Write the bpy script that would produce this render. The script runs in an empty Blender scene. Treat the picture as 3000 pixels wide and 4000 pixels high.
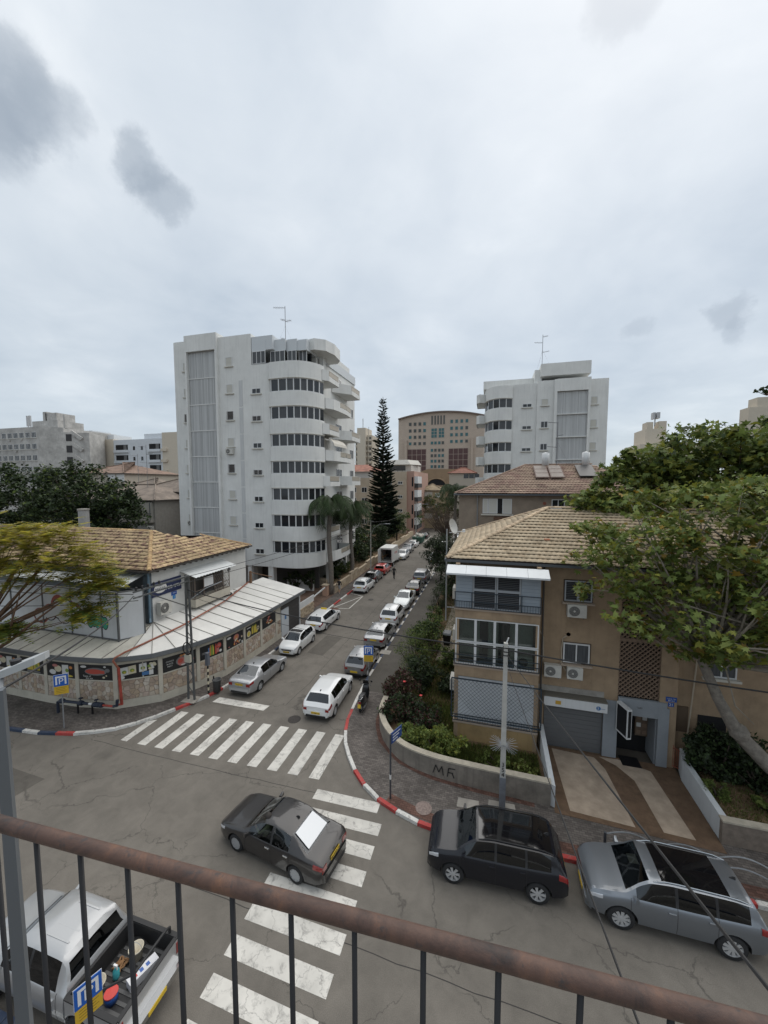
import bpy, bmesh, math, random
from math import sin, cos, pi, radians, sqrt, atan2, hypot
from mathutils import Vector, Matrix
random.seed(7)
SC = bpy.context.scene
COL = SC.collection
# ------------------------------------------------------------------ camera
CAM_H, PITCH, YAW, FPX = 13.2, radians(4.2), radians(15.6), 1480.0
cam = bpy.data.cameras.new('camera'); camo = bpy.data.objects.new('camera', cam); COL.objects.link(camo)
cam.sensor_fit = 'HORIZONTAL'; cam.sensor_width = 36.0; cam.lens = 36.0*FPX/3000.0
cam.clip_start = 0.05; cam.clip_end = 6000
camo.location = (0, 0, CAM_H); camo.rotation_euler = (pi/2-PITCH, 0, YAW)
SC.camera = camo
# ------------------------------------------------------------------ sky, sun, exposure
SUN_AZ, SUN_EL = radians(20), radians(58)      # azimuth from +Y towards +X
W = bpy.data.worlds.new('World'); SC.world = W; W.use_nodes = True
nt = W.node_tree; nt.nodes.clear()
def N(t, kind, **kw):
    n = t.nodes.new(kind)
    for k, v in kw.items():
        if k in ('operation','blend_type','data_type','noise_dimensions','feature','distance','wave_type','bands_direction','sky_type','interpolation','vector_type','interpolation_type','mode'): setattr(n, k, v)
        else: n.inputs[k].default_value = v
    return n
def Lk(t, a, b): t.links.new(a, b)
def ramp(t, fac, stops, interp='LINEAR'):
    r = t.nodes.new('ShaderNodeValToRGB'); e = r.color_ramp; e.interpolation = interp
    while len(e.elements) < len(stops): e.elements.new(0.5)
    for el, (p, c) in zip(e.elements, stops):
        el.position = p; el.color = (c[0], c[1], c[2], 1) if not isinstance(c, (int, float)) else (c, c, c, 1)
    Lk(t, fac, r.inputs['Fac']); return r
def mixc(t, fac, a, b, mode='MIX'):
    m = t.nodes.new('ShaderNodeMix'); m.data_type = 'RGBA'; m.blend_type = mode
    for s, v in (('Factor', fac), ('A', a), ('B', b)):
        i = [q for q in m.inputs if q.name == s and (q.type == ('VALUE' if s == 'Factor' else 'RGBA'))][0]
        if hasattr(v, 'links'): Lk(t, v, i)
        elif isinstance(v, (int, float)): i.default_value = v if s == 'Factor' else (v, v, v, 1)
        else: i.default_value = (v[0], v[1], v[2], 1)
    return [q for q in m.outputs if q.type == 'RGBA'][0]
def mth(t, op, a, b=None, clamp=False):
    m = t.nodes.new('ShaderNodeMath'); m.operation = op; m.use_clamp = clamp
    for i, v in ((0, a), (1, b)):
        if v is None: continue
        if hasattr(v, 'links'): Lk(t, v, m.inputs[i])
        else: m.inputs[i].default_value = v
    return m.outputs[0]
def px_dir(x, y):                       # photo pixel -> world direction
    u, v = x-1500.0, y-2000.0
    f, d = FPX*cos(PITCH)-v*sin(PITCH), -(v*cos(PITCH)+FPX*sin(PITCH))
    return Vector((u*cos(YAW)-f*sin(YAW), u*sin(YAW)+f*cos(YAW), d))
def PG(x, y, z=0.0):                    # pixel -> point on level z
    r = px_dir(x, y); t = (z-CAM_H)/r.z; return Vector((r.x*t, r.y*t, z))
def PA(x, y, a):                        # pixel -> point on plane Y = a
    r = px_dir(x, y); t = a/r.y; return Vector((r.x*t, a, CAM_H+r.z*t))
def PB(x, y, b):                        # pixel -> point on plane X = b
    r = px_dir(x, y); t = b/r.x; return Vector((b, r.y*t, CAM_H+r.z*t))
def scr(p):                             # world point -> photo pixel
    x, y, z = p[0], p[1], p[2]-CAM_H
    u = x*cos(YAW)+y*sin(YAW); w = -x*sin(YAW)+y*cos(YAW)
    fz = w*cos(PITCH)-z*sin(PITCH); uy = w*sin(PITCH)+z*cos(PITCH)
    return (1500+FPX*u/fz, 2000-FPX*uy/fz)
sky = N(nt, 'ShaderNodeTexSky', sky_type='NISHITA'); sky.sun_disc = False
sky.sun_elevation = SUN_EL; sky.sun_rotation = SUN_AZ; sky.dust_density = 2.0; sky.air_density = 1.0
tc = nt.nodes.new('ShaderNodeTexCoord'); sep = nt.nodes.new('ShaderNodeSeparateXYZ'); Lk(nt, tc.outputs['Generated'], sep.inputs[0])
# flatten direction on to a cloud layer: p = d.xy / (d.z + 0.18)
den = mth(nt, 'ADD', mth(nt, 'MAXIMUM', sep.outputs[2], 0.0), 0.20)
cmb = nt.nodes.new('ShaderNodeCombineXYZ')
Lk(nt, mth(nt, 'DIVIDE', sep.outputs[0], den), cmb.inputs[0]); Lk(nt, mth(nt, 'DIVIDE', sep.outputs[1], den), cmb.inputs[1])
n1 = N(nt, 'ShaderNodeTexNoise', Scale=1.15, Detail=7.0, Roughness=0.52, Distortion=0.35); Lk(nt, cmb.outputs[0], n1.inputs['Vector'])
n2 = N(nt, 'ShaderNodeTexNoise', Scale=3.1, Detail=6.0, Roughness=0.55, Distortion=0.5); Lk(nt, cmb.outputs[0], n2.inputs['Vector'])
mixn = mth(nt, 'ADD', mth(nt, 'MULTIPLY', n1.outputs[0], 0.72), mth(nt, 'MULTIPLY', n2.outputs[0], 0.28))
cloud = ramp(nt, mixn, [(0.30, (.30, .34, .385)), (0.43, (.365, .40, .437)), (0.56, (.42, .45, .48)), (0.70, (.51, .53, .548))])
elev = ramp(nt, sep.outputs[2], [(0.0, (.93, .97, 1.0)), (0.22, (.93, .96, .98)), (0.62, (1.15, 1.15, 1.14)), (1.0, (1.22, 1.22, 1.21))])
cl = mixc(nt, 1.0, cloud.outputs[0], elev.outputs[0], 'MULTIPLY')
# thicker dark cloud clumps that hang in view
nd = N(nt, 'ShaderNodeTexNoise', Scale=9.0, Detail=7.0, Roughness=0.6); Lk(nt, tc.outputs['Generated'], nd.inputs['Vector'])
off = nt.nodes.new('ShaderNodeVectorMath'); off.operation = 'MULTIPLY_ADD'
Lk(nt, nd.outputs['Color'], off.inputs[0]); off.inputs[1].default_value = (.13, .13, .13); Lk(nt, tc.outputs['Generated'], off.inputs[2])
off2 = nt.nodes.new('ShaderNodeVectorMath'); off2.operation = 'SUBTRACT'; Lk(nt, off.outputs[0], off2.inputs[0]); off2.inputs[1].default_value = (.065, .065, .065)
nrm = nt.nodes.new('ShaderNodeVectorMath'); nrm.operation = 'NORMALIZE'; Lk(nt, off2.outputs[0], nrm.inputs[0])
for (x, y, rad, amt) in ((0, 340, .065, .62), (-90, 460, .07, .5), (180, 440, .045, .42), (560, 640, .04, .58), (630, 750, .04, .55), (2830, 1230, .032, .5), (2850, 1310, .022, .35), (2470, 1300, .026, .28), (2440, -60, .05, .3)):
    d = px_dir(x, y).normalized()
    dp = nt.nodes.new('ShaderNodeVectorMath'); dp.operation = 'DOT_PRODUCT'; Lk(nt, nrm.outputs[0], dp.inputs[0]); dp.inputs[1].default_value = d
    mr = nt.nodes.new('ShaderNodeMapRange'); mr.interpolation_type = 'SMOOTHERSTEP'
    Lk(nt, dp.outputs['Value'], mr.inputs['Value']); mr.inputs['From Min'].default_value = cos(rad*1.35); mr.inputs['From Max'].default_value = cos(rad*0.2)
    mr.inputs['To Min'].default_value = 0; mr.inputs['To Max'].default_value = amt
    cl = mixc(nt, mr.outputs[0], cl, (.20, .235, .275))
fin = mixc(nt, 0.93, sky.outputs[0], cl)
bgA = N(nt, 'ShaderNodeBackground', Strength=0.10); Lk(nt, sky.outputs[0], bgA.inputs[0])
bgB = N(nt, 'ShaderNodeBackground', Strength=1.0); Lk(nt, cl, bgB.inputs[0])
mxs = nt.nodes.new('ShaderNodeMixShader'); mxs.inputs[0].default_value = 0.9
Lk(nt, bgA.outputs[0], mxs.inputs[1]); Lk(nt, bgB.outputs[0], mxs.inputs[2])
wo = nt.nodes.new('ShaderNodeOutputWorld'); Lk(nt, mxs.outputs[0], wo.inputs[0])
sl = bpy.data.lights.new('sun', 'SUN'); sl.energy = 1.5; sl.angle = radians(95); sl.color = (1.0, .94, .86)
so = bpy.data.objects.new('sun', sl); COL.objects.link(so)
sd = Vector((sin(SUN_AZ)*cos(SUN_EL), cos(SUN_AZ)*cos(SUN_EL), sin(SUN_EL)))
so.rotation_euler = sd.to_track_quat('Z', 'Y').to_euler(); so.location = (0, 0, 80)
SC.view_settings.view_transform = 'Standard'; SC.view_settings.look = 'None'
SC.view_settings.exposure = 0.72; SC.view_settings.gamma = 1.0; SC.view_settings.use_curve_mapping = False
SC.cycles.max_bounces = 6; SC.cycles.diffuse_bounces = 3; SC.cycles.glossy_bounces = 3; SC.cycles.transmission_bounces = 4
SC.cycles.transparent_max_bounces = 12
SC.cycles.use_denoising = True
# ------------------------------------------------------------------ materials
MT = {}
def mat(name, col, rough=.7, metal=0.0, var=0.0, vs=2.0, bump=0.0, bs=40.0, rnd=0.0, col2=None, spec=.5, coat=0.0, dirt=0.0, emit=0.0, stretch=None, streak=0.0):
    """plain procedural surface: base colour with noise variation, optional second colour blotches, rain streaks, per-object variation, fine relief"""
    if name in MT: return MT[name]
    m = bpy.data.materials.new(name); m.use_nodes = True; t = m.node_tree
    b = t.nodes['Principled BSDF']; b.inputs['Roughness'].default_value = rough; b.inputs['Metallic'].default_value = metal
    b.inputs['Specular IOR Level'].default_value = spec
    if coat: b.inputs['Coat Weight'].default_value = coat; b.inputs['Coat Roughness'].default_value = .04
    c = None
    if var or bump or col2 or streak or dirt:
        g = t.nodes.new('ShaderNodeNewGeometry'); pos = g.outputs['Position']
        if stretch:
            mp = t.nodes.new('ShaderNodeMapping'); mp.inputs['Scale'].default_value = stretch; Lk(t, pos, mp.inputs[0]); pos = mp.outputs[0]
    if var or col2:
        n = N(t, 'ShaderNodeTexNoise', Scale=vs, Detail=6.0, Roughness=.62); Lk(t, pos, n.inputs['Vector'])
        r = ramp(t, n.outputs[0], [(.32, tuple(q*(1-var) for q in col)), (.68, tuple(min(1, q*(1+var)) for q in col))] if not col2 else [(.40, col), (.62, col2)])
        c = r.outputs[0]
    if dirt:
        n = N(t, 'ShaderNodeTexNoise', Scale=.9, Detail=8.0, Roughness=.7); Lk(t, pos, n.inputs['Vector'])
        r = ramp(t, n.outputs[0], [(.45, 0.0), (.75, dirt)])
        c = mixc(t, r.outputs[0], c if c else col, tuple(q*.45 for q in col))
    if streak:
        mp = t.nodes.new('ShaderNodeMapping'); mp.inputs['Scale'].default_value = (5, 5, .35); Lk(t, pos, mp.inputs[0])
        n = N(t, 'ShaderNodeTexNoise', Scale=1.0, Detail=7.0, Roughness=.65); Lk(t, mp.outputs[0], n.inputs['Vector'])
        r = ramp(t, n.outputs[0], [(.50, 0.0), (.78, streak)])
        c = mixc(t, r.outputs[0], c if c else col, tuple(q*.5 for q in col))
    if rnd:
        oi = t.nodes.new('ShaderNodeObjectInfo'); r = ramp(t, oi.outputs['Random'], [(0, 1-rnd), (1, 1+rnd*.6)])
        c = mixc(t, 1.0, c if c else col, r.outputs[0], 'MULTIPLY')
    if c: Lk(t, c, b.inputs['Base Color'])
    else: b.inputs['Base Color'].default_value = (*col, 1)
    if emit: b.inputs['Emission Color'].default_value = (*col, 1); b.inputs['Emission Strength'].default_value = emit
    if bump:
        n = N(t, 'ShaderNodeTexNoise', Scale=bs, Detail=4.0, Roughness=.6); Lk(t, g.outputs['Position'], n.inputs['Vector'])
        bp = t.nodes.new('ShaderNodeBump'); bp.inputs['Strength'].default_value = bump; bp.inputs['Distance'].default_value = .02
        Lk(t, n.outputs[0], bp.inputs['Height']); Lk(t, bp.outputs[0], b.inputs['Normal'])
    MT[name] = m; return m
def glassmat(name, tint=.25, refl=(.9, .95, 1)):
    if name in MT: return MT[name]
    m = bpy.data.materials.new(name); m.use_nodes = True; t = m.node_tree; t.nodes.clear()
    gl = N(t, 'ShaderNodeBsdfGlossy', Roughness=.03); gl.inputs[0].default_value = (*refl, 1)
    tr = t.nodes.new('ShaderNodeBsdfTransparent'); tr.inputs[0].default_value = (tint*.92, tint, tint*.97, 1)
    fr = N(t, 'ShaderNodeFresnel', IOR=1.55); mx = t.nodes.new('ShaderNodeMixShader'); o = t.nodes.new('ShaderNodeOutputMaterial')
    f2 = mth(t, 'ADD', mth(t, 'MULTIPLY', fr.outputs[0], 1.0), .03, True)
    Lk(t, f2, mx.inputs[0]); Lk(t, tr.outputs[0], mx.inputs[1]); Lk(t, gl.outputs[0], mx.inputs[2]); Lk(t, mx.outputs[0], o.inputs[0])
    MT[name] = m; return m
# ------------------------------------------------------------------ mesh helpers
class MB:
    def __init__(s): s.v, s.f, s.m = [], [], []
    def add(s, vs, fs, mi=0):
        o = len(s.v); s.v.extend(tuple(p) for p in vs); s.f.extend(tuple(i+o for i in f) for f in fs); s.m.extend([mi]*len(fs)); return s
    def box(s, x0, x1, y0, y1, z0, z1, mi=0):
        return s.add([(x0,y0,z0),(x1,y0,z0),(x1,y1,z0),(x0,y1,z0),(x0,y0,z1),(x1,y0,z1),(x1,y1,z1),(x0,y1,z1)],
                     [(0,3,2,1),(4,5,6,7),(0,1,5,4),(1,2,6,5),(2,3,7,6),(3,0,4,7)], mi)
    def hexa(s, c, mi=0):               # 8 corners: bottom 4 ccw, top 4 ccw
        return s.add(c, [(0,3,2,1),(4,5,6,7),(0,1,5,4),(1,2,6,5),(2,3,7,6),(3,0,4,7)], mi)
    def bar(s, p, q, w, h=None, mi=0, up=(0,0,1)):   # rectangular bar from p to q
        p, q = Vector(p), Vector(q); h = h or w; d = (q-p)
        if d.length < 1e-6: return s
        d.normalize(); u = Vector(up)
        if abs(d.dot(u)) > .98: u = Vector((0, 1, 0))
        x = d.cross(u).normalized()*(w/2); y = x.cross(d).normalized()*(h/2)
        return s.hexa([p-x-y, p+x-y, p+x+y, p-x+y, q-x-y, q+x-y, q+x+y, q-x+y], mi)
    def tube(s, pts, r, n=6, mi=0, cap=True):
        pts = [Vector(p) for p in pts]; rr = r if isinstance(r, (list, tuple)) else [r]*len(pts); o = len(s.v); prev = None
        for i, p in enumerate(pts):
            d = (pts[min(i+1, len(pts)-1)]-pts[max(i-1, 0)])
            d = d.normalized() if d.length > 1e-9 else Vector((0, 0, 1))
            if prev is None:
                u = Vector((0, 0, 1)) if abs(d.z) < .9 else Vector((1, 0, 0))
                x = d.cross(u).normalized()
            else:
                x = (prev-d*prev.dot(d)); x = x.normalized() if x.length > 1e-6 else d.orthogonal().normalized()
            prev = x; y = d.cross(x)
            for k in range(n): a = 2*pi*k/n; s.v.append(tuple(p+(x*cos(a)+y*sin(a))*rr[i]))
        for i in range(len(pts)-1):
            for k in range(n):
                a, b = o+i*n+k, o+i*n+(k+1) % n; s.f.append((a, b, b+n, a+n)); s.m.append(mi)
        if cap:
            s.f.append(tuple(o+k for k in reversed(range(n)))); s.m.append(mi)
            e = o+(len(pts)-1)*n; s.f.append(tuple(e+k for k in range(n))); s.m.append(mi)
        return s
    def prism(s, poly, z0, z1, mi=0):   # plan polygon ccw
        n = len(poly); zz0 = z0 if isinstance(z0, (list, tuple)) else [z0]*n; zz1 = z1 if isinstance(z1, (list, tuple)) else [z1]*n
        vs = [(p[0], p[1], zz0[i]) for i, p in enumerate(poly)]+[(p[0], p[1], zz1[i]) for i, p in enumerate(poly)]
        return s.add(vs, [tuple(reversed(range(n))), tuple(range(n, 2*n))]+[(i, (i+1) % n, n+(i+1) % n, n+i) for i in range(n)], mi)
    def lathe(s, prof, c=(0,0,0), n=12, axis='z', mi=0, cap=True):   # prof: (r, h) list
        o = len(s.v)
        for r, h in prof:
            for k in range(n):
                a = 2*pi*k/n; x, y = r*cos(a), r*sin(a)
                q = (x, y, h) if axis == 'z' else ((x, h, y) if axis == 'y' else (h, x, y))
                s.v.append((c[0]+q[0], c[1]+q[1], c[2]+q[2]))
        for i in range(len(prof)-1):
            for k in range(n):
                a, b = o+i*n+k, o+i*n+(k+1) % n; s.f.append((a, b, b+n, a+n)); s.m.append(mi)
        if cap and prof[0][0] > 1e-4: s.f.append(tuple(o+k for k in reversed(range(n)))); s.m.append(mi)
        e = o+(len(prof)-1)*n
        if cap and prof[-1][0] > 1e-4: s.f.append(tuple(e+k for k in range(n))); s.m.append(mi)
        return s
    def xf(s, M, start=0):
        for i in range(start, len(s.v)): s.v[i] = tuple(M @ Vector(s.v[i]))
        return s
    def mesh(s, name, mats, smooth=False):
        me = bpy.data.meshes.new(name); me.from_pydata(s.v, [], s.f)
        for m in (mats if isinstance(mats, (list, tuple)) else [mats]): me.materials.append(m)
        if len(me.materials) > 1: me.polygons.foreach_set('material_index', s.m)
        if smooth: me.polygons.foreach_set('use_smooth', [True]*len(me.polygons))
        me.update(); return me
def obj(name, data, parent=None, loc=None, rot=None):
    o = bpy.data.objects.new(name, data); COL.objects.link(o)
    if parent is not None: o.parent = parent
    if loc is not None: o.location = loc
    if rot is not None: o.rotation_euler = rot
    return o
def part(name, mb, m, parent, world=True, smooth=False, label=None):
    """a part of a thing. world=True: coordinates are world ones (the thing's Empty is unrotated)"""
    o = obj(name, mb.mesh(name, m, smooth) if isinstance(mb, MB) else mb, parent)
    if world and parent is not None and parent.parent is None and parent.type == 'EMPTY': o.location = -parent.location
    if label: o['label'] = label
    return o
def tag(o, label, cat, group=None):
    o['label'] = label; o['category'] = cat
    if group: o['group'] = group
    return o
def thing(name, label, cat, loc=(0,0,0), rz=0.0, group=None):
    o = obj(name, None, None, loc, (0, 0, rz)); return tag(o, label, cat, group)
def single(name, mb, m, label, cat, group=None, smooth=False):
    return tag(obj(name, mb.mesh(name, m, smooth)), label, cat, group)
def struct(name, mb, m, smooth=False, parent=None, kind='structure'):
    o = obj(name, mb.mesh(name, m, smooth), parent)
    if parent is None: o['kind'] = kind
    return o
def copy_tree(o, parent=None):
    c = o.copy(); COL.objects.link(c); c.parent = parent
    for ch in list(o.children): copy_tree(ch, c)
    return c
def auto_smooth(o, ang=35):
    me = o.data; me.polygons.foreach_set('use_smooth', [True]*len(me.polygons)); me.set_sharp_from_angle(angle=radians(ang)); return o
def text_mesh(s, size, depth=.004, rtl=False, spacing=1.0):
    cu = bpy.data.curves.new('lettering', 'FONT'); cu.body = s[::-1] if rtl else s; cu.size = size; cu.extrude = depth
    cu.align_x = 'CENTER'; cu.align_y = 'CENTER'; cu.space_character = spacing; cu.resolution_u = 3
    o = bpy.data.objects.new('lettering', cu); COL.objects.link(o)
    dg = bpy.context.evaluated_depsgraph_get(); me = bpy.data.meshes.new_from_object(o.evaluated_get(dg))
    bpy.data.objects.remove(o); bpy.data.curves.remove(cu); return me
def lettering(s, size, m, parent, origin, xdir, ydir, rtl=False, depth=.004, spacing=1.0, name='lettering'):
    """flat lettering as thin geometry: origin = centre (world), xdir/ydir = reading and up directions"""
    me = text_mesh(s, size, depth, rtl, spacing); me.materials.clear(); me.materials.append(m)
    x = Vector(xdir).normalized(); y = Vector(ydir).normalized(); z = x.cross(y)
    M = Matrix((x, y, z)).transposed().to_4x4(); M.translation = Vector(origin)
    me.transform(M); return part(name, me, m, parent)
# ------------------------------------------------------------------ ground, road, pavements
def asphalt(name, c0, c1, crack=.5, tint=(1, .91, .79)):
    m = bpy.data.materials.new(name); m.use_nodes = True; t = m.node_tree; b = t.nodes['Principled BSDF']; b.inputs['Roughness'].default_value = .88
    b.inputs['Specular IOR Level'].default_value = .3
    g = t.nodes.new('ShaderNodeNewGeometry'); p = g.outputs['Position']
    n = N(t, 'ShaderNodeTexNoise', Scale=.22, Detail=8.0, Roughness=.6); Lk(t, p, n.inputs['Vector'])
    base = ramp(t, n.outputs[0], [(.34, tuple(c0*q for q in tint)), (.66, tuple(c1*q for q in tint))]).outputs[0]
    n2 = N(t, 'ShaderNodeTexNoise', Scale=55.0, Detail=3.0, Roughness=.7); Lk(t, p, n2.inputs['Vector'])
    base = mixc(t, 1.0, base, ramp(t, n2.outputs[0], [(.3, .74), (.7, 1.24)]).outputs[0], 'MULTIPLY')
    n3 = N(t, 'ShaderNodeTexNoise', Scale=1.6, Detail=5.0, Roughness=.65, Distortion=.6); Lk(t, p, n3.inputs['Vector'])
    base = mixc(t, 1.0, base, ramp(t, n3.outputs[0], [(.30, .86), (.52, 1.0), (.72, 1.1)]).outputs[0], 'MULTIPLY')
    # wandering cracks
    dn = N(t, 'ShaderNodeTexNoise', Scale=1.1, Detail=5.0, Roughness=.6); Lk(t, p, dn.inputs['Vector'])
    ad = t.nodes.new('ShaderNodeVectorMath'); ad.operation = 'MULTIPLY_ADD'; Lk(t, dn.outputs['Color'], ad.inputs[0]); ad.inputs[1].default_value = (1.3, 1.3, 0); Lk(t, p, ad.inputs[2])
    for sc, wd, lo in ((.30, .0075, .42), (1.1, .012, .57)):
        v = N(t, 'ShaderNodeTexVoronoi', feature='DISTANCE_TO_EDGE', Scale=sc); Lk(t, ad.outputs[0], v.inputs['Vector'])
        ln = ramp(t, v.outputs['Distance'], [(0, 1.0), (wd, 0.0)]).outputs[0]
        mk = N(t, 'ShaderNodeTexNoise', Scale=.35 if sc < .5 else .22, Detail=2.0); Lk(t, p, mk.inputs['Vector'])
        f = mth(t, 'MULTIPLY', ln, ramp(t, mk.outputs[0], [(lo, 0.0), (lo+.08, crack)]).outputs[0])
        base = mixc(t, f, base, (.022, .02, .019))
    vo = N(t, 'ShaderNodeTexVoronoi', Scale=.42); Lk(t, ad.outputs[0], vo.inputs['Vector']); base = mixc(t, ramp(t, vo.outputs['Distance'], [(.04, .34), (.22, 0.0)]).outputs[0], base, (.05,.046,.042))
    Lk(t, base, b.inputs['Base Color'])
    bp = t.nodes.new('ShaderNodeBump'); bp.inputs['Strength'].default_value = .35; bp.inputs['Distance'].default_value = .01
    Lk(t, n2.outputs[0], bp.inputs['Height']); Lk(t, bp.outputs[0], b.inputs['Normal'])
    MT[name] = m; return m
def pavers(name, c, sx=.2, sy=.1, mortar=.45, var=.25):
    m = bpy.data.materials.new(name); m.use_nodes = True; t = m.node_tree; b = t.nodes['Principled BSDF']; b.inputs['Roughness'].default_value = .9
    b.inputs['Specular IOR Level'].default_value = .25
    g = t.nodes.new('ShaderNodeNewGeometry'); p = g.outputs['Position']
    br = t.nodes.new('ShaderNodeTexBrick'); Lk(t, p, br.inputs['Vector'])
    br.inputs['Scale'].default_value = 1.0; br.inputs['Brick Width'].default_value = sx; br.inputs['Row Height'].default_value = sy; br.inputs['Mortar Size'].default_value = .006
    br.inputs['Color1'].default_value = (*[q*(1-var) for q in c], 1); br.inputs['Color2'].default_value = (*[q*(1+var) for q in c], 1); br.inputs['Mortar'].default_value = (*[q*mortar for q in c], 1)
    n = N(t, 'ShaderNodeTexNoise', Scale=.7, Detail=7.0, Roughness=.65); Lk(t, p, n.inputs['Vector'])
    col = mixc(t, 1.0, br.outputs[0], ramp(t, n.outputs[0], [(.3, .62), (.7, 1.2)]).outputs[0], 'MULTIPLY')
    Lk(t, col, b.inputs['Base Color'])
    bp = t.nodes.new('ShaderNodeBump'); bp.inputs['Strength'].default_value = .4; bp.inputs['Distance'].default_value = .008; Lk(t, br.outputs[1], bp.inputs['Height']); bp.invert = True
    Lk(t, bp.outputs[0], b.inputs['Normal']); MT[name] = m; return m
def worn_paint(name, col, under=(.10, .095, .09), amount=.5, sc=3.5):
    m = bpy.data.materials.new(name); m.use_nodes = True; t = m.node_tree; b = t.nodes['Principled BSDF']; b.inputs['Roughness'].default_value = .75
    g = t.nodes.new('ShaderNodeNewGeometry'); p = g.outputs['Position']
    n = N(t, 'ShaderNodeTexNoise', Scale=sc, Detail=9.0, Roughness=.72, Distortion=.4); Lk(t, p, n.inputs['Vector'])
    f = ramp(t, n.outputs[0], [(.52, 0.0), (.66, amount)]).outputs[0]
    n2 = N(t, 'ShaderNodeTexNoise', Scale=1.4, Detail=6.0); Lk(t, p, n2.inputs['Vector'])
    c = mixc(t, 1.0, col, ramp(t, n2.outputs[0], [(.3, .78), (.7, 1.05)]).outputs[0], 'MULTIPLY')
    c = mixc(t, f, c, under)
    dn = N(t, 'ShaderNodeTexNoise', Scale=1.1, Detail=5.0, Roughness=.6); Lk(t, p, dn.inputs['Vector'])
    ad = t.nodes.new('ShaderNodeVectorMath'); ad.operation = 'MULTIPLY_ADD'; Lk(t, dn.outputs['Color'], ad.inputs[0]); ad.inputs[1].default_value = (.9, .9, 0); Lk(t, p, ad.inputs[2])
    v = N(t, 'ShaderNodeTexVoronoi', feature='DISTANCE_TO_EDGE', Scale=.9); Lk(t, ad.outputs[0], v.inputs['Vector'])
    c = mixc(t, ramp(t, v.outputs['Distance'], [(0, .55), (.011, 0.0)]).outputs[0], c, under)
    Lk(t, c, b.inputs['Base Color']); MT[name] = m; return m
A_ROAD = asphalt('asphalt', .125, .175); A_WALK = pavers('pavement_pavers', (.13, .115, .105)); A_RED = pavers('red_pavers', (.125, .07, .055))
SOIL = mat('soil', (.13, .085, .05), .95, var=.35, vs=1.5, bump=.6, bs=25, col2=(.20, .13, .075))
GROUND = mat('town_ground', (.12, .105, .085), .95, var=.3, vs=.2)
CONC = mat('concrete', (.30, .28, .25), .9, var=.2, vs=2.5, bump=.3, bs=30, dirt=.5)
PW = worn_paint('road_paint_white', (.60, .58, .535), amount=.55); PKW = worn_paint('kerb_white', (.62, .61, .58), (.2, .18, .16), .7, 6)
PKR = worn_paint('kerb_red', (.42, .05, .045), (.2, .16, .14), .5, 6); PKB = worn_paint('kerb_blue', (.028, .045, .085), (.12, .12, .12), .4, 6)
PKG = mat('kerb_stone', (.24, .22, .20), .9, var=.25, vs=4)
struct('ground', MB().add([(-1500,-300,-.06),(1500,-300,-.06),(1500,2600,-.06),(-1500,2600,-.06)], [(0,1,2,3)]), GROUND)
road = struct('road', MB().add([(p[0], p[1], 0) for p in [(-150,5.5),(150,5.5),(150,13.9),(-1,13.9),(-1,20),(-7.5,20),(-7.5,118),(-16.5,118),(-16.5,20),(-26,20),(-26,13.9),(-150,13.9)]], [tuple(range(12))]), A_ROAD)
KL = [(-60,13.2),(-24.7,13.27),(-22.7,13.47),(-20.5,14.0),(-19.1,14.82),(-18.25,15.72),(-17.7,16.6),(-17.2,17.6),(-16.6,18.7),(-16.2,20.2),(-16.1,22),(-16.05,114)]
KR = [(-7.8,114),(-7.8,23),(-7.66,20.9),(-7.45,18.7),(-7.02,17.3),(-6.15,15.9),(-5.35,14.97),(-4.2,14.17),(-2.9,13.67),(-1.83,13.45),(0,13.42),(2.6,13.6),(60,13.62)]
def resample(pl, step):
    out = [Vector(pl[0])]; acc = 0.0
    for a, b in zip(pl, pl[1:]):
        a, b = Vector(a), Vector(b); L = (b-a).length; d = step-acc
        while d <= L+1e-9: out.append(a+(b-a)*(d/L)); d += step
        acc = L-(d-step)
    return out
def offset(pl, d):                       # offset a polyline to its left by d
    pl = [Vector(p) for p in pl]; out = []
    for i, p in enumerate(pl):
        t = (pl[min(i+1, len(pl)-1)]-pl[max(i-1, 0)]).normalized(); out.append(p+Vector((-t.y, t.x))*d)
    return out
KZ = .14
def kerb_run(name, pl, side, colour):
    par = obj(name, None); par['kind'] = 'structure'
    pts = resample(pl, .98); pin = offset(pts, side*.17)
    for i in range(len(pts)-1):
        a, b, c, d = pts[i], pts[i+1], pin[i+1], pin[i]
        e = (b-a)*.006; mid = (a+b)/2
        if mid.y > 100 or abs(mid.x) > 34: continue
        q = [a+e, b-e, c-e, d+e]
        if side < 0: q = q[::-1]
        zt = [KZ+random.uniform(-.006, .006)]*4; ch = .02
        ctr = (a+b+c+d)/4
        # chamfered stone: straight sides, slightly smaller top
        mb = MB(); low = [(p.x, p.y, -.05) for p in q]; md = [(p.x, p.y, zt[0]-ch) for p in q]; top = [(p.x+(ctr.x-p.x)*.08, p.y+(ctr.y-p.y)*.06, zt[0]) for p in q]
        mb.add(low+md+top, [(0,1,5,4),(1,2,6,5),(2,3,7,6),(3,0,4,7),(4,5,9,8),(5,6,10,9),(6,7,11,10),(7,4,8,11),(8,9,10,11)])
        k = part('kerb_stone', mb, colour(scr((mid.x, mid.y, .1)), mid, i), par)
    return par
def colL(px, mid, i):
    x = px[0]
    if mid.y < 23:
        for lim, c in ((92, PKB), (160, PKW), (238, PKB), (322, PKR), (680, PKW), (772, PKR), (800, PKW), (862, PKR), (935, PKW)):
            if x < lim: return c
    if 36.5 < mid.y < 43: return PKR if (i//2) % 2 else PKW
    return (PKB if (i//2) % 2 else PKW) if mid.y < 75 else PKG
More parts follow.
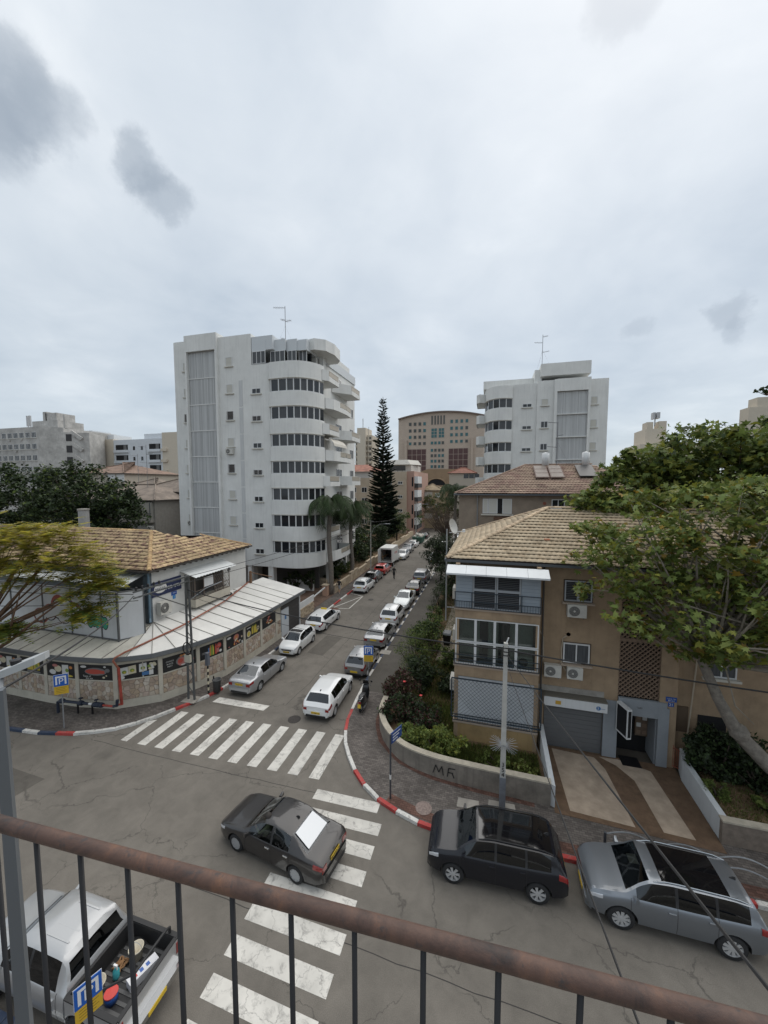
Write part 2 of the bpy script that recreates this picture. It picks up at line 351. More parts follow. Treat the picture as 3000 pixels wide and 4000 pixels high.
def colR(px, mid, i):
    x, y = px
    if mid.x > -1.0: return PKR if 2170 < x < 2252 or (i//2) % 2 else PKW
    if mid.y < 21.5:
        if x > 1483 and y > 3100: return PKR if x < 1567 or x > 1650 else PKW
        for lim, c in ((2764, PKW), (2791, PKR), (2824, PKW), (2867, PKR), (3008, PKW), (3055, PKR), (3400, PKW)):
            if y < lim: return c
    return PKW if i % 2 else PKB
kerb_run('kerb', KL, 1, colL); kerb_run('kerb', KR, 1, colR)
kn = MB()
struct('pavement', MB().prism([(60,5.45),(-60,5.45),(-60,-4),(60,-4)][::-1], -.05, .13), A_WALK)   # near side
kb = obj('kerb', None); kb['kind'] = 'structure'
for i in range(40):
    x = -20+i*.98; part('kerb_stone', MB().box(x, x+.965, 5.46, 5.63, -.05, .14), [PKB, PKW][(i//2) % 2], kb)
# left pavement (runs under the corner shop), right pavement
pl = [(p.x, p.y) for p in offset(resample(KL, 1.0), .16)]
struct('pavement', MB().prism([(p[0], p[1]) for p in pl]+[(-21,114),(-21,24),(-30,24),(-60,24)], -.05, .13), A_WALK)
pr_ = [(p.x, p.y) for p in offset(resample(KR, 1.0), .16)]
WALLR = [(-5.75,20.6),(-5.62,19.2),(-5.02,17.85),(-3.9,16.68),(-2.35,16.12),(-.42,15.9),(2.62,15.76)]
struct('pavement', MB().prism(pr_+[(60,16.2),(8.6,16.2),(2.6,16.2),(-.4,16.2),(-2.3,16.4),(-3.7,17.0),(-4.8,18.0),(-5.4,19.3),(-5.4,114)], -.05, .13), A_WALK)
# red edging strips of the pavements
def strip(pl, w, z, m, name='paving_strip', par=None):
    a = [Vector(p) for p in pl]; b = offset(a, w); n = len(a)
    o = struct(name, MB().add([(p.x, p.y, z) for p in a]+[(p.x, p.y, z) for p in b], [(i, i+1, n+i+1, n+i) for i in range(n-1)]), m); return o
strip(offset(resample([(-3.9,14.25),(-2.8,13.9),(-1.8,13.68),(0,13.65),(2.6,13.82),(12,13.85)], .6), .0), .42, .136, A_RED)
strip(resample([(-5.95,20.5),(-5.85,19.1),(-5.25,17.7),(-4.05,16.5),(-2.45,15.9),(-.45,15.68),(2.6,15.52)], .6), .22, .136, A_RED)
strip([(-17.6,36.5),(-17.6,75)], 2.3, .137, A_RED)
strip([(-16.0,32.2),(-16.0,36.4)][::-1], .9, .1365, A_RED)
# tarmac surfacing of the right pavement along the street
A_TAR = asphalt('pavement_tarmac', .075, .10, .3)
strip([(-5.55,22.0),(-5.55,100)], 2.05, .137, A_TAR)
# crosswalk stripes, stop line, bay markings: thin sheets on the road
def stripe(p, name='crosswalk_stripe', z=.004, m=None):
    return struct(name, MB().add([(q[0], q[1], z) for q in p], [tuple(range(len(p)))]), m or PW, parent=road)
for k in range(11):
    b0 = -17.35+k*1.045 if k else -17.6
    x0, x1 = -7.3-(10-k)*1.052, 0
    xl = -7.62-(10-k)*1.05; w = .5
    yn, yf = 14.3+.035*k, 17.15+.06*k
    if k == 0: stripe([(-18.15,14.33),(-17.75,14.33),(-17.75,16.2),(-18.15,15.95)])
    else: stripe([(xl, yn), (xl+w, yn+.02), (xl+w, yf+.02), (xl, yf)])
for k in range(10):
    y = 14.28-k*.94
    xr = -3.8 if k else -4.12
    stripe([(-6.95, y-.62+.02*k), (xr, y-.58), (xr, y-.06), (-6.95, y-.1+.02*k)])
stripe([(-16.0,18.5),(-12.5,18.55),(-12.42,19.08),(-15.92,19.06)], 'stop_line')
def line(p, q, w=.12): 
    p, q = Vector(p), Vector(q); n = (q-p).normalized(); n = Vector((-n.y, n.x))*w/2; stripe([p-n, q-n, q+n, p+n][:4], 'bay_line')
for p, q in (((-16.0,36.6),(-14.2,37.0)),((-14.2,37.0),(-14.2,41.6)),((-14.2,41.6),(-16.0,42.4)),((-15.9,37.0),(-14.3,41.4))): line(p, q)
for p, q in (((-7.95,54.5),(-9.6,60.2)),((-9.6,60.2),(-7.95,62)),((-8.0,55.5),(-8.4,59)),((-14.2,84),(-14.2,96))): line(p, q)
# old seams and a darker utility cut in the road
SEAM = mat('seam_tar', (.035,.032,.03), .9); PATCH = asphalt('asphalt_patch', .085, .115, .2)
for pts in ([(-19.5,13.95),(-14,13.9),(-8.2,13.95),(-5.6,14.05)], [(-11.2,60),(-11.5,40),(-11.3,22),(-11.6,18.9)], [(-40,9.4),(-24,9.2),(-12,9.45),(2,9.2),(30,9.4)], [(-12.1,30.5),(-9.0,33.5),(-8.6,36)]):
    q = resample(pts, .7); q = [p+Vector((random.uniform(-.035,.035), random.uniform(-.035,.035))) for p in q]; a, b = offset(q, .012), offset(q, -.012); n = len(q)
    struct('tar_seam', MB().add([(p.x,p.y,.0022) for p in b]+[(p.x,p.y,.0022) for p in a], [(i,i+1,n+i+1,n+i) for i in range(n-1)]), SEAM, parent=road)
for poly in ([(-13.6,26.2),(-12.2,26.0),(-12.0,29.6),(-13.5,29.8)], [(3.2,7.0),(9.5,6.8),(9.6,7.9),(3.3,8.1)], [(-24.5,10.2),(-19.2,10.0),(-19.0,11.4),(-24.4,11.6)]): stripe(poly, 'asphalt_patch', .0018, PATCH)
# manhole covers and iron lids
def lid(x, y, r, par_z, nm, m1, m2):
    o = struct(nm, MB().lathe([(r, -.01), (r, .0), (r*.86, .003), (r*.84, -.002), (r*.4, .001), (0.001, .002)], (x, y, par_z), 20), m1)
IRON = mat('cast_iron', (.055, .05, .047), .6, .6, var=.3, vs=20, bump=.4, bs=80); IRONR = mat('iron_lid_pinkish', (.22, .17, .15), .8, var=.3, vs=15)
lid(-10.35, 18.3, .36, .012, 'manhole_cover', IRON, None); lid(PG(1655,3158,.13).x, PG(1655,3158,.13).y, .33, .15, 'manhole_cover', IRONR, None)
lid(-12.9, 40.6, .3, .012, 'manhole_cover', IRON, None)
p = PG(1508, 2548, .13); struct('manhole_cover', MB().box(p.x-.45, p.x+.35, p.y-.35, p.y+.35, .1, .143), CONC)
# concrete patches round the poles
for x, y, w, h in ((.72,15.17,1.1,.6),(-17.25,18.2,.9,.8),(-.6,15.0,.9,.5)):
    struct('concrete_patch', MB().prism([(x-w/2,y-h/2),(x+w/2,y-h/2*.8),(x+w/2*.9,y+h/2),(x-w/2*.95,y+h/2*.9)], .1, .1415), CONC)
# garden soil right, driveway
struct('garden_soil', MB().prism([(2.6,15.9),(-.4,16.0),(-2.2,16.25),(-3.7,16.9),(-4.75,17.95),(-5.35,19.3),(-5.35,60),(-1.4,60),(-1.4,19.4),(2.6,19.4)][::-1], .0, .28), SOIL)
struct('garden_soil', MB().prism([(8.55,15.95),(40,15.95),(40,20.1),(9.2,20.1)], .0, .75), SOIL)
DRB = mat('driveway_brown', (.135, .085, .052), .95, var=.25, vs=3, bump=.3, bs=60); DRL = mat('driveway_concrete', (.40, .32, .245), .92, var=.18, vs=2.2, bump=.2, bs=50, dirt=.5)
dr = struct('driveway', MB().prism([(2.75,15.5),(8.35,15.3),(8.45,19.6),(2.75,19.6)], .0, .145), DRB)
for poly in ([(3.35,15.75),(5.6,15.6),(5.35,18.6),(5.05,19.3),(3.2,19.45)], [(6.55,15.65),(7.55,15.6),(7.3,19.0),(6.1,19.45),(5.3,19.42),(5.9,19.0),(6.4,18.2)]):
    struct('concrete_slab', MB().prism(poly, .1, .152), DRL, parent=dr)
# ------------------------------------------------------------------ facade frame helper and shared builders
class Fr:                                 # local frame on a facade: u along (to the viewer's right), z up, d outwards
    def __init__(s, o, u, n=None):
        s.o = Vector((o[0], o[1], 0)); s.u = Vector((u[0], u[1], 0)).normalized(); s.n = Vector((n[0], n[1], 0)).normalized() if n else Vector((s.u.y, -s.u.x, 0))
    def p(s, u, z, d=0.0): q = s.o+s.u*u+s.n*d; return Vector((q.x, q.y, z))
    def box(s, mb, u0, u1, z0, z1, d0, d1, mi=0):
        return mb.hexa([s.p(u0,z0,d1), s.p(u1,z0,d1), s.p(u1,z0,d0), s.p(u0,z0,d0), s.p(u0,z1,d1), s.p(u1,z1,d1), s.p(u1,z1,d0), s.p(u0,z1,d0)], mi)
    def ell(s, mb, u, z, ru, rz, d, n=14, mi=0):
        vs = [s.p(u+ru*cos(2*pi*k/n), z+rz*sin(2*pi*k/n), d) for k in range(n)]; return mb.add(vs, [tuple(range(n))], mi)
    def poly(s, mb, pts, d, mi=0): return mb.add([s.p(u, z, d) for u, z in pts], [tuple(range(len(pts)))], mi)
def clip_half(poly, p, n):                # keep side where (x-p).n <= 0
    out = []
    for i in range(len(poly)):
        a, b = poly[i], poly[(i+1) % len(poly)]; da = (a[0]-p[0])*n[0]+(a[1]-p[1])*n[1]; db = (b[0]-p[0])*n[0]+(b[1]-p[1])*n[1]
        if da <= 0: out.append(a)
        if da*db < 0: t = da/(da-db); out.append((a[0]+(b[0]-a[0])*t, a[1]+(b[1]-a[1])*t))
    return out
def rubble_cells(w, h, size, rng, gap=.012):
    nx, ny = max(1, round(w/size)), max(1, round(h/size)); seeds = []
    for i in range(nx):
        for j in range(ny): seeds.append(((i+.5+rng.uniform(-.42,.42))*w/nx, (j+.5+rng.uniform(-.42,.42))*h/ny))
    for a in seeds:
        poly = [(0,0),(w,0),(w,h),(0,h)]
        for b in seeds:
            if b is a or abs(b[0]-a[0])+abs(b[1]-a[1]) > size*4.5: continue
            d = hypot(b[0]-a[0], b[1]-a[1]); n = ((b[0]-a[0])/d, (b[1]-a[1])/d); m = ((a[0]+b[0])/2-n[0]*gap, (a[1]+b[1])/2-n[1]*gap)
            poly = clip_half(poly, m, n)
            if len(poly) < 3: break
        if len(poly) >= 3: yield poly
def stone_clad(parent, fr, u0, u1, z0, z1, d, size, mats, rng, name='stone', depth=.035):
    for poly in rubble_cells(u1-u0, z1-z0, size, rng):
        cx = sum(p[0] for p in poly)/len(poly); cz = sum(p[1] for p in poly)/len(poly); n = len(poly); dd = depth*rng.uniform(.7, 1.2)
        vs = [fr.p(u0+p[0], z0+p[1], d) for p in poly]+[fr.p(u0+p[0]+(cx-p[0])*.10, z0+p[1]+(cz-p[1])*.10, d+dd) for p in poly]
        mb = MB().add(vs, [tuple(range(n, 2*n))]+[(i, (i+1) % n, n+(i+1) % n, n+i) for i in range(n)])
        part(name, mb, rng.choice(mats), parent)
def in_poly(u, v, poly):
    c = False
    for i in range(len(poly)):
        (x0, y0), (x1, y1) = poly[i], poly[i-1]
        if (y0 > v) != (y1 > v) and u < (x1-x0)*(v-y0)/(y1-y0)+x0: c = not c
    return c
def tile_shape(tw, th, amp=.035, lift=.062, nseg=6):
    vs = []; fs = []
    for r, (y, z) in enumerate(((-.02, lift), (th*1.12, .0))):
        for k in range(nseg+1):
            f = k/nseg; vs.append(((f-.5)*tw*1.02, y, z+amp*(.5-.5*cos(2*pi*f))+.01))
    n = nseg+1
    for k in range(nseg): fs.append((k, k+1, n+k+1, n+k))
    for k in range(n): x, y, z = vs[k]; vs.append((x, y, z-.016))
    for k in range(nseg): fs.append((2*n+k, 2*n+k+1, k+1, k))
    return vs, fs
TILE_BUDGET = {}
def tile_plane(parent, O, U, V, poly, tw, th, m, budget, mesh_key, amp=.018):
    """lay pan tiles over the polygon poly (u,v) of a roof plane; the nearest ones are single parts, the rest one part"""
    U, V = Vector(U).normalized(), Vector(V).normalized(); Nn = U.cross(V).normalized(); O = Vector(O)
    us = [p[0] for p in poly]; vs_ = [p[1] for p in poly]; vs, fs = tile_shape(tw, th, amp)
    if mesh_key not in TILE_BUDGET: TILE_BUDGET[mesh_key] = MB().add(vs, fs).mesh('tile', m, True)
    cells = []
    j = 0; v = min(vs_)
    while v < max(vs_):
        u = min(us)+(tw/2 if j % 2 == 0 else tw*.0)
        while u < max(us)+tw/2:
            if in_poly(u, v+th*.5, poly): cells.append((u, v))
            u += tw
        v += th; j += 1
    R = Matrix((U, V, Nn)).transposed().to_4x4(); cam_p = Vector((0, 0, CAM_H)); rng = random.Random(3)
    def key(c):
        p = O+U*c[0]+V*c[1]; return (p-cam_p).length
    cells.sort(key=key); rest = MB()
    for i, (u, v) in enumerate(cells):
        p = O+U*u+V*v+Nn*.01
        M = Matrix.Translation(p) @ R @ Matrix.Rotation(rng.uniform(-.02, .02), 4, 'Z') @ Matrix.Translation((0, 0, rng.uniform(0, .008)))
        if i < budget:
            o = obj('roof_tile', TILE_BUDGET[mesh_key], parent)
            if parent.parent is None and parent.type == 'EMPTY': M = Matrix.Translation(-parent.location) @ M
            o.matrix_local = M
        else:
            n0 = len(rest.v); rest.add(vs, fs); rest.xf(M, n0)
    if rest.v:
        o = part('tile_field', rest, m, parent, smooth=True); o['kind'] = 'stuff'
    return len(cells)
def ridge_caps(parent, a, b, m, r=.13, step=.36):
    a, b = Vector(a), Vector(b); n = max(1, round((b-a).length/step)); d = (b-a)/n; x = d.normalized(); side = x.cross(Vector((0,0,1))).normalized(); up = side.cross(x)
    for i in range(n):
        p, q = a+d*i, a+d*(i+1.12); vs = []
        for c, rr in ((p, r*1.08), (q, r*.92)):
            for k in range(6): t = pi*k/5; vs.append(c+side*cos(t)*rr+up*(sin(t)*rr*.75+.02))
        part('ridge_tile', MB().add(vs, [(k, k+1, 7+k, 6+k) for k in range(5)]+[tuple(range(6))]), m, parent, smooth=False)
def tilemat(name, c1, c2, sc=3.2, lo=.46, hi=.58, dirt=(.1,.08,.07)):
    if name in MT: return MT[name]
    m = bpy.data.materials.new(name); m.use_nodes = True; t = m.node_tree; b = t.nodes['Principled BSDF']; b.inputs['Roughness'].default_value = .85
    g = t.nodes.new('ShaderNodeNewGeometry'); n = N(t, 'ShaderNodeTexNoise', Scale=sc, Detail=5.0, Roughness=.6, Distortion=.5); Lk(t, g.outputs['Position'], n.inputs['Vector'])
    c = ramp(t, n.outputs[0], [(lo, c1), (hi, c2)]).outputs[0]
    n2 = N(t, 'ShaderNodeTexNoise', Scale=.6, Detail=6.0); Lk(t, g.outputs['Position'], n2.inputs['Vector'])
    c = mixc(t, 1.0, c, ramp(t, n2.outputs[0], [(.3, .75), (.7, 1.12)]).outputs[0], 'MULTIPLY')
    oi = t.nodes.new('ShaderNodeObjectInfo'); c = mixc(t, 1.0, c, ramp(t, oi.outputs['Random'], [(0, .82), (1, 1.12)]).outputs[0], 'MULTIPLY')
    Lk(t, c, b.inputs['Base Color']); MT[name] = m; return m
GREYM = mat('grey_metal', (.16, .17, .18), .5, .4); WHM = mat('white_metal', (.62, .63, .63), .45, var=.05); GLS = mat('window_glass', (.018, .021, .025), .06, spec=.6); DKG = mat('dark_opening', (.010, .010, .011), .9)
CREAM = mat('cream_render', (.46, .43, .36), .9, var=.1, vs=1.5, streak=.25, bump=.15, bs=60); WHITER = mat('white_render', (.55, .55, .53), .9, var=.06, vs=1.0, streak=.22, bump=.12, bs=60)
ALU = mat('white_window_frame', (.60, .61, .61), .4); RUSTP = mat('rusty_pipe', (.26, .09, .055), .75, var=.35, vs=6); BLKM = mat('black_metal', (.015, .015, .017), .5, .3)
def ac_unit(parent_or_none, fr, u, z, w=.85, h=.62, d=.32, d0=.03, label=None, lid=None, fan_side=-1):
    c = fr.p(u, z, d0); t = thing('air_conditioner', label, 'air conditioner', c)
    m = mat('ac_white', (.52, .51, .47), .5, var=.08, vs=3, streak=.2)
    cs = MB(); fr.box(cs, u, u+w, z, z+h, d0, d0+d); part('casing', cs, m, t)
    cu = u+(w*.36 if fan_side < 0 else w*.62); r = h*.40; f = MB(); vs = []
    ring = [fr.p(cu+r*cos(2*pi*k/18), z+h/2+r*sin(2*pi*k/18), d0+d+.006) for k in range(18)]; f.add(ring, [tuple(range(18))]); part('fan_grille', f, mat('fan_dark', (.07, .07, .07), .7), t)
    hub = MB(); fr.ell(hub, cu, z+h/2, r*.22, r*.22, d0+d+.012, 10); part('fan_hub', hub, m, t)
    for k in range(5):
        rr = r*(.35+.15*k); gr = MB(); gr.tube([fr.p(cu+rr*cos(2*pi*q/16), z+h/2+rr*sin(2*pi*q/16), d0+d+.012) for q in range(17)], .004, 3, cap=False); part('grille_ring', gr, m, t)
    br = MB()
    for q in (.15, .85): br.bar(fr.p(u+w*q, z-.03, 0), fr.p(u+w*q, z-.03, d0+d), .03, .03)
    part('bracket', br, GREYM, t); return t
# ------------------------------------------------------------------ corner shop
WP = [(-48,15.6),(-23.9,15.65),(-20.9,16.12),(-19.1,17.15),(-18.0,18.8),(-17.15,21.3),(-16.95,24.0),(-16.9,31.25)]
shop = thing('corner_shop', 'cream corner shop with stone panels, food posters and white metal lean-to roof', 'shop', (-22, 22, 0))
WPv = [Vector(p) for p in WP]
def wall_pt(L):
    for a, b in zip(WPv, WPv[1:]):
        l = (b-a).length
        if L <= l: return a+(b-a)*(L/l)
        L -= l
    return WPv[-1]
WLEN = sum((b-a).length for a, b in zip(WPv, WPv[1:]))
def wall_L(px):                           # arc length of the wall spot seen at photo column px
    lo, hi = 0.0, WLEN
    for _ in range(40):
        m = (lo+hi)/2; q = wall_pt(m)
        if scr((q.x, q.y, 1.2))[0] < px: lo = m
        else: hi = m
    return lo
cols = [-420, -260, -100, 0, 82, 184, 306, 453, 629, 775, 879, 955, 1020, 1079, 1098]; Ls = [wall_L(c) if c > -400 else 4.0 for c in cols]; Ls[1] = Ls[4]-7.2; Ls[2] = Ls[4]-4.8; Ls[3] = Ls[4]-2.4; Ls[0] = Ls[1]-3
STM = [mat('cladding_stone_%d' % i, c, .9, var=.18, vs=6, bump=.3, bs=30) for i, c in enumerate([(.42,.34,.26),(.37,.29,.21),(.45,.39,.32),(.34,.26,.20),(.41,.33,.275),(.47,.42,.36),(.32,.255,.20)])]
MORT = mat('mortar', (.30, .255, .215), .95, var=.15, vs=5)
rng = random.Random(5)
PRC = lambda nm, c: mat('print_'+nm, c, .5)
PK = PRC('black', (.012,.012,.013)); P_RED = PRC('red', (.42,.07,.05)); P_CRM = PRC('cream', (.55,.50,.36)); P_YEL = PRC('yellow', (.50,.40,.06)); P_GRN = PRC('green', (.18,.26,.05)); P_PINK = PRC('pink', (.42,.16,.14)); P_WHT = PRC('white', (.58,.58,.56)); P_BLU = PRC('blue', (.06,.16,.34)); P_GRY = PRC('grey', (.16,.16,.16)); P_ORG = PRC('orange', (.50,.20,.06))
rp = random.Random(11)
def poster(fr, u0, u1, z0, z1, kind):
    b = MB(); fr.box(b, u0, u1, z0, z1, .0, .03); brd = part('poster', b, PK, shop, label='black food poster in the shop wall'); w, h = u1-u0, z1-z0; n = [0]
    def E(m, u, v, ru, rv):
        mb = MB(); n[0] += 1; fr.ell(mb, u0+u*w, z0+v*h, ru*w, rv*h, .032+.0012*n[0]); part('print', mb, m, brd)
    def Q(m, u, v, ru, rv, sk=.0):
        mb = MB(); n[0] += 1; fr.poly(mb, [(u0+(u-ru)*w, z0+(v-rv)*h), (u0+(u+ru)*w, z0+(v-rv+sk)*h), (u0+(u+ru*.95)*w, z0+(v+rv+sk)*h), (u0+(u-ru*.95)*w, z0+(v+rv)*h)], .032+.0012*n[0]); part('print', mb, m, brd)
    if kind == 'sea':
        E(P_GRY,.5,.55,.33,.26); E(P_RED,.45,.55,.26,.17); Q(P_RED,.68,.53,.09,.10); E(P_WHT,.14,.86,.09,.08); E(P_WHT,.78,.88,.04,.06); E(P_CRM,.74,.18,.04,.06); E(P_CRM,.82,.3,.025,.05); E(P_GRY,.86,.66,.07,.13)
        for i, (tx, sx, v) in enumerate((('Taste of', .24, .25), ('the sea', .31, .11))): lettering(tx, h*.17, P_WHT, brd, fr.p(u0+sx*w, z0+v*h, .05), fr.u, (0,0,1), depth=.002)
    elif kind == 'packs':
        for u, v, m in ((.16,.5,P_WHT),(.36,.56,P_CRM),(.63,.62,P_WHT)): Q(m,u,v,.10,.27,.05); E(P_GRN,u,v-.02,.06,.12); E(P_YEL,u+.01,v-.06,.03,.06)
        for k in range(7): E(rp.choice([P_GRN,P_CRM,P_WHT]), .84+rp.uniform(-.08,.1), .68+rp.uniform(-.2,.2), .05, .09)
        E(P_WHT,.10,.14,.07,.12); Q(P_BLU,.7,.22,.1,.12,.02); Q(P_WHT,.84,.25,.055,.16,.02)
    elif kind == 'meat':
        E(P_GRY,.64,.5,.26,.36); E(P_PINK,.55,.45,.12,.3); E(P_RED,.52,.5,.08,.16); E(P_CRM,.72,.5,.045,.3); E(P_RED,.86,.4,.09,.13); E(P_PINK,.8,.75,.12,.1); E(P_ORG,.55,.85,.05,.07); E(P_ORG,.64,.88,.04,.06); E(P_WHT,.6,.2,.07,.05)
        for i, tx in enumerate(('CHOICE', 'BLACK', 'MEAT')): lettering(tx, h*.13, P_WHT, brd, fr.p(u0+.2*w, z0+(.68-.17*i)*h, .05), fr.u, (0,0,1), depth=.002)
    elif kind == 'sauce':
        for i, (m, u) in enumerate(((P_ORG,.44),(P_YEL,.55),(P_GRN,.50),(P_RED,.68))): Q(m,u,.42,.045,.3); Q(m,u,.78,.018,.1)
        E(P_RED,.82,.68,.10,.2); E(P_PINK,.82,.68,.05,.09); Q(P_PINK,.76,.35,.06,.16); E(P_WHT,.88,.25,.06,.1); Q(P_BLU,.36,.55,.03,.2)
        for v in (.5,.42): E(P_GRY,.15,v,.1,.03)
    elif kind == 'cold':
        E(P_PINK,.58,.66,.16,.24); E(P_ORG,.58,.66,.09,.15); E(P_WHT,.16,.84,.12,.09)
        for k in range(16): E(rp.choice([P_PINK,P_CRM,P_WHT,P_ORG]), rp.uniform(.1,.92), rp.uniform(.08,.62), rp.uniform(.03,.07), rp.uniform(.04,.11))
    elif kind == 'oil':
        for u in (.45,.58,.68): Q(P_YEL,u,.5,.05,.32); Q(P_GRN,u,.86,.02,.06)
        E(P_CRM,.2,.35,.13,.26); E(P_YEL,.2,.35,.09,.19); E(P_CRM,.84,.45,.09,.17); E(PK,.84,.45,.05,.1); E(P_YEL,.72,.25,.09,.12); Q(P_WHT,.2,.84,.13,.04)
    elif kind == 'grill':
        for k in range(13): E(rp.choice([P_PINK,P_ORG,P_RED,P_CRM]), .55+rp.uniform(-.2,.2), rp.uniform(.15,.88), .07, .07)
    elif kind == 'yellow':
        Q(P_YEL,.42,.52,.13,.35,.03); Q(P_YEL,.70,.55,.13,.35,.03); E(P_GRN,.42,.5,.06,.12); E(P_GRN,.7,.52,.06,.12); Q(P_GRY,.56,.1,.3,.05)
    else:
        E(P_WHT,.2,.3,.12,.17); E(P_CRM,.4,.55,.13,.22); Q(P_WHT,.66,.5,.12,.34,.04); E(P_GRN,.72,.5,.06,.13); E(P_ORG,.86,.72,.06,.1); E(P_YEL,.75,.15,.18,.08); E(P_PINK,.3,.75,.1,.1)
kinds = ['mix','yellow','mix','yellow','mix','sea','packs','meat','sauce','cold','oil','grill']; ki = {4:'yellow',5:'mix',6:'sea',7:'packs',8:'meat',9:'sauce',10:'cold',11:'oil',12:'grill'}
for i in range(len(Ls)-1):
    L0, L1 = Ls[i], Ls[i+1]; n = max(1, int((L1-L0)/2.6)) if i >= 2 else 1
    a, b = wall_pt(L0), wall_pt(L1); fr = Fr((a.x, a.y), (b.x-a.x, b.y-a.y)); w = (b-a).length; zt = 2.98
    core = MB(); fr.box(core, -.02, w+.02, .1, .60, -.22, .02); part('plinth', core, CREAM, shop)
    bk = MB(); fr.box(bk, 0, w, .60, 3.05, -.22, -.03); part('wall', bk, CREAM, shop)
    tb = MB(); fr.box(tb, 0, w, 2.74, 3.05, -.03, .015); part('lintel', tb, CREAM, shop)
    sl_ = MB(); fr.box(sl_, .1, w-.1, 1.76, 1.84, -.03, .03); part('sill', sl_, CREAM, shop)
    bs_ = MB(); fr.box(bs_, .09, w-.09, .60, 1.76, -.03, -.015); part('mortar_bed', bs_, MORT, shop)
    pi_ = MB(); fr.box(pi_, -.11, .11, .60, 3.0, -.03, .05); part('pilaster', pi_, CREAM, shop)
    if i >= 3 and i != 13: stone_clad(shop, fr, .12, w-.12, .62, 1.75, -.015, .255, STM, rng)
    elif i == 13: stone_clad(shop, fr, .1, w-.05, .62, 1.75, -.015, .3, STM, rng)
    if i == 7:
        poster(fr, .14, w-.14, 1.84, 2.74, 'packs'); mu = MB(); fr.box(mu, w*.6, w*.6+.06, 1.84, 2.74, .0, .05); part('mullion', mu, CREAM, shop)
    elif i < 13: poster(fr, .14, w-.14, 1.84, 2.74, ki.get(i, 'mix'))
# white door and dark shutter at the far end
a = wall_pt(Ls[-1]); fe = Fr((a.x, a.y), (0, 1)); wl = 31.25-a.y
part('door', fe.box(MB(), .05, 1.25, .13, 2.45, -.1, .03), mat('door_white', (.50,.53,.56), .5), shop); dn = MB(); fe.box(dn, .55, .85, 1.5, 1.85, .03, .036); part('door_notice', dn, P_BLU, shop)
for k in range(12): part('shutter_slat', fe.box(MB(), 1.30, wl-.1, .15+k*.195, .335+k*.195, -.1, -.01+.012*(k % 2)), mat('shutter_charcoal', (.055,.052,.05), .6), shop)
part('lintel', fe.box(MB(), 0, wl, 2.47, 3.0, -.1, .0), mat('shutter_charcoal', (.055,.052,.05), .6), shop); part('end_post', fe.box(MB(), wl-.09, wl+.06, .1, 3.0, -.1, .05), WHM, shop)
part('end_wall', MB().box(-21, -17.0, 31.1, 31.25, .1, 3.2), CREAM, shop); part('door_reveal', MB().box(-17.4, -17.02, a.y, 31.1, .12, .14), CONC, shop)
# lean-to roof: metal sheets from the eaves up to the upper storey
EV = offset([wall_pt(WLEN*k/80) for k in range(81)], -.42); ROOFW = mat('roof_sheet_white', (.66,.65,.62), .5, var=.05, vs=1.2, dirt=.22, stretch=(1,1,1)); RUB = mat('roof_seam', (.22,.21,.19), .7)
ROOFD = mat('roof_sheet_stained', (.54,.52,.46), .55, var=.1, vs=.8, dirt=.75)
def eave_pt(L): q0 = wall_pt(max(0, L-.3)); q1 = wall_pt(min(WLEN, L+.3)); t = (q1-q0).normalized(); q = wall_pt(L); return q+Vector((t.y, -t.x))*.42
def inner_pt(e):
    if e.y < 18.9 and e.x < -21.0: return Vector((e.x, 19.2))
    if e.x > -21.0 and e.y > 19.2: return Vector((-21.0, e.y))
    return Vector((-21.0, 19.2))
L = Ls[0]-3.0; seams = []
while L < WLEN: seams.append(L); L += 1.16
seams[-1] = WLEN
for i in range(len(seams)-1):
    e0, e1 = eave_pt(seams[i]), eave_pt(seams[i+1])
    if i == len(seams)-2: e1 = Vector((e1.x, 31.6))
    i0, i1 = inner_pt(e0), inner_pt(e1); ze, zi = 3.36, 4.22
    mb = MB(); s = [(e0.x,e0.y,ze),(e1.x,e1.y,ze),(i1.x,i1.y,zi),(i0.x,i0.y,zi)]
    mb.hexa([(x,y,z-.05) for x, y, z in s]+s); part('roof_sheet', mb, ROOFD if seams[i+1] < Ls[8]-.5 else ROOFW, shop)
    rb = MB(); rb.bar((e0.x,e0.y,ze+.012),(i0.x,i0.y,zi+.012), .035, .045); part('roof_seam', rb, RUB, shop)
    fa = MB(); d = (e1-e0); fa.bar((e0.x,e0.y,ze-.12),(e1.x,e1.y,ze-.12), .05, .26); part('fascia', fa, GREYM, shop)
    sf = MB(); w0, w1 = wall_pt(seams[i]), wall_pt(seams[i+1]); sf.add([(e0.x,e0.y,3.08),(e1.x,e1.y,3.08),(w1.x,w1.y,3.06),(w0.x,w0.y,3.06)], [(0,1,2,3)]); part('soffit', sf, CREAM, shop)
# upper storey
part('upper_wall', MB().box(-21.25,-21.0,19.2,29.0,4.0,7.72), WHITER, shop, label='white upper wall facing the side street')
part('upper_wall', MB().box(-46,-21.3,21.6,21.8,3.6,7.72), mat('porch_wall', (.22,.24,.25), .9, var=.1), shop); part('upper_wall', MB().box(-27,-21.25,28.75,28.98,3.4,7.7), WHITER, shop)
part('porch_floor', MB().box(-46,-21.25,19.2,21.6,4.0,4.19), CONC, shop); part('corner_pier', MB().box(-21.45,-20.98,18.98,19.2,4.0,7.7), mat('pier_blue_grey', (.09,.115,.135), .7, var=.2), shop)
part('downpipe', MB().tube([(-20.95,18.93,7.5),(-20.95,18.93,4.6),(-20.8,18.8,4.35)], .07, 8), mat('pipe_blue_grey', (.12,.19,.25), .5), shop)
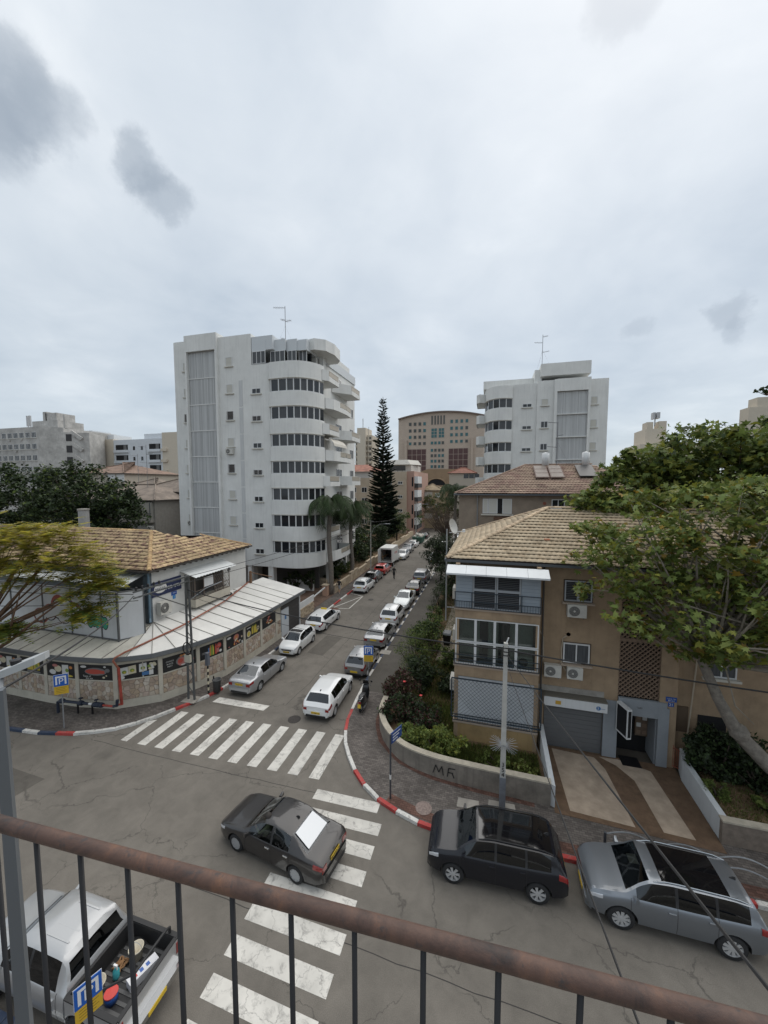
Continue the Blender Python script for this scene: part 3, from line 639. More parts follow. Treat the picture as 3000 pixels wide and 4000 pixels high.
# hipped tile roof
ez, sl2 = 7.72, 1.94/4.0; TL1 = tilemat('shop_roof_tile', (.50,.37,.215), (.20,.115,.085), 3.0, .48, .60)
P1 = (-24.5, 22.6, ez+1.94); P2 = (-23.0, 26.1, ez+2.5*sl2); DIP = (-22.9, 24.5, ez+2.4*sl2)
sl_len = sqrt(1+sl2*sl2)
part('roof_deck', MB().add([(-20.5,18.6,ez),(-20.5,29.1,ez),P2,DIP,P1], [(0,1,2,3,4)]), mat('roof_deck_brown', (.09,.06,.05), .9), shop)
part('roof_deck', MB().add([(-46,18.6,ez),(-20.5,18.6,ez),P1,(-46,22.6,P1[2])], [(0,1,2,3)]), MT['roof_deck_brown'], shop)
part('roof_deck', MB().add([P1,DIP,(-30,28,ez+.9),(-46,27,ez),(-46,22.6,P1[2])], [(0,1,2,3,4)]).add([P2,(-20.5,29.1,ez),(-30,29.1,ez),(-30,26,ez+1)], [(0,1,2,3)]), MT['roof_deck_brown'], shop)
tile_plane(shop, (-20.5,18.6,ez+.02), (0,1,0), (-1,0,sl2), [(0,0),(10.5,0),(7.5,2.5*sl_len),(5.9,2.4*sl_len),(4.0,4.0*sl_len)], .30, .37, TL1, 190, 'shop')
tile_plane(shop, (-46,18.6,ez+.02), (1,0,0), (0,1,sl2), [(11,0),(25.5,0),(21.5,4*sl_len),(11,4*sl_len)], .30, .37, TL1, 110, 'shop')
CAPM = tilemat('shop_ridge_tile', (.46,.32,.16), (.36,.23,.12)); ridge_caps(shop, (-20.5,18.6,ez+.05), P1, CAPM); ridge_caps(shop, P2, (-20.5,29.1,ez+.04), CAPM); ridge_caps(shop, (-36,22.6,P1[2]), P1, CAPM)
gt = MB(); gt.bar((-20.44,18.5,ez-.03),(-20.44,29.2,ez-.03), .09, .1); gt.bar((-46,18.52,ez-.03),(-20.4,18.52,ez-.03), .09, .1); part('gutter', gt, mat('gutter_brown', (.05,.045,.04), .5), shop)
part('soffit', MB().box(-21.0,-20.5,18.6,29.1,ez-.09,ez-.06), CREAM, shop)
for k in range(18): part('rafter_end', MB().box(-21.0,-20.55,19.3+k*.56,19.4+k*.56,ez-.19,ez-.09), MT['gutter_brown'], shop)
# awning over the porch, partition with graffiti
AWN = mat('corrugated_white', (.58,.60,.60), .45, .2); WHP = mat('partition_white', (.56,.58,.60), .5, var=.05, vs=1, streak=.15)
t = thing('awning', 'white ribbed metal awning over the shop terrace', 'awning', (-26, 18, 7))
for k in range(20):
    x = -31.5+k*.51; part('awning_sheet', MB().hexa([(x,17.5,6.98),(x+.505,17.5,6.98),(x+.505,19.1,7.42),(x,19.1,7.42),(x,17.5,7.0),(x+.505,17.5,7.0),(x+.505,19.1,7.44),(x,19.1,7.44)]), AWN, t)
    part('awning_rib', MB().bar((x,17.48,7.02),(x,19.1,7.46), .05, .05), AWN, t)
for x in (-31,-26,-21.5): part('awning_strut', MB().bar((x,19.1,6.3),(x,17.6,6.95), .04, .04), GREYM, t)
pt = thing('partition', 'white panel screen with grey posts and spray graffiti on the shop roof', 'screen', (-26, 17.1, 3.7)); FRM = mat('frame_grey', (.12,.125,.13), .5, .3)
xs = [-39,-36.2,-33.4,-30.5,-27.6,-25.13,-22.67,-21.38]
for i in range(len(xs)-1):
    part('screen_panel', MB().box(xs[i]+.04, xs[i+1]-.04, 17.12, 17.16, 3.85, 6.7), WHP, pt); part('post', MB().box(xs[i]-.04, xs[i]+.04, 17.08, 17.18, 3.6, 6.74), FRM, pt)
part('corner_post', MB().box(-21.42,-21.32,17.06,17.18,3.55,6.76), FRM, pt); part('rail', MB().box(-39,-21.4,17.07,17.17,6.70,6.76).box(-39,-21.4,17.07,17.17,3.78,3.85), FRM, pt)
f2 = Fr((-21.37,17.12), (.8,1.1)); part('screen_panel', f2.box(MB(), .05, 1.3, 3.85, 6.7, -.02, .02), WHP, pt); part('rail', f2.box(MB(), .03, 1.34, 6.70, 6.76, -.04, .04).hexa([f2.p(.03,3.8,.04),f2.p(1.34,3.8,.04),f2.p(1.34,3.8,-.04),f2.p(.03,3.8,-.04),f2.p(.03,3.85,.04),f2.p(1.34,3.85,.04),f2.p(1.34,3.85,-.04),f2.p(.03,3.85,-.04)]), FRM, pt); part('post', f2.box(MB(), 1.3, 1.38, 3.6, 6.76, -.04, .04), FRM, pt)
fg = Fr((-30,17.12), (1,0)); GW = mat('spray_white', (.55,.56,.57), .6); GK = mat('spray_black', (.02,.02,.02), .6); GRd = mat('spray_red', (.30,.06,.045), .6); GG = mat('spray_green', (.05,.30,.20), .6)
def blob(m, u, z, ru, rz, d): b = MB(); fg.ell(b, u, z, ru, rz, d, 18); part('graffiti', b, m, pt)
for i, (u, z, ru, rz) in enumerate(((2.15,4.75,.55,.42),(3.0,4.95,.5,.45),(3.75,5.3,.55,.62),(4.5,5.35,.6,.6),(5.1,5.1,.55,.55),(4.2,4.75,.5,.35))):
    blob(GRd, u+.02, z-.02+.1*(i % 3), ru*1.22, rz*1.22, .0015); blob(GK, u, z, ru*1.08, rz*1.08, .003+.001*i); blob(GW, u, z, ru*.93, rz*.93, .010+.001*i)
for i in range(5): blob(GK, 6.4+.3*i, 4.75+.08*(i % 2), .25, .42, .004+.001*i); blob(GG, 6.4+.3*i, 4.75+.08*(i % 2), .21, .36, .010+.001*i)
# sign board, street plates, enclosed balcony with grille and awning, vent, roof pipe
fs_ = Fr((-21.0,19.2), (0,1)); NAVY = mat('sign_navy', (.018,.026,.075), .45); sg = thing('shop_sign', 'dark blue shop sign board with white oval emblem and lettering', 'sign', (-21,20.5,6.3))
bo = MB(); fs_.box(bo, -.05, 2.38, 5.83, 6.78, .0, .06); part('board', bo, NAVY, sg); ov = MB(); fs_.ell(ov, .62, 6.33, .50, .33, .064, 24); part('emblem', ov, P_WHT, sg)
lettering('MANIA', .27, NAVY, sg, fs_.p(.62,6.27,.068), fs_.u, (0,0,1)); lettering('• BBQ •', .13, NAVY, sg, fs_.p(.62,6.50,.068), fs_.u, (0,0,1)); lettering('מעדני מניה', .36, P_WHT, sg, fs_.p(1.72,6.2,.064), fs_.u, (0,0,1), rtl=True); lettering('• • •', .22, P_ORG, sg, fs_.p(1.75,6.58,.064), fs_.u, (0,0,1))
STB2 = mat('street_plate_blue', (.012,.07,.30), .4)
sp = thing('street_plate', 'small blue street name plate on the white shop wall', 'plate', fs_.p(1.75,5.6,.01)); b = MB(); fs_.box(b, 1.52, 1.99, 5.53, 5.79, .003, .02); part('plate', b, STB2, sp); lettering('רחוב', .13, P_WHT, sp, fs_.p(1.75,5.68,.023), fs_.u, (0,0,1), rtl=True)
sp = thing('house_number_plate', 'tiny blue number plate under the street name on the shop wall', 'plate', fs_.p(1.75,5.3,.01)); b = MB(); fs_.box(b, 1.64, 1.87, 5.27, 5.51, .003, .02); part('plate', b, mat('plate_sky_blue', (.02,.20,.48), .4), sp); lettering('1', .18, P_WHT, sp, fs_.p(1.75,5.39,.023), fs_.u, (0,0,1))
ac_unit(None, fs_, .2, 4.62, .88, .85, .34, .12, 'white air conditioner under the blue shop sign')
bl = thing('enclosed_balcony', 'grilled projecting balcony with corrugated awning on the shop wall', 'balcony', (-20.6,23.8,4.6)); fb = Fr((-21.0,22.0), (0,1)); bw = 3.75
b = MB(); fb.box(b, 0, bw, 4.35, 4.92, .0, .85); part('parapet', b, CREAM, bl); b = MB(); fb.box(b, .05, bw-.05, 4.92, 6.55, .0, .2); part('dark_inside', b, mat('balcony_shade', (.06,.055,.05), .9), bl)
GRB = mat('grille_brown', (.15,.12,.10), .6, .3)
for u in (0.03, .9, 2.05, 3.0, bw-.03): b = MB(); b.bar(fb.p(u,4.92,.8), fb.p(u,6.6,.8), .05, .05); part('grille_post', b, GRB, bl)
for z in (4.95, 5.5, 6.55): b = MB(); b.bar(fb.p(0,z,.8), fb.p(bw,z,.8), .04, .04); part('grille_rail', b, GRB, bl)
for z in (4.95, 5.5, 6.55):
    b = MB(); b.bar(fb.p(0.03,z,.05), fb.p(0.03,z,.8), .04, .04); part('grille_rail', b, GRB, bl)
for k in range(9):
    b = MB(); b.bar(fb.p(2.05+k*.2,4.95,.81), fb.p(min(bw,2.05+k*.2+1.0),min(6.55,5.95+.6),.81) if k < 4 else fb.p(bw,4.95+(bw-2.05-k*.2)*1.6,.81), .018, .018); part('grille_bar', b, GRB, bl)
    b = MB(); b.bar(fb.p(bw-k*.2,4.95,.82), fb.p(max(2.05,bw-k*.2-1.0),6.55 if k < 4 else 4.95+(bw-k*.2-2.05)*1.6,.82), .018, .018); part('grille_bar', b, GRB, bl)
for k in range(5): b = MB(); b.bar(fb.p(.03,4.95,.1+k*.16), fb.p(.03,6.55,.1+k*.16), .02, .02); part('grille_bar', b, GRB, bl)
b = MB(); fb.box(b, 1.0, 1.95, 5.6, 6.3, .72, .76); part('shutter_panel', b, WHM, bl); b = MB(); b.tube([fb.p(k*.4+.2, 5.15, .7) for k in range(9)], .05, 5); part('balcony_clutter', b, MT['rusty_pipe'] if False else BLKM, bl)
for k in range(15):
    u0 = -.45+k*.3; vs = []
    for u, dz in ((u0,0),(u0+.15,.05),(u0+.3,0)): vs += [fb.p(u,7.05+dz,.0), fb.p(u+.15,6.62+dz,1.25)]
    part('awning_sheet', MB().add(vs+[Vector((v.x,v.y,v.z-.02)) for v in vs], [(0,1,3,2),(2,3,5,4),(6,8,9,7),(8,10,11,9),(1,7,9,3),(3,9,11,5)]), AWN, bl)
b = MB(); fs_.box(b, 7.35, 7.72, 5.95, 6.5, .0, .03); part('vent', b, GREYM, shop)
part('roof_pipe', MB().tube([(-21.3,30.3,4.32),(-19.7,24.5,4.13),(-19.2,19.6,3.98),(-20.05,16.3,3.55),(-20.15,15.85,3.45),(-20.2,15.75,3.3),(-20.2,15.95,2.9),(-20.2,16.05,2.75)], .055, 7), RUSTP, shop)
part('downpipe', MB().tube([(-20.2,16.05,2.75),(-20.15,16.1,.55)], .075, 8), mat('red_pipe', (.28,.045,.03), .55, var=.3, vs=5), shop)
part('roof_debris', MB().tube([(-20.4,26.8+.3*cos(a),4.22+.02*sin(a*3)) for a in [0,1,2,3]], .04, 5), BLKM, shop)
c = MB().tube([(-20.55+.28*cos(a), 25.9+.42*sin(a), 4.2) for a in [2*pi*k/16 for k in range(17)]], .05, 6); single('black_ring', c, BLKM, 'black ring lying on the shop lean-to roof', 'ring')
single('roof_post', MB().box(-20.95,-20.8,29.4,29.6,4.2,5.3).bar((-20.9,29.5,5.2),(-19.3,30.6,4.6), .06, .06), mat('brown_timber', (.16,.09,.05), .8), 'short brown post with slanted stay at the far end of shop roof', 'post')
ch = thing('chimney', 'grey round-topped chimney beyond the shop roof ridge', 'chimney', (-34.8,25.2,8)); part('stack', MB().lathe([(.42,-1),(.40,2.55)], (-34.8,25.2,8.4), 14), mat('chimney_grey', (.30,.30,.29), .9, var=.15), ch); part('cap', MB().lathe([(.46,2.5),(.46,2.62),(.2,2.64)], (-34.8,25.2,8.4), 14), CONC, ch)
# backflow valve assembly on the pavement
bf = thing('water_pipe_assembly', 'dark blue and red water valve pipes along the shop plinth', 'pipes', (-21.9,15.2,.13)); BLV = mat('valve_blue_black', (.015,.022,.04), .5)
p0_, p1_ = PG(228,2745,.13), PG(452,2753,.75); A, B = Vector((-23.6,15.05,.85)), Vector((-20.35,15.75,.62)); dv = (B-A)
part('pipe', MB().tube([(A.x,A.y,.13),(A.x,A.y,.78),A+dv*.04,A+dv*.55], .075, 8), BLV, bf); part('red_pipe', MB().tube([A+dv*.8,B,(-20.15,16.05,.62)], .06, 8), MT['red_pipe'], bf); part('white_collar', MB().tube([A+dv*.56,A+dv*.62], .06, 8), WHM, bf)
for f in (.08,.42,.68,.73,.78): part('valve', MB().lathe([(.001,-.12),(.13,-.12),(.15,0),(.13,.12),(.001,.12)], A+dv*f, 10, 'x'), BLV, bf)
for f in (.42,.70): q = A+dv*f; part('valve_wheel', MB().lathe([(.02,.1),(.02,.26),(.11,.27),(.11,.29),(.001,.3)], q, 10), BLV, bf)
for f in (.36,.62): q = A+dv*f; part('stand', MB().bar((q.x,q.y,.13),q, .07, .07), BLKM, bf)
part('cap_elbow', MB().tube([B,(B.x+.2,B.y+.05,.66),(B.x+.24,B.y+.06,1.0)], .08, 8), BLV, bf)
# ------------------------------------------------------------------ white apartment blocks
WB = mat('white_block_render', (.68,.685,.665), .88, var=.06, vs=.5, streak=.30, dirt=.12, bump=.1, bs=40); WB2 = mat('white_block_cream_sill', (.55,.53,.47), .85, var=.08, streak=.2)
SCRN = mat('service_screen_grey', (.52,.53,.53), .8, var=.10, vs=1.6, stretch=(9,9,.4)); SHUT = mat('roller_shutter_cream', (.54,.53,.48), .7); BRG = mat('balustrade_beige', (.34,.30,.24), .5); LACE = mat('curtain_grey', (.055,.06,.066), .5, spec=.6, var=.4, vs=3, stretch=(8,8,.3))
rg = random.Random(21)
def win_small(par, fr, u0, u1, z0, z1, panes=2, sill=True, state='glass', d=.0):
    """window in a wall face: frame, panes, sill"""
    fm = MB(); fr.box(fm, u0, u1, z0, z0+.06, d, d+.05); fr.box(fm, u0, u1, z1-.06, z1, d, d+.05); fr.box(fm, u0, u0+.06, z0+.06, z1-.06, d, d+.05); fr.box(fm, u1-.06, u1, z0+.06, z1-.06, d, d+.05)
    for k in range(1, panes): u = u0+(u1-u0)*k/panes; fr.box(fm, u-.03, u+.03, z0+.06, z1-.06, d, d+.05)
    w = part('window', fm, ALU if state != 'brown' else BRG, par)
    for k in range(panes):
        a, b = u0+(u1-u0)*k/panes+.03, u0+(u1-u0)*(k+1)/panes-.03; p = MB(); fr.box(p, a, b, z0+.05, z1-.05, d+.0, d+.022); part('pane', p, GLS if state in ('glass', 'brown') else (SHUT if state == 'shut' else (LACE if state == 'lace' else GLS)), w)
    if state == 'shut':
        n = max(3, int((z1-z0)/.14))
        for k in range(n): s = MB(); z = z0+.08+(z1-z0-.16)*k/n; fr.box(s, u0+.07, u1-.07, z, z+.05, d+.022, d+.035); part('slat', s, SHUT, w)
    if state == 'bars':
        for k in range(7): s = MB(); u = u0+(u1-u0)*(k+.5)/7; s.bar(fr.p(u, z0+.02, d+.22), fr.p(u-.05, z1, d+.06), .025, .025); part('grille_bar', s, MT['grille_brown'], w)
    if sill: s = MB(); fr.box(s, u0-.14, u1+.14, z0-.12, z0-.02, d, d+.18); part('sill', s, WB2, w)
    return w
def band(pl, z0, z1, th=.22):
    q = []
    for i in range(len(pl)-1):
        g = [Vector(pl[max(0, min(len(pl)-1, i+j))]) for j in (-1,0,1,2)]
        for k in range(4): t = k/4; q.append(.5*((2*g[1])+(g[2]-g[0])*t+(2*g[0]-5*g[1]+4*g[2]-g[3])*t*t+(3*g[1]-g[0]-3*g[2]+g[3])*t**3))
    q.append(Vector(pl[-1])); a, b = offset(q, -th/2), offset(q, th/2); n = len(q)
    return MB().add([(p.x,p.y,z0) for p in a]+[(p.x,p.y,z0) for p in b]+[(p.x,p.y,z1) for p in a]+[(p.x,p.y,z1) for p in b], sum([[(i,i+1,2*n+i+1,2*n+i),(n+i+1,n+i,3*n+i,3*n+i+1),(2*n+i,2*n+i+1,3*n+i+1,3*n+i),(n+i,n+i+1,i+1,i)] for i in range(n-1)], [])+[(0,2*n,3*n,n),(n-1,2*n-1,4*n-1,3*n-1)])
def balcony(par, pts, ztop, h=1.05, rail=(), roofm=WB, inner=None):
    """pts: outer edge in plan from wall to wall; solid parapet except on the segments listed in rail"""
    n = len(pts); wall = inner or [pts[-1], pts[0]]
    sl_ = MB().prism(pts, ztop-h-.18, ztop-h) if ((pts[1][0]-pts[0][0])*(pts[2][1]-pts[1][1])-(pts[1][1]-pts[0][1])*(pts[2][0]-pts[1][0])) > 0 else MB().prism(pts[::-1], ztop-h-.18, ztop-h)
    b = part('balcony', sl_, roofm, par)
    for i in range(n-1):
        p, q = Vector((*pts[i], 0)), Vector((*pts[i+1], 0)); zc = ztop-h/2-.09
        if i in rail:
            low = MB(); low.bar((p.x,p.y,ztop-h+.10),(q.x,q.y,ztop-h+.10), .12, .55); part('parapet', low, roofm, b)
            pan = MB(); e = (q-p)*.04; pan.bar((p.x+e.x,p.y+e.y,ztop-.33),(q.x-e.x,q.y-e.y,ztop-.33), .03, .52); part('balustrade_panel', pan, BRG, b)
            r = MB(); r.bar((p.x,p.y,ztop-.03),(q.x,q.y,ztop-.03), .07, .06); part('handrail', r, WB2, b)
        else:
            m = MB(); m.bar((p.x,p.y,zc),(q.x,q.y,zc), .12, h+.18); part('parapet', m, roofm, b)
    return b
# ---- left block
AL = 39.0; blk = thing('apartment_block', 'tall white eight-storey apartment block with curved window bays, left of street', 'apartment block', (-28, 45, 0))
fr = Fr((0, AL), (1, 0)); PITCHZ = 3.11
part('wall', MB().box(-38.1,-35.75,AL+.5,56,0,30.65), WB, blk); part('wall', MB().box(-35.75,-35.5,AL-.35,56,0,30.9), WB, blk); part('wall', MB().box(-31.45,-31.2,AL-.35,56,0,30.9), WB, blk)
part('wall', MB().box(-35.5,-31.45,AL-.35,AL+.1,29.0,30.9).box(-35.5,-31.45,AL+.35,56,0,30.9), WB, blk)
part('wall', MB().box(-31.2,-26.75,AL,56,3.45,30.4).box(-31.2,-28.6,AL+3,56,0,3.45), WB, blk); part('wall', MB().box(-26.75,-24.4,AL,56,3.45,26.9).box(-28.0,-27.5,AL+.1,AL+.6,0,3.45).box(-25.2,-24.5,AL+.1,AL+.8,0,3.45), WB, blk)
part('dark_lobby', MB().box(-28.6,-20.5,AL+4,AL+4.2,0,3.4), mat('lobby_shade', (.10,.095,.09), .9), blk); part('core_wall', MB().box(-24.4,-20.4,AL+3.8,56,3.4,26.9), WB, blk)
# service screen: one panel a storey between thin floor bands, with vertical slats
for k in range(8):
    z1 = 28.95-k*PITCHZ; z0 = max(3.0, z1-PITCHZ+.1); s = MB(); fr.box(s, -35.45, -31.5, z0, z1, -.12, -.05); sp = part('service_screen', s, SCRN, blk)
    for j in range(28): t = MB(); u = -35.42+j*.14; fr.box(t, u, u+.05, z0+.02, z1-.02, -.05, .0); part('slat', t, mat('screen_slat', (.56,.57,.57), .7, rnd=.25), sp)
    b = MB(); fr.box(b, -35.5, -31.45, z0-.1, z0, -.12, .03); part('screen_band', b, WB, blk)
for k in range(8):
    z0 = 26.98-k*PITCHZ; st = 'bars' if k in (2,4) else 'shut'
    win_small(blk, fr, -30.2, -29.3, z0, z0+1.05, 1, state=st); win_small(blk, Fr((0,AL+.5),(1,0)), -36.75, -35.95, z0+.08, z0+1.12, 1, state='bars' if k == 2 else 'shut')
    z0 = 23.6-k*PITCHZ
    if k < 7:
        win_small(blk, fr, -26.75, -25.6, z0, z0+.62, 2, state='bars' if k in (1,3) else 'glass')
        s = MB(); fr.box(s, -28.5, -28.02, z0-1.3, z0+1.65, -.02, .03); v = part('vent_strip', s, SCRN, blk)
# curved bay: wall bands and a ribbon of panes on each storey
BAY = [(-24.4,AL),(-24.1,AL-.3),(-23.1,AL-.36),(-22.1,AL-.36),(-21.3,AL-.25),(-20.6,AL+.0),(-20.0,AL+.45),(-19.5,AL+1.05),(-19.15,AL+1.8),(-18.98,AL+2.7)]
for k in range(8):
    zt = 25.04-k*3.06; zb_ = zt-1.45; top = zt+1.62 if k else 26.85
    if k < 7:
        b = auto_smooth(part('bay_band', band(BAY, zt, top), WB, blk)); auto_smooth(part('band_lip', band(BAY, zt-.05, zt+.01, .30), WB2, b))
    else: continue
    w = obj('ribbon_window', None, blk); w.location = -blk.location
    fm = MB()
    for i, (p, q) in enumerate(zip(BAY[1:-1], BAY[2:])):
        p3, q3 = Vector((*p,0)), Vector((*q,0)); f2 = Fr((p[0],p[1]), (q[0]-p[0], q[1]-p[1])); l = (q3-p3).length
        fm_ = MB(); f2.box(fm_, -.02, .10, zb_, zt-.05, -.05, .05); f2.box(fm_, 0, l, zb_, zb_+.07, -.05, .04); f2.box(fm_, 0, l, zt-.12, zt-.05, -.05, .04); o = part('frame', fm_, ALU, w); o.location = (0,0,0)
        g = MB(); f2.box(g, .07, l, zb_+.07, zt-.12, -.06, -.03); o = part('pane', g, rg.choice([GLS, GLS, LACE]), w); o.location = (0,0,0)
zt = 26.85-7*3.06
auto_smooth(part('bay_band', band(BAY, 3.55, 5.2), WB, blk)); part('bay_floor', MB().prism(BAY+[(-20.4,AL+4),(-24.4,AL+4)], 3.5, 3.6), WB, blk); part('bay_roof', MB().prism(BAY+[(-20.4,AL+4),(-24.4,AL+4)], 26.7, 26.8), CONC, blk)
# penthouse glazing and roof pieces
ph = Fr((-26.7, AL+.05), (1, .0)); part('penthouse_wall', MB().box(-26.7,-24.0,AL+.05,56,28.45,30.0).box(-24.0,-20.2,AL+.9,56,28.3,29.4).box(-26.7,-24.2,AL+.2,56,26.8,27.0), mat('penthouse_panel', (.55,.58,.60), .7), blk)
for u0, u1, y in ((-26.6,-24.9,AL+.02),(-24.55,-22.7,AL+.5),(-22.5,-21.4,AL+.8),(-21.3,-20.3,AL+1.2)):
    win_small(blk, Fr((0,y),(1,0)), u0, u1, 26.95, 28.35, 3 if u1-u0 > 1.5 else 2, sill=False, state='lace'); part('penthouse_wall', MB().box(u0-.05,u1+.05,y+.0,y+3,28.35,29.6), MT['penthouse_panel'], blk)
part('roof_parapet', MB().box(-24.6,-20.4,AL+3,54,29.4,30.2), WB, blk)
cp = [(-21.5,AL+2.0),(-19.6,AL+1.6),(-18.5,AL+2.4),(-18.1,AL+4.0),(-18.3,AL+6.2),(-19.0,AL+7.2),(-21.5,AL+7.4)]
part('round_canopy', MB().prism(cp, 28.5, 29.75), WB, blk); part('canopy_column', MB().box(-20.2,-19.7,AL+4.2,AL+5.0,26.3,28.5), WB, blk); part('dark_terrace', MB().box(-21.3,-20.3,AL+2.2,AL+2.4,26.9,28.3), GLS, blk)
# street side with staggered balconies
part('side_wall', MB().box(-21.0,-20.35,AL+3.6,56,3.4,28.4), WB, blk)
for k in range(8):
    zt = 26.42-k*3.06
    if zt < 3: break
    if k % 2 == 0:
        balcony(blk, [(-20.3,AL+2.6),(-18.95,AL+2.2),(-18.4,AL+2.9),(-18.4,AL+5.9),(-20.3,AL+5.9)], zt, rail=(2,)); balcony(blk, [(-20.3,AL+8.2),(-19.2,AL+9.4),(-18.4,AL+10.4),(-18.4,AL+13.8),(-20.3,AL+13.8)], zt+.1, rail=(2,))
    else:
        balcony(blk, [(-20.3,AL+2.6),(-18.9,AL+2.9),(-18.3,AL+3.9),(-18.15,AL+5.6),(-18.15,AL+7.8),(-18.4,AL+10.1),(-20.3,AL+10.1)], zt, rail=(3,4))
    fs2 = Fr((-20.34, AL), (0, 1)); win_small(blk, fs2, 4.2, 5.6, zt-1.0, zt+1.1, 2, sill=False, state='glass'); win_small(blk, fs2, 9.5, 11.5, zt-1.0, zt+1.1, 2, sill=False, state='glass'); win_small(blk, fs2, 14.8, 16.2, zt-.2, zt+1.1, 2, sill=False, state='lace')
a = MB(); pts = [(-18.2,AL+5.5),(-18.2,AL+10)]
awn = thing('awning', 'cream domed fabric awning over a balcony of the left white block', 'awning', (-19,44.6,18.4))
for i in range(6):
    t0, t1 = i*pi/12, (i+1)*pi/12; y0, y1 = AL+3.4, AL+7.6
    q = lambda t: (-20.2+2.2*sin(t), 17.9+1.2*cos(t)-.1)
    (xa, za), (xb, zb2) = q(t0), q(t1); part('awning_cloth', MB().hexa([(xa,y0,za-.02),(xb,y0,zb2-.02),(xb,y1,zb2-.02),(xa,y1,za-.02),(xa,y0,za),(xb,y0,zb2),(xb,y1,zb2),(xa,y1,za)]), mat('awning_cream', (.56,.53,.47), .8), awn)
def antenna(label, x, y, z, h, arms):
    t = thing('roof_antenna', label, 'antenna', (x, y, z)); m = mat('antenna_grey', (.20,.20,.21), .5, .5); part('mast', MB().tube([(0,0,0),(0,0,h)], .035, 6), m, t, False)
    for zz, dx, l in arms:
        part('boom', MB().bar((0,0,zz),(dx*l,0,zz+.12*l), .04, .04), m, t, False)
        for k in range(5): part('element', MB().bar((dx*l*(k+1)/6,-.35,zz+.02*l*(k+1)),(dx*l*(k+1)/6,.35,zz+.02*l*(k+1)), .015, .015), m, t, False)
    for a in (0, 2.1, 4.2): part('guy_wire', MB().tube([(0,0,h*.55),(1.2*cos(a),1.2*sin(a),0)], .006, 3), m, t, False)
    return t
antenna('tall thin antenna mast on the left white block', -24.0, 42.0, 29.4, 5.0, ((4.8,-1,1.6),(3.4,-1,.6),(3.2,1,.8),(1.2,-1,.6)))
ac_unit(None, Fr((0,AL),(1,0)), -30.3, 26.98-3*PITCHZ-.9, .95, .65, .35, .05, 'white air conditioner beside mid-height window of the left white block'); ac_unit(None, Fr((0,AL+.5),(1,0)), -36.6, 26.98-6*PITCHZ-.3, .8, .6, .35, .05, 'white air conditioner low on the left edge of the left white block')
# ---- right block (mirror type)
AR = 57.0; rbk = thing('apartment_block', 'white apartment block with rounded corner bay behind the red-brown roofed house', 'apartment block', (6, 62, 0)); fr = Fr((0, AR), (1, 0)); PR_ = 3.03
part('wall', MB().box(2.7,6.0,AR,72,0,27.05).box(6.0,8.2,AR-.2,72,0,27.3), WB, rbk); part('wall', MB().box(8.15,8.5,AR-.5,72,0,27.3).box(12.3,12.6,AR-.5,72,0,27.35).box(8.5,12.3,AR-.5,72,25.7,27.35).box(8.5,12.3,AR+.3,72,0,25.7), WB, rbk); part('wall', MB().box(12.6,14.85,AR+.2,72,0,27.2), WB, rbk)
part('roof_step', MB().box(-1.2,6.0,AR+1.5,70,27,28.15), WB, rbk); part('lift_house', MB().box(6.4,12.6,AR-.2,68,27.9,29.55).box(5.7,6.6,AR+.6,64,27.0,29.0), WB, rbk)
for k in range(4): part('solar_panel', MB().hexa([(7.4+k*1.3,AR+.3,29.58),(8.6+k*1.3,AR+.3,29.58),(8.6+k*1.3,AR+1.6,29.85),(7.4+k*1.3,AR+1.6,29.85),(7.4+k*1.3,AR+.3,29.63),(8.6+k*1.3,AR+.3,29.63),(8.6+k*1.3,AR+1.6,29.9),(7.4+k*1.3,AR+1.6,29.9)]), mat('solar_dark', (.03,.035,.045), .25), rbk)
for k in range(7):
    z1 = 25.65-k*3.06; z0 = z1-2.95; s = MB(); fr.box(s, 8.5, 12.3, z0, z1, -.1, .15); sp = part('service_screen', s, SCRN, rbk); b = MB(); fr.box(b, 8.5, 12.3, z0-.11, z0, -.1, .42); part('screen_band', b, WB, rbk)
    for j in range(26): t = MB(); u = 8.55+j*.144; fr.box(t, u, u+.05, z0+.02, z1-.02, .15, .2); part('slat', t, MT['screen_slat'], sp)
    z0 = 23.85-k*PR_; win_small(rbk, fr, 4.15, 5.35, z0, z0+.5, 2, state='glass' if k != 1 else 'lace'); win_small(rbk, Fr((0,AR-.2),(1,0)), 6.55, 7.45, z0+.1, z0+1.0, 2 if k else 1, state='shut' if k == 0 else 'lace'); win_small(rbk, Fr((0,AR+.2),(1,0)), 12.75, 13.6, z0, z0+1.05, 1, state='shut')
BY = [(2.75,AR-.15),(1.9,AR-.55),(1.0,AR-.6),(.2,AR-.2),(-.45,AR+.7),(-.8,AR+1.9),(-.9,AR+3.2)][::-1]
for k in range(8):
    zt = 25.19-k*PR_; zb_ = zt-1.35; top = zt+1.5
    b = auto_smooth(part('bay_band', band(BY, zt, zt+PR_-1.35), WB, rbk)); auto_smooth(part('band_lip', band(BY, zt-.05, zt+.01, .3), WB2, b))
    if k == 7: break
    w = obj('ribbon_window', None, rbk); w.location = -rbk.location
    for (p, q) in zip(BY, BY[1:]):
        f2 = Fr(p, (q[0]-p[0], q[1]-p[1])); l = hypot(q[0]-p[0], q[1]-p[1])
        fm_ = MB(); f2.box(fm_, 0, .08, zb_, zt-.04, -.05, .05); f2.box(fm_, 0, l, zb_, zb_+.08, -.05, .04); f2.box(fm_, 0, l, zt-.12, zt-.04, -.05, .04); o = part('frame', fm_, ALU, w); o.location = (0,0,0)
        g = MB(); f2.box(g, .08, l, zb_+.08, zt-.12, -.06, -.03); o = part('pane', g, rg.choice([GLS, GLS, LACE]), w); o.location = (0,0,0)
    balcony(rbk, [(-.8,AR+2.0),(-1.7,AR+1.4),(-2.1,AR+2.0),(-2.1,AR+6),(-.8,AR+6)][::-1], 26.33-k*PR_, rail=())
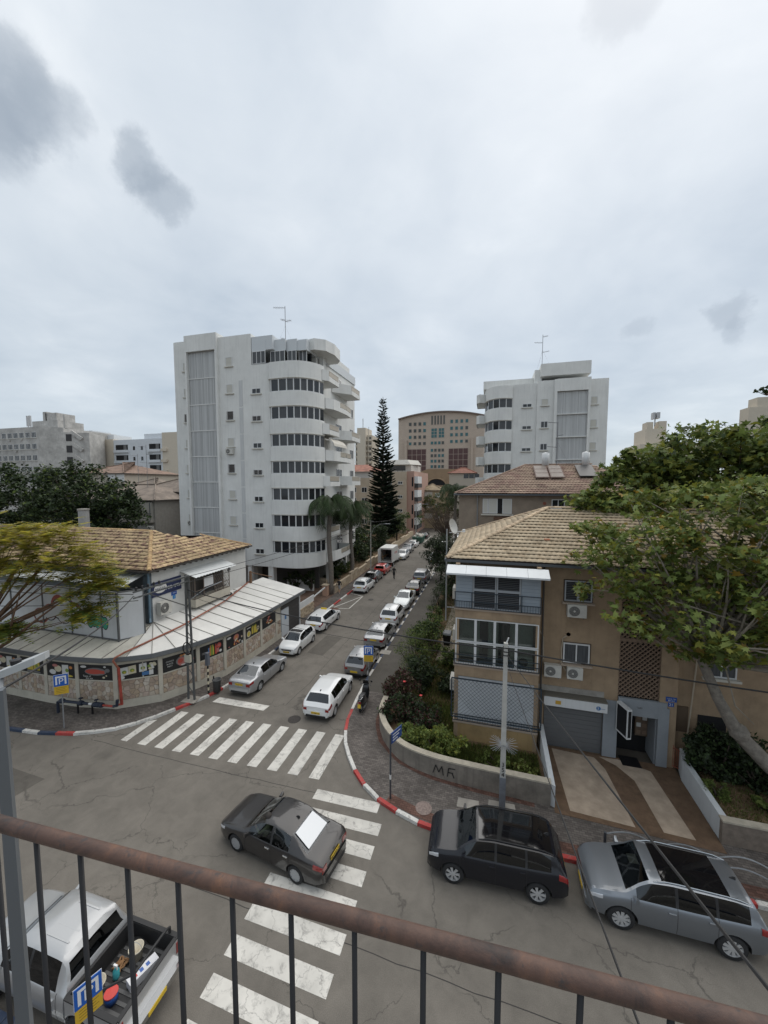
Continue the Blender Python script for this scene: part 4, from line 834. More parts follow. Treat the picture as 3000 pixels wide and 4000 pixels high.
part('bay_roof', MB().prism(BY+[(2.7,AR+3.2)], 26.5, 26.7) , WB, rbk); part('side_wall', MB().box(-.9,2.75,AR+3.2,72,0,28.0), WB, rbk)
antenna('tall thin antenna mast on the right white block', 6.7, 58.5, 29.4, 4.6, ((4.3,1,.7),(3.5,-1,1.1),(2.2,1,.9)))
# ---- far arched building
AF = 190.0; K = AF/130.0
def kz(z): return CAM_H+(z-CAM_H)*K
fx = lambda b: b*K
ab = thing('arched_office_building', 'large beige stone building with curved roof closing the street view', 'office building', (-26, AF, 0)); STN = mat('beige_stone', (.47,.39,.325), .85, var=.06, vs=.15); ff = Fr((0,AF),(1,0)); n = 24
L_, R_ = fx(-31.06), fx(-2.2); za, zm = kz(35.4), kz(37.3)
# stone courses as fine relief in the material
m = MT['beige_stone']; t = m.node_tree; g = t.nodes.new('ShaderNodeNewGeometry'); br = t.nodes.new('ShaderNodeTexBrick'); mp = t.nodes.new('ShaderNodeMapping'); mp.inputs['Rotation'].default_value = (radians(90),0,0); Lk(t, g.outputs['Position'], mp.inputs[0]); Lk(t, mp.outputs[0], br.inputs['Vector'])
br.inputs['Scale'].default_value = 1.0; br.inputs['Brick Width'].default_value = 1.2; br.inputs['Row Height'].default_value = .6; br.inputs['Mortar Size'].default_value = .03; br.inputs['Color1'].default_value = (.48,.40,.33,1); br.inputs['Color2'].default_value = (.44,.365,.30,1); br.inputs['Mortar'].default_value = (.33,.27,.22,1); Lk(t, br.outputs[0], t.nodes['Principled BSDF'].inputs['Base Color'])
arc = [(L_+(R_-L_)*k/n, za+(zm-za)*(1-(2*k/n-1)**2)) for k in range(n+1)]
pts = [(L_,0),(R_,0)]+arc[::-1]; vs = [(x,AF,z) for x, z in pts]+[(x,AF+30,z) for x, z in pts]; q = len(pts)
part('facade', MB().add(vs, [tuple(range(q)), tuple(reversed(range(q,2*q)))]+[(i,q+i,q+(i+1)%q,(i+1)%q) for i in range(q)]), STN, ab)
cm = MB()
for (x0, z0), (x1, z1) in zip(arc, arc[1:]): cm.bar((x0,AF-.3,z0+.3),(x1,AF-.3,z1+.3), 1.6, .6)
part('roof_edge', cm, mat('roof_edge_brown', (.16,.12,.10), .6), ab)
def aw(b0, b1, z0, z1, m, nx=1, nz=1, fm=None, pr=.0, sillm=True):
    u0, u1, y0, y1 = fx(b0), fx(b1), kz(z0), kz(z1); f = MB(); ff.box(f, u0-.25, u1+.25, y0-.25, y1+.25, -.1, .06); w = part('window', f, mat('stone_surround', (.40,.33,.275), .8), ab)
    for i in range(nx):
        for j in range(nz):
            p = MB(); ff.box(p, u0+(u1-u0)*i/nx+(.1 if nx > 1 else 0), u0+(u1-u0)*(i+1)/nx-(.1 if nx > 1 else 0), y0+(y1-y0)*j/nz+(.1 if nz > 1 else 0), y0+(y1-y0)*(j+1)/nz-(.1 if nz > 1 else 0), .06, .1); part('pane', p, m, w)
TEAL = mat('teal_glass', (.015,.10,.11), .12, spec=.6); TEALD = mat('dull_glass', (.05,.055,.05), .2); MAR = mat('maroon_panel', (.075,.03,.028), .35); sx_ = lambda px: PA(1300+px*.36166, 1600, 130.0).x; sz_ = lambda py: PA(1500, 1500+py*.36166, 130.0).z+.0
rw_ = random.Random(4)
for y0, y1 in ((432,466),(503,536),(571,603),(640,670)):
    for x in (824,876,928,979): aw(sx_(x), sx_(x+28), sz_(y1), sz_(y0), rw_.choice([TEALD, TEALD, TEAL]))
    for x in (1272,1326,1381,1436): aw(sx_(x), sx_(x+28), sz_(y1)+.4, sz_(y0)+.4, rw_.choice([TEAL, TEAL, TEALD]))
for x in (1066,1099,1131,1163,1196): aw(sx_(x), sx_(x+16), sz_(462), sz_(370), TEALD)
for x in (1066,1145): aw(sx_(x), sx_(x+62), sz_(600), sz_(500), TEAL, 2, 3)
for y in (638,714,770,827,884):
    for x in (1062,1100,1142,1180): aw(sx_(x), sx_(x+26), sz_(y+30), sz_(y), TEALD if rw_.random() < .6 else TEAL)
for x0, x1 in ((808,1012),(1256,1468)): aw(sx_(x0), sx_(x1), sz_(950), sz_(714), MAR, 4, 4)
for x0, x1, z in ((780,805,615),(1500,1522,610)): p = MB(); ff.box(p, fx(sx_(x0)), fx(sx_(x1)), 0, kz(sz_(z)), 0, 1.2); part('pier', p, STN, ab)
# ---- other distant buildings
def block(name, label, cat, x0, x1, y, y2, z1, m, rows, cols, wm, wz=1.5, ww=1.6, z0=2.0, band=None, group=None, frame=True, side=0):
    t = thing(name, label, cat, ((x0+x1)/2, y, 0), 0, group); part('wall', MB().box(x0, x1, y, y2, 0, z1), m, t); f = Fr((x0,y),(1,0)); w = x1-x0
    for r in range(rows):
        zz = z0+(z1-z0-1.0)*r/rows
        for c in range(cols):
            u = w*(c+.5)/cols; win_small(t, f, u-ww/2, u+ww/2, zz, zz+wz, 2, sill=False, state=rg.choice(['glass','glass','lace'])) if frame else part('window', f.box(MB(), u-ww/2, u+ww/2, zz, zz+wz, -.2, .03), wm, t)
        if band: part('floor_band', f.box(MB(), 0, w, zz-.55, zz-.1, 0, .2), band, t)
    if side:
        f = Fr((x1, y), (0, 1))
        for r in range(rows):
            zz = z0+(z1-z0-1.0)*r/rows
            for c in range(side): u = (y2-y)*(c+.5)/side; part('window', f.box(MB(), u-ww/2, u+ww/2, zz, zz+wz, -.2, .03), wm, t)
    return t
OLDW = mat('weathered_concrete', (.45,.44,.42), .95, var=.22, vs=.35, streak=.5, dirt=.6); BEI = mat('beige_cladding', (.54,.485,.40), .9, var=.05); NWH = mat('new_white', (.58,.61,.64), .85, var=.04)
def at(px, py, a): return PA(px, py, a)
# weathered office block, far left
A1 = 75.0; p = at(-120,1640,A1); q = at(170,1665,A1); r = at(277,1690,A1)
o1 = thing('old_office_block', 'weathered grey-white office block with rooftop lift house at the far left', 'office building', (q.x-8, A1, 0)); part('wall', MB().box(p.x-14,q.x-1.8,A1,A1+18,0,q.z), OLDW, o1)
f = Fr((p.x-14,A1),(1,0)); wd = q.x-1.8-p.x+14
for rr in range(5):
    zz = q.z-2.9-rr*3.1
    for c in range(11):
        u = wd-1.2-c*2.35; win_small(o1, f, u-1.7, u, zz, zz+1.5, 3, sill=True, state=rg.choice(['glass','lace','glass']))
        if rg.random() < .4: part('wall_air_conditioner', f.box(MB(), u-1.2, u-.6, zz-.7, zz-.25, 0, .3), OLDW, o1)
part('side_wall', MB().hexa([(q.x-1.8,A1,0),(q.x+3.5,A1+2.5,0),(q.x+3.5,A1+18,0),(q.x-1.8,A1+18,0),(q.x-1.8,A1,q.z+.3),(q.x+3.5,A1+2.5,q.z-.2),(q.x+3.5,A1+18,q.z-.2),(q.x-1.8,A1+18,q.z+.3)]), OLDW, o1)
s2 = Fr((q.x+3.5,A1+2.5),(1,.5))
part('stair_tower', s2.box(MB(), 0, 6.2, 0, q.z-1.4, -8, 0), OLDW, o1)
for rr in range(5):
    zz = q.z-3.8-rr*3.1; part('stair_opening', s2.box(MB(), .5, 1.9, zz, zz+1.9, -.2, .03), mat('opening_shade', (.05,.05,.052), .9), o1); k = MB()
    k.bar(s2.p(1.9,zz+2.6,.1), s2.p(4.6,zz+.6,.5), .5, .9); part('stair_flight', k, OLDW, o1)
part('lift_house', MB().box(q.x-9,q.x+.8,A1+3,A1+10,q.z,q.z+2.1).box(q.x-5.2,q.x-1,A1+4,A1+9,q.z+2.1,q.z+4.4).box(q.x-6.2,q.x-4.8,A1+4,A1+7,q.z+2.1,q.z+4.8).box(q.x+3,q.x+3.5,A1+3,A1+3.6,q.z-.3,q.z+3.4), OLDW, o1)
for dx in (-12.2,-11.2): part('cell_aerial', MB().tube([(q.x+dx,A1+4,q.z),(q.x+dx,A1+4,q.z+1.4)], .1, 6).box(q.x+dx-.25,q.x+dx+.25,A1+3.7,A1+4.1,q.z+1.0,q.z+4.0), mat('aerial_grey', (.42,.43,.44), .6), o1)
# beige / white modern block
A2 = 88.0; p = at(280,1722,A2); q = at(440,1715,A2); r = at(672,1722,A2)
o2 = thing('modern_block', 'low modern block, beige blind wall left and white part with dark balconies', 'apartment block', (q.x, A2, 0)); part('blind_wall', MB().box(p.x,q.x,A2,A2+20,0,p.z), BEI, o2); part('white_wall', MB().box(q.x,r.x-3,A2+.2,A2+20,0,p.z-.3), NWH, o2); part('stone_end', MB().box(r.x-3,r.x+6,A2-.5,A2+20,0,p.z+1.2), BEI, o2)
part('roof_hut', MB().box(p.x+1.5,p.x+6,A2+2,A2+8,p.z,p.z+3.2).box(p.x+6,q.x-2,A2+2,A2+8,p.z,p.z+1.6).box(r.x-12,r.x-4,A2+2,A2+10,p.z-.3,p.z+1.4), NWH, o2)
f = Fr((q.x,A2+.2),(1,0)); W_ = r.x-3-q.x
for k in range(5):
    zz = p.z-3.3-k*3.05
    for u0, u1 in ((.8,5.4),(W_-5.4,W_-1.4)):
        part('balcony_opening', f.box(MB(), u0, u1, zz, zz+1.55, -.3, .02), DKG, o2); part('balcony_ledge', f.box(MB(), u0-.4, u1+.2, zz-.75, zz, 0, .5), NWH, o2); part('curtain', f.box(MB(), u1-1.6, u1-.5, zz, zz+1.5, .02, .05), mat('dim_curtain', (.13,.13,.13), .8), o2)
    for u in (7.3,10.2): part('window', f.box(MB(), u, u+.75, zz-.1, zz+1.0, -.2, .03), GLS, o2)
    part('balcony_ledge', Fr((r.x-3,A2-.5),(1,0)).box(MB(), -.05, 1.8, zz-.75, zz, 0, .5), BEI, o2)
# slender beige tower with masts beside the pine
A3 = 210.0; p = at(1384,1745,A3); q = at(1450,1745,A3); t3 = thing('beige_tower', 'distant slender beige tower with stepped balconies left of the pine', 'tower', (p.x, A3, 0)); part('shaft', MB().box(at(1395,1700,A3).x,at(1428,1700,A3).x,A3,A3+12,0,at(1395,1672,A3).z), BEI, t3); part('wing', MB().box(p.x,q.x,A3+2,A3+16,0,at(1450,1698,A3).z), mat('beige_wing', (.50,.45,.37), .9), t3)
for k in range(13):
    zz = at(1400,1705,A3).z-2.2-k*3.1
    for u0, u1 in ((1386,1398),(1420,1432),(1437,1447)): part('balcony', MB().box(at(u0,1700,A3).x,at(u1,1700,A3).x,A3+.6,A3+2.2,zz-.5,zz+.4), BEI, t3); part('opening', MB().box(at(u0,1700,A3).x+.2,at(u1,1700,A3).x-.2,A3+1.9,A3+2.1,zz+.4,zz+1.9), mat('far_opening', (.10,.095,.09), .9), t3)
part('mast', MB().tube([(at(1407,1660,A3).x,A3+5,at(1407,1672,A3).z),(at(1407,1660,A3).x,A3+5,at(1407,1630,A3).z)], .25, 5).tube([(at(1430,1660,A3).x,A3+5,at(1430,1698,A3).z),(at(1430,1660,A3).x,A3+5,at(1430,1662,A3).z)], .15, 5), MT['aerial_grey'], t3)
# right: tower with aerials beyond the big tree, block at the right edge
A4 = 140.0; p = at(2500,1730,A4); q = at(2640,1660,A4); t4 = thing('far_tower', 'far pale tower with mobile aerials rising behind the big tree', 'tower', (p.x, A4, 0)); part('body', MB().box(p.x,q.x+12,A4,A4+15,0,at(2500,1735,A4).z), BEI, t4)
part('upper_body', MB().box(at(2532,1660,A4).x,at(2615,1660,A4).x,A4+2,A4+12,0,at(2540,1672,A4).z), BEI, t4); part('parapet_block', MB().box(at(2537,1660,A4).x,at(2562,1660,A4).x,A4+2,A4+6,at(2540,1672,A4).z,at(2540,1645,A4).z).box(at(2585,1660,A4).x,at(2615,1660,A4).x,A4+2,A4+6,at(2540,1672,A4).z,at(2540,1643,A4).z), BEI, t4)
part('aerial', MB().tube([(at(2573,1660,A4).x,A4+3,at(2573,1660,A4).z),(at(2573,1660,A4).x,A4+3,at(2573,1605,A4).z)], .2, 5).box(at(2563,1620,A4).x,at(2570,1620,A4).x,A4+2,A4+4,at(2570,1632,A4).z,at(2570,1606,A4).z).box(at(2577,1620,A4).x,at(2590,1620,A4).x,A4+2,A4+4,at(2570,1630,A4).z,at(2570,1606,A4).z), MT['aerial_grey'], t4)
for k in range(4): part('window_band', MB().box(at(2510,1700,A4).x,at(2600,1700,A4).x,A4-.1,A4,at(2500,1745,A4).z-2-k*3.2,at(2500,1745,A4).z-.9-k*3.2), mat('far_opening', (.10,.095,.09), .9), t4)
A5 = 46.0; p = at(2925,1600,A5); t5 = thing('terraced_block', 'cream apartment terrace with a potted shrub at the right edge', 'apartment block', (p.x+6, A5, 0)); part('wall', MB().box(p.x,p.x+16,A5,A5+1.4,0,at(2950,1590,A5).z).box(at(2965,1560,A5).x,p.x+16,A5+.2,A5+1.6,0,at(2965,1550,A5).z), BEI, t5)
for k in range(5): part('window', MB().box(p.x+1.2,p.x+3.2,A5-.05,A5,at(2950,1590,A5).z-2.7-k*3.1,at(2950,1590,A5).z-1.2-k*3.1), GLS, t5)
# ------------------------------------------------------------------ houses
STUC = mat('brown_stucco', (.335,.245,.16), .95, var=.14, vs=1.2, bump=.5, bs=90, dirt=.5, streak=.38); STUC2 = mat('grey_brown_stucco', (.27,.22,.17), .95, var=.12, vs=1.5, bump=.6, bs=70, dirt=.3)
GPAN = mat('grey_blue_shutter', (.27,.31,.35), .6, var=.05); TLO = tilemat('sand_roof_tile', (.56,.45,.31), (.48,.37,.245), 1.8); TLB = tilemat('pinkbrown_roof_tile', (.40,.29,.215), (.32,.21,.165), 1.0); CPO = tilemat('sand_ridge_tile', (.48,.37,.25), (.36,.27,.185), 3)
DBL = mat('balcony_iron_blue_black', (.03,.045,.06), .5, .3); GRYB = mat('shutter_grey', (.15,.155,.16), .55, .3); SURR = mat('grey_surround', (.24,.26,.28), .8, var=.06)
def louvre(par, fr, u0, u1, z0, z1, d, m, fm, gap=.085, name='shutter'):
    b = MB(); fr.box(b, u0, u1, z0, z1, d-.03, d); s = part(name, b, DKG if m is GRYB else m, par)
    f = MB()
    for a, c, e, g in ((u0,u0+.06,z0,z1),(u1-.06,u1,z0,z1),(u0+.06,u1-.06,z0,z0+.06),(u0+.06,u1-.06,z1-.06,z1)): fr.box(f, a, c, e, g, d, d+.04)
    part('frame', f, fm, s); n = int((z1-z0-.12)/gap)
    for k in range(n): q = MB(); z = z0+.08+k*gap; q.hexa([fr.p(u0+.06,z,d+.03),fr.p(u1-.06,z,d+.03),fr.p(u1-.06,z+.02,d+.005),fr.p(u0+.06,z+.02,d+.005),fr.p(u0+.06,z+.012,d+.032),fr.p(u1-.06,z+.012,d+.032),fr.p(u1-.06,z+.045,d+.007),fr.p(u0+.06,z+.045,d+.007)]); part('slat', q, mat('louvre_slat', (.055,.058,.062), .6) if m is GRYB else m, s)
    return s
hs = thing('brown_stucco_house', 'three-storey brown stucco house with sand tiled hip roof, grey shutters and garage', 'house', (4, 24, 0)); Y0 = 19.6; fr = Fr((0,Y0),(1,0)); YB = 18.72; fb = Fr((0,YB),(1,0)); X0, X1 = -1.55, 17.0
part('wall', MB().box(2.4,2.78,Y0,29.5,0,9.3).box(5.46,6.02,Y0,29.5,2.9,9.3).box(2.78,5.46,Y0,29.5,3.0,9.3).box(2.78,5.46,Y0+.15,29.5,0,3.0).box(X0,2.4,Y0,29.5,0,9.3), STUC, hs)
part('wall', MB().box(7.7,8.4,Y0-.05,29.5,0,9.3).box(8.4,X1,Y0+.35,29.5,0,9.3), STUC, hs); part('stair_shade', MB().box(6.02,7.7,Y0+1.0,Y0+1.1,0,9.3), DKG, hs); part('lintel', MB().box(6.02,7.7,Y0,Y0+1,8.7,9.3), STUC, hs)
# lattice screen of the stairwell: crossing clay strips
LAT = mat('clay_lattice', (.20,.14,.10), .9, var=.1)
for z0, z1 in ((3.25,5.9),(6.0,8.68)):
    w, h = 1.68, z1-z0; sp = .215
    k = -int(h/sp)-1
    while k*sp < w+.01:
        for sgn in (1, -1):
            a = k*sp; t0, t1 = max(0, -a), min(h, w-a)
            if t1-t0 > .05:
                if sgn > 0: p, q = fr.p(6.02+a+t0, z0+t0, -.05), fr.p(6.02+a+t1, z0+t1, -.05)
                else: p, q = fr.p(7.70-a-t0, z0+t0, -.07), fr.p(7.70-a-t1, z0+t1, -.07)
                m = MB(); m.bar(p, q, .045, .10, up=(0,1,0)); part('lattice_strip', m, LAT, hs)
        k += 1
part('lattice_sill', fr.box(MB(), 6.02, 7.7, 5.88, 6.02, -.15, .0), LAT, hs)
# garage, sign box, entrance
for k in range(21): part('shutter_slat', fr.box(MB(), 2.82, 5.42, .14+k*.112, .245+k*.112, -.12, -.08+.01*(k % 2)), GRYB, hs)
part('grey_pier', fr.box(MB(), 5.44, 6.04, .12, 2.95, -.05, .06), SURR, hs); part('concrete_band', fr.box(MB(), 2.42, 5.44, 3.02, 3.3, -.02, .03), CONC, hs); part('downpipe', MB().tube([(2.62,Y0-.08,9.2),(2.62,Y0-.08,.2)], .04, 6), mat('pipe_dark', (.08,.075,.07), .6), hs)
sb = thing('garage_sign_box', 'white sign box with blue emblem and yellow sticker over the garage shutter', 'sign box', fr.p(4.1,2.7,.2)); part('box', fr.box(MB(), 2.74, 5.50, 2.48, 2.94, .0, .42), mat('sign_white', (.60,.61,.61), .5, streak=.3), sb); part('grimy_top', fr.box(MB(), 2.74, 5.50, 2.94, 3.0, .0, .44), mat('grime', (.13,.12,.10), .9), sb)
b = MB(); fr.box(b, 3.25, 3.5, 2.6, 2.78, .42, .427); part('sticker', b, mat('sticker_yellow', (.48,.29,.04), .6), sb); b = MB(); fr.ell(b, 5.12, 2.68, .10, .10, .428); part('emblem', b, P_BLU, sb); lettering('3', .16, P_WHT, sb, fr.p(5.1,2.68,.432), fr.u, (0,0,1)); lettering('—', .2, P_BLU, sb, fr.p(5.3,2.68,.43), fr.u, (0,0,1))
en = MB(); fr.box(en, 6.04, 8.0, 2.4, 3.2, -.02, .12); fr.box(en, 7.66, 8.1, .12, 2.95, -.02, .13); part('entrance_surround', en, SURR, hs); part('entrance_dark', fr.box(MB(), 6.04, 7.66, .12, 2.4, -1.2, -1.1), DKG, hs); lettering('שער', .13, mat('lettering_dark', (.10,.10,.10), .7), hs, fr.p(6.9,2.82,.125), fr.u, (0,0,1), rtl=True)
part('mail_boxes', fr.box(MB(), 7.1, 7.62, .9, 2.2, -1.08, -.85), mat('mailbox_brown', (.14,.10,.07), .6), hs)
for k in range(6): part('mail_slot', fr.box(MB(), 7.14+.25*(k % 2), 7.33+.25*(k % 2), 1.0+.36*(k//2), 1.2+.36*(k//2), -.85, -.83), P_WHT if k in (2,5) else LAT, hs)
part('entrance_side', fr.box(MB(), 7.62, 7.70, .12, 2.4, -1.1, -.02), SURR, hs); part('doormat', fr.box(MB(), 6.2, 7.0, .146, .165, -.2, .5), BLKM, hs)
ls = thing('projecting_sign', 'white framed black light box sign jutting out beside the entrance', 'sign box', fr.p(6.05,2.4,.3)); fl = Fr((6.0,Y0-.05),(.35,-1)); part('case', fl.box(MB(), .1, .85, 1.65, 3.05, -.1, .1), mat('sign_white', (.60,.61,.61), .5), ls)
for s in (-.104, .098): part('face', fl.box(MB(), .16, .79, 1.73, 2.97, s, s+.006), TRIM if 'TRIM' in globals() else BLKM, ls)
b = MB(); fl2 = Fr(fl.p(.85,0,.1).to_2d() if False else (fl.p(.85,0,.1).x, fl.p(.85,0,.1).y), (-fl.n.x,-fl.n.y)); b.hexa([fl.p(.852,1.73,-.07),fl.p(.852,1.73,.07),fl.p(.858,1.73,.07),fl.p(.858,1.73,-.07),fl.p(.852,2.97,-.07),fl.p(.852,2.97,.07),fl.p(.858,2.97,.07),fl.p(.858,2.97,-.07)]); part('face', b, BLKM, ls); part('hoop', MB().tube([fl.p(.1,2.9,0),fl.p(-.02,2.6,0),fl.p(-.02,2.1,0),fl.p(.1,1.8,0)], .02, 6), WHM, ls)
# windows on the wall
for z0, z1, st in ((7.62,8.62,'louvre'),(4.58,5.55,'glass')):
    part('window_reveal', fr.box(MB(), 3.5, 4.80, z0-.04, z1+.04, -.02, .012), mat('reveal_dark', (.10,.07,.05), .9), hs)
    if st == 'louvre': louvre(hs, fr, 3.55, 4.15, z0, z1, .05, GRYB, mat('louvre_grey', (.30,.32,.34), .6)); louvre(hs, fr, 4.15, 4.75, z0, z1, .05, GRYB, MT['louvre_grey'])
    else: win_small(hs, fr, 3.58, 4.74, z0, z1, 2, sill=False, state='lace', d=.02)
    part('sill', fr.box(MB(), 3.45, 4.85, z0-.13, z0-.05, 0, .22), mat('sill_pinkish', (.36,.29,.23), .9), hs)
for u, z, w, h, lb in ((3.66,6.92,.82,.6,'air conditioner under the upper louvred window of the brown house'),(2.72,3.88,.76,.58,'left air conditioner of the pair above the garage'),(3.74,3.9,.68,.56,'right air conditioner of the pair above the garage')): ac_unit(None, fr, u, z, w, h, .3, .06, lb)
part('pipe', MB().tube([fr.p(3.72,5.9,.04),fr.p(3.55,5.75,.06),fr.p(3.5,5.2,.06),fr.p(3.52,4.5,.06),fr.p(3.72,4.15,.1)], .03, 6).tube([fr.p(2.5,6.0,.04),fr.p(2.68,5.7,.05),fr.p(2.7,4.6,.05)], .03, 6), mat('pipe_cream', (.40,.34,.26), .7), hs)
part('vent_knob', MB().lathe([(.1,0),(.08,.08),(.001,.1)], fr.p(3.8,5.95,0), 10, 'y'), WHM, hs)
for k in range(2): win_small(hs, Fr((0,Y0+.35),(1,0)), 9.6, 10.75, 4.5+k*3.0, 5.45+k*3.0, 2, state='lace')
part('niche_panel', fr.box(MB(), 8.42, 9.0, 1.75, 2.95, -.36, -.28), mat('niche_brown', (.10,.07,.045), .8), hs); part('niche_panel', Fr((0,Y0+.35),(1,0)).box(MB(), 9.4, 10.5, 1.2, 2.65, -.02, .02), DKG, hs)
part('downpipe', MB().tube([(9.15,Y0+.25,9.0),(9.2,Y0+.25,5.2),(8.98,Y0+.25,1.2)], .035, 6), MT['pipe_cream'], hs)
f8 = Fr((0,Y0-.05),(1,0)); pl_ = thing('street_plate', 'blue street name plate above number 21 beside the entrance', 'plate', (8.2,Y0-.06,3.4)); part('plate', f8.box(MB(), 7.95, 8.38, 3.28, 3.5, .003, .018), STB2, pl_); lettering('שד׳ בן צבי', .085, P_WHT, pl_, f8.p(8.165,3.42,.02), f8.u, (0,0,1), rtl=True); lettering('BEN ZVI', .07, P_WHT, pl_, f8.p(8.165,3.33,.02), f8.u, (0,0,1))
pl_ = thing('house_number_plate', 'blue plate with white number 21 beside the entrance', 'plate', (8.2,Y0-.06,3.1)); part('plate', f8.box(MB(), 8.05, 8.28, 3.05, 3.24, .003, .018), STB2, pl_); lettering('21', .17, P_WHT, pl_, f8.p(8.165,3.145,.02), f8.u, (0,0,1))
# balcony stack: shuttered top, glazed middle, mesh-guarded lower one
part('balcony_side', MB().box(X0+.002,X0+.2,YB+.012,Y0,0,9.3).box(2.22,2.398,YB+.012,Y0,0,9.3), STUC, hs); part('plinth', MB().box(X0,2.4,YB+.02,Y0,0,1.2), mat('plinth_yellow', (.36,.25,.12), .9, dirt=.7, streak=.4), hs)
for zf in (1.2,4.15,7.02): part('balcony_slab', fb.box(MB(), X0-.05, 2.42, zf, zf+.12, -.9, .07), MT['sill_pinkish'], hs)
for z0, z1 in ((3.62,4.15),(6.6,7.02)): part('balcony_front', fb.box(MB(), X0, 2.4, z0, z1, -.2, .0), STUC, hs)
for u0, u1 in ((X0+.02,-.72),(1.52,2.38)):
    part('shutter_panel', fb.box(MB(), u0, u1, 7.14, 9.12, -.05, .0), GPAN, hs)
    for k in range(11): part('panel_groove', fb.box(MB(), u0+.03, u1-.03, 7.25+k*.17, 7.262+k*.17, .0, .003), mat('groove', (.17,.20,.23), .7), hs)
louvre(hs, fb, -.70, .39, 7.14, 8.06, .0, GRYB, MT['louvre_grey']); louvre(hs, fb, -.70, .39, 8.06, 9.12, .0, GRYB, MT['louvre_grey']); louvre(hs, fb, .41, 1.50, 7.14, 8.06, .0, GRYB, MT['louvre_grey']); louvre(hs, fb, .41, 1.50, 8.06, 9.12, .0, GRYB, MT['louvre_grey'])
def iron_rail(u0, u1, z0, z1, d, posts=(), sp=.12, rails=(0, .42, 1)):
    for f in rails: part('railing_bar', MB().bar(fb.p(u0,z0+(z1-z0)*f,d), fb.p(u1,z0+(z1-z0)*f,d), .03, .03), DBL, hs)
    n = int((u1-u0)/sp)
    for k in range(n+1): part('baluster', MB().bar(fb.p(u0+(u1-u0)*k/n,z0,d), fb.p(u0+(u1-u0)*k/n,z0+(z1-z0)*rails[1],d), .014, .014), DBL, hs)
    for u in posts: part('railing_post', MB().bar(fb.p(u,z0,d), fb.p(u,z1,d), .035, .035), DBL, hs)
iron_rail(X0-.04, 2.42, 7.14, 7.92, .10, (X0,-.75,.4,1.55,2.4)); iron_rail(X0-.04, 2.42, 4.27, 4.75, .10, (X0,2.4), rails=(0,.5,1))
# middle glazing
uu = [X0+.03,-.55,.36,1.36,2.36]
for i in range(4):
    for z0, z1 in ((4.27,5.38),(5.40,6.58)):
        f = MB(); u0, u1 = uu[i], uu[i+1]
        for a, c, e, g in ((u0,u0+.06,z0,z1),(u1-.06,u1,z0,z1),(u0+.06,u1-.06,z0,z0+.05),(u0+.06,u1-.06,z1-.05,z1)): fb.box(f, a, c, e, g, -.06, .0)
        w = part('window', f, ALU, hs); g = MB(); fb.box(g, u0+.06, u1-.06, z0+.05, z1-.05, -.04, -.03); part('pane', g, glassmat('balcony_glass', .72), w)
part('room_back', fb.box(MB(), X0+.2, 2.2, 4.27, 6.6, -.86, -.82), mat('room_wall', (.52,.53,.48), .9, var=.1), hs)
for u0, u1 in ((-.35,.05),(.55,1.1)): part('dark_curtain', fb.box(MB(), u0, u1, 4.3, 6.5, -.8, -.75), mat('curtain_dark', (.06,.06,.06), .9), hs)
t = thing('air_conditioner', 'air conditioner standing inside the glazed balcony of the brown house', 'air conditioner', fb.p(1.7,4.3,-.4)); part('casing', fb.box(MB(), 1.4, 2.15, 4.28, 4.85, -.6, -.25), MT['ac_white'], t); b = MB(); fb.ell(b, 1.72, 4.57, .22, .22, -.24, 16); part('fan_grille', b, MT['fan_dark'], t)
# lower balcony behind a diamond mesh guard
part('shutter_panel', fb.box(MB(), X0+.02, 2.38, 1.34, 3.58, -.08, -.03), mat('shutter_pale_grey', (.47,.49,.51), .6, var=.06), hs); iron_rail(X0-.04, 2.42, 1.32, 1.62, .06, (), rails=(0,1))
for k in range(26):
    u = X0-.1; sp = .19
    for sg in (1,-1):
        a = -2.0+k*sp+ .0; w, h = 2.5-X0+.1, 1.95; t0, t1 = max(0,-a), min(h, w-a)
        if t1-t0 > .08:
            p, q = ((fb.p(X0-.1+a+t0,1.65+t0,.30), fb.p(X0-.1+a+t1,1.65+t1,.30)) if sg > 0 else (fb.p(2.5-a-t0,1.65+t0,.31), fb.p(2.5-a-t1,1.65+t1,.31))); part('mesh_strip', MB().bar(p, q, .012, .012), mat('mesh_grey', (.13,.145,.16), .5, .4), hs)
for p, q in ((fb.p(X0-.1,1.64,.3),fb.p(2.52,1.64,.3)),(fb.p(X0-.1,3.62,.3),fb.p(2.52,3.62,.3)),(fb.p(X0-.1,1.64,.3),fb.p(X0-.1,3.62,.3)),(fb.p(2.52,1.64,.3),fb.p(2.52,3.62,.3))): part('mesh_frame', MB().bar(p, q, .05, .05), DBL, hs)
# metal canopy over the top balcony
aw_ = thing('awning', 'white sheet-metal canopy over the grey shuttered top balcony', 'awning', (.3,18.3,9.1))
for k in range(5): u = -1.95+k*.93; part('canopy_sheet', MB().hexa([fb.p(u,8.88,.62),fb.p(u+.92,8.88,.62),fb.p(u+.92,9.18,.0),fb.p(u,9.18,.0),fb.p(u,8.96,.62),fb.p(u+.92,8.96,.62),fb.p(u+.92,9.24,.0),fb.p(u,9.24,.0)]), mat('canopy_white', (.62,.64,.65), .4, dirt=.3), aw_)
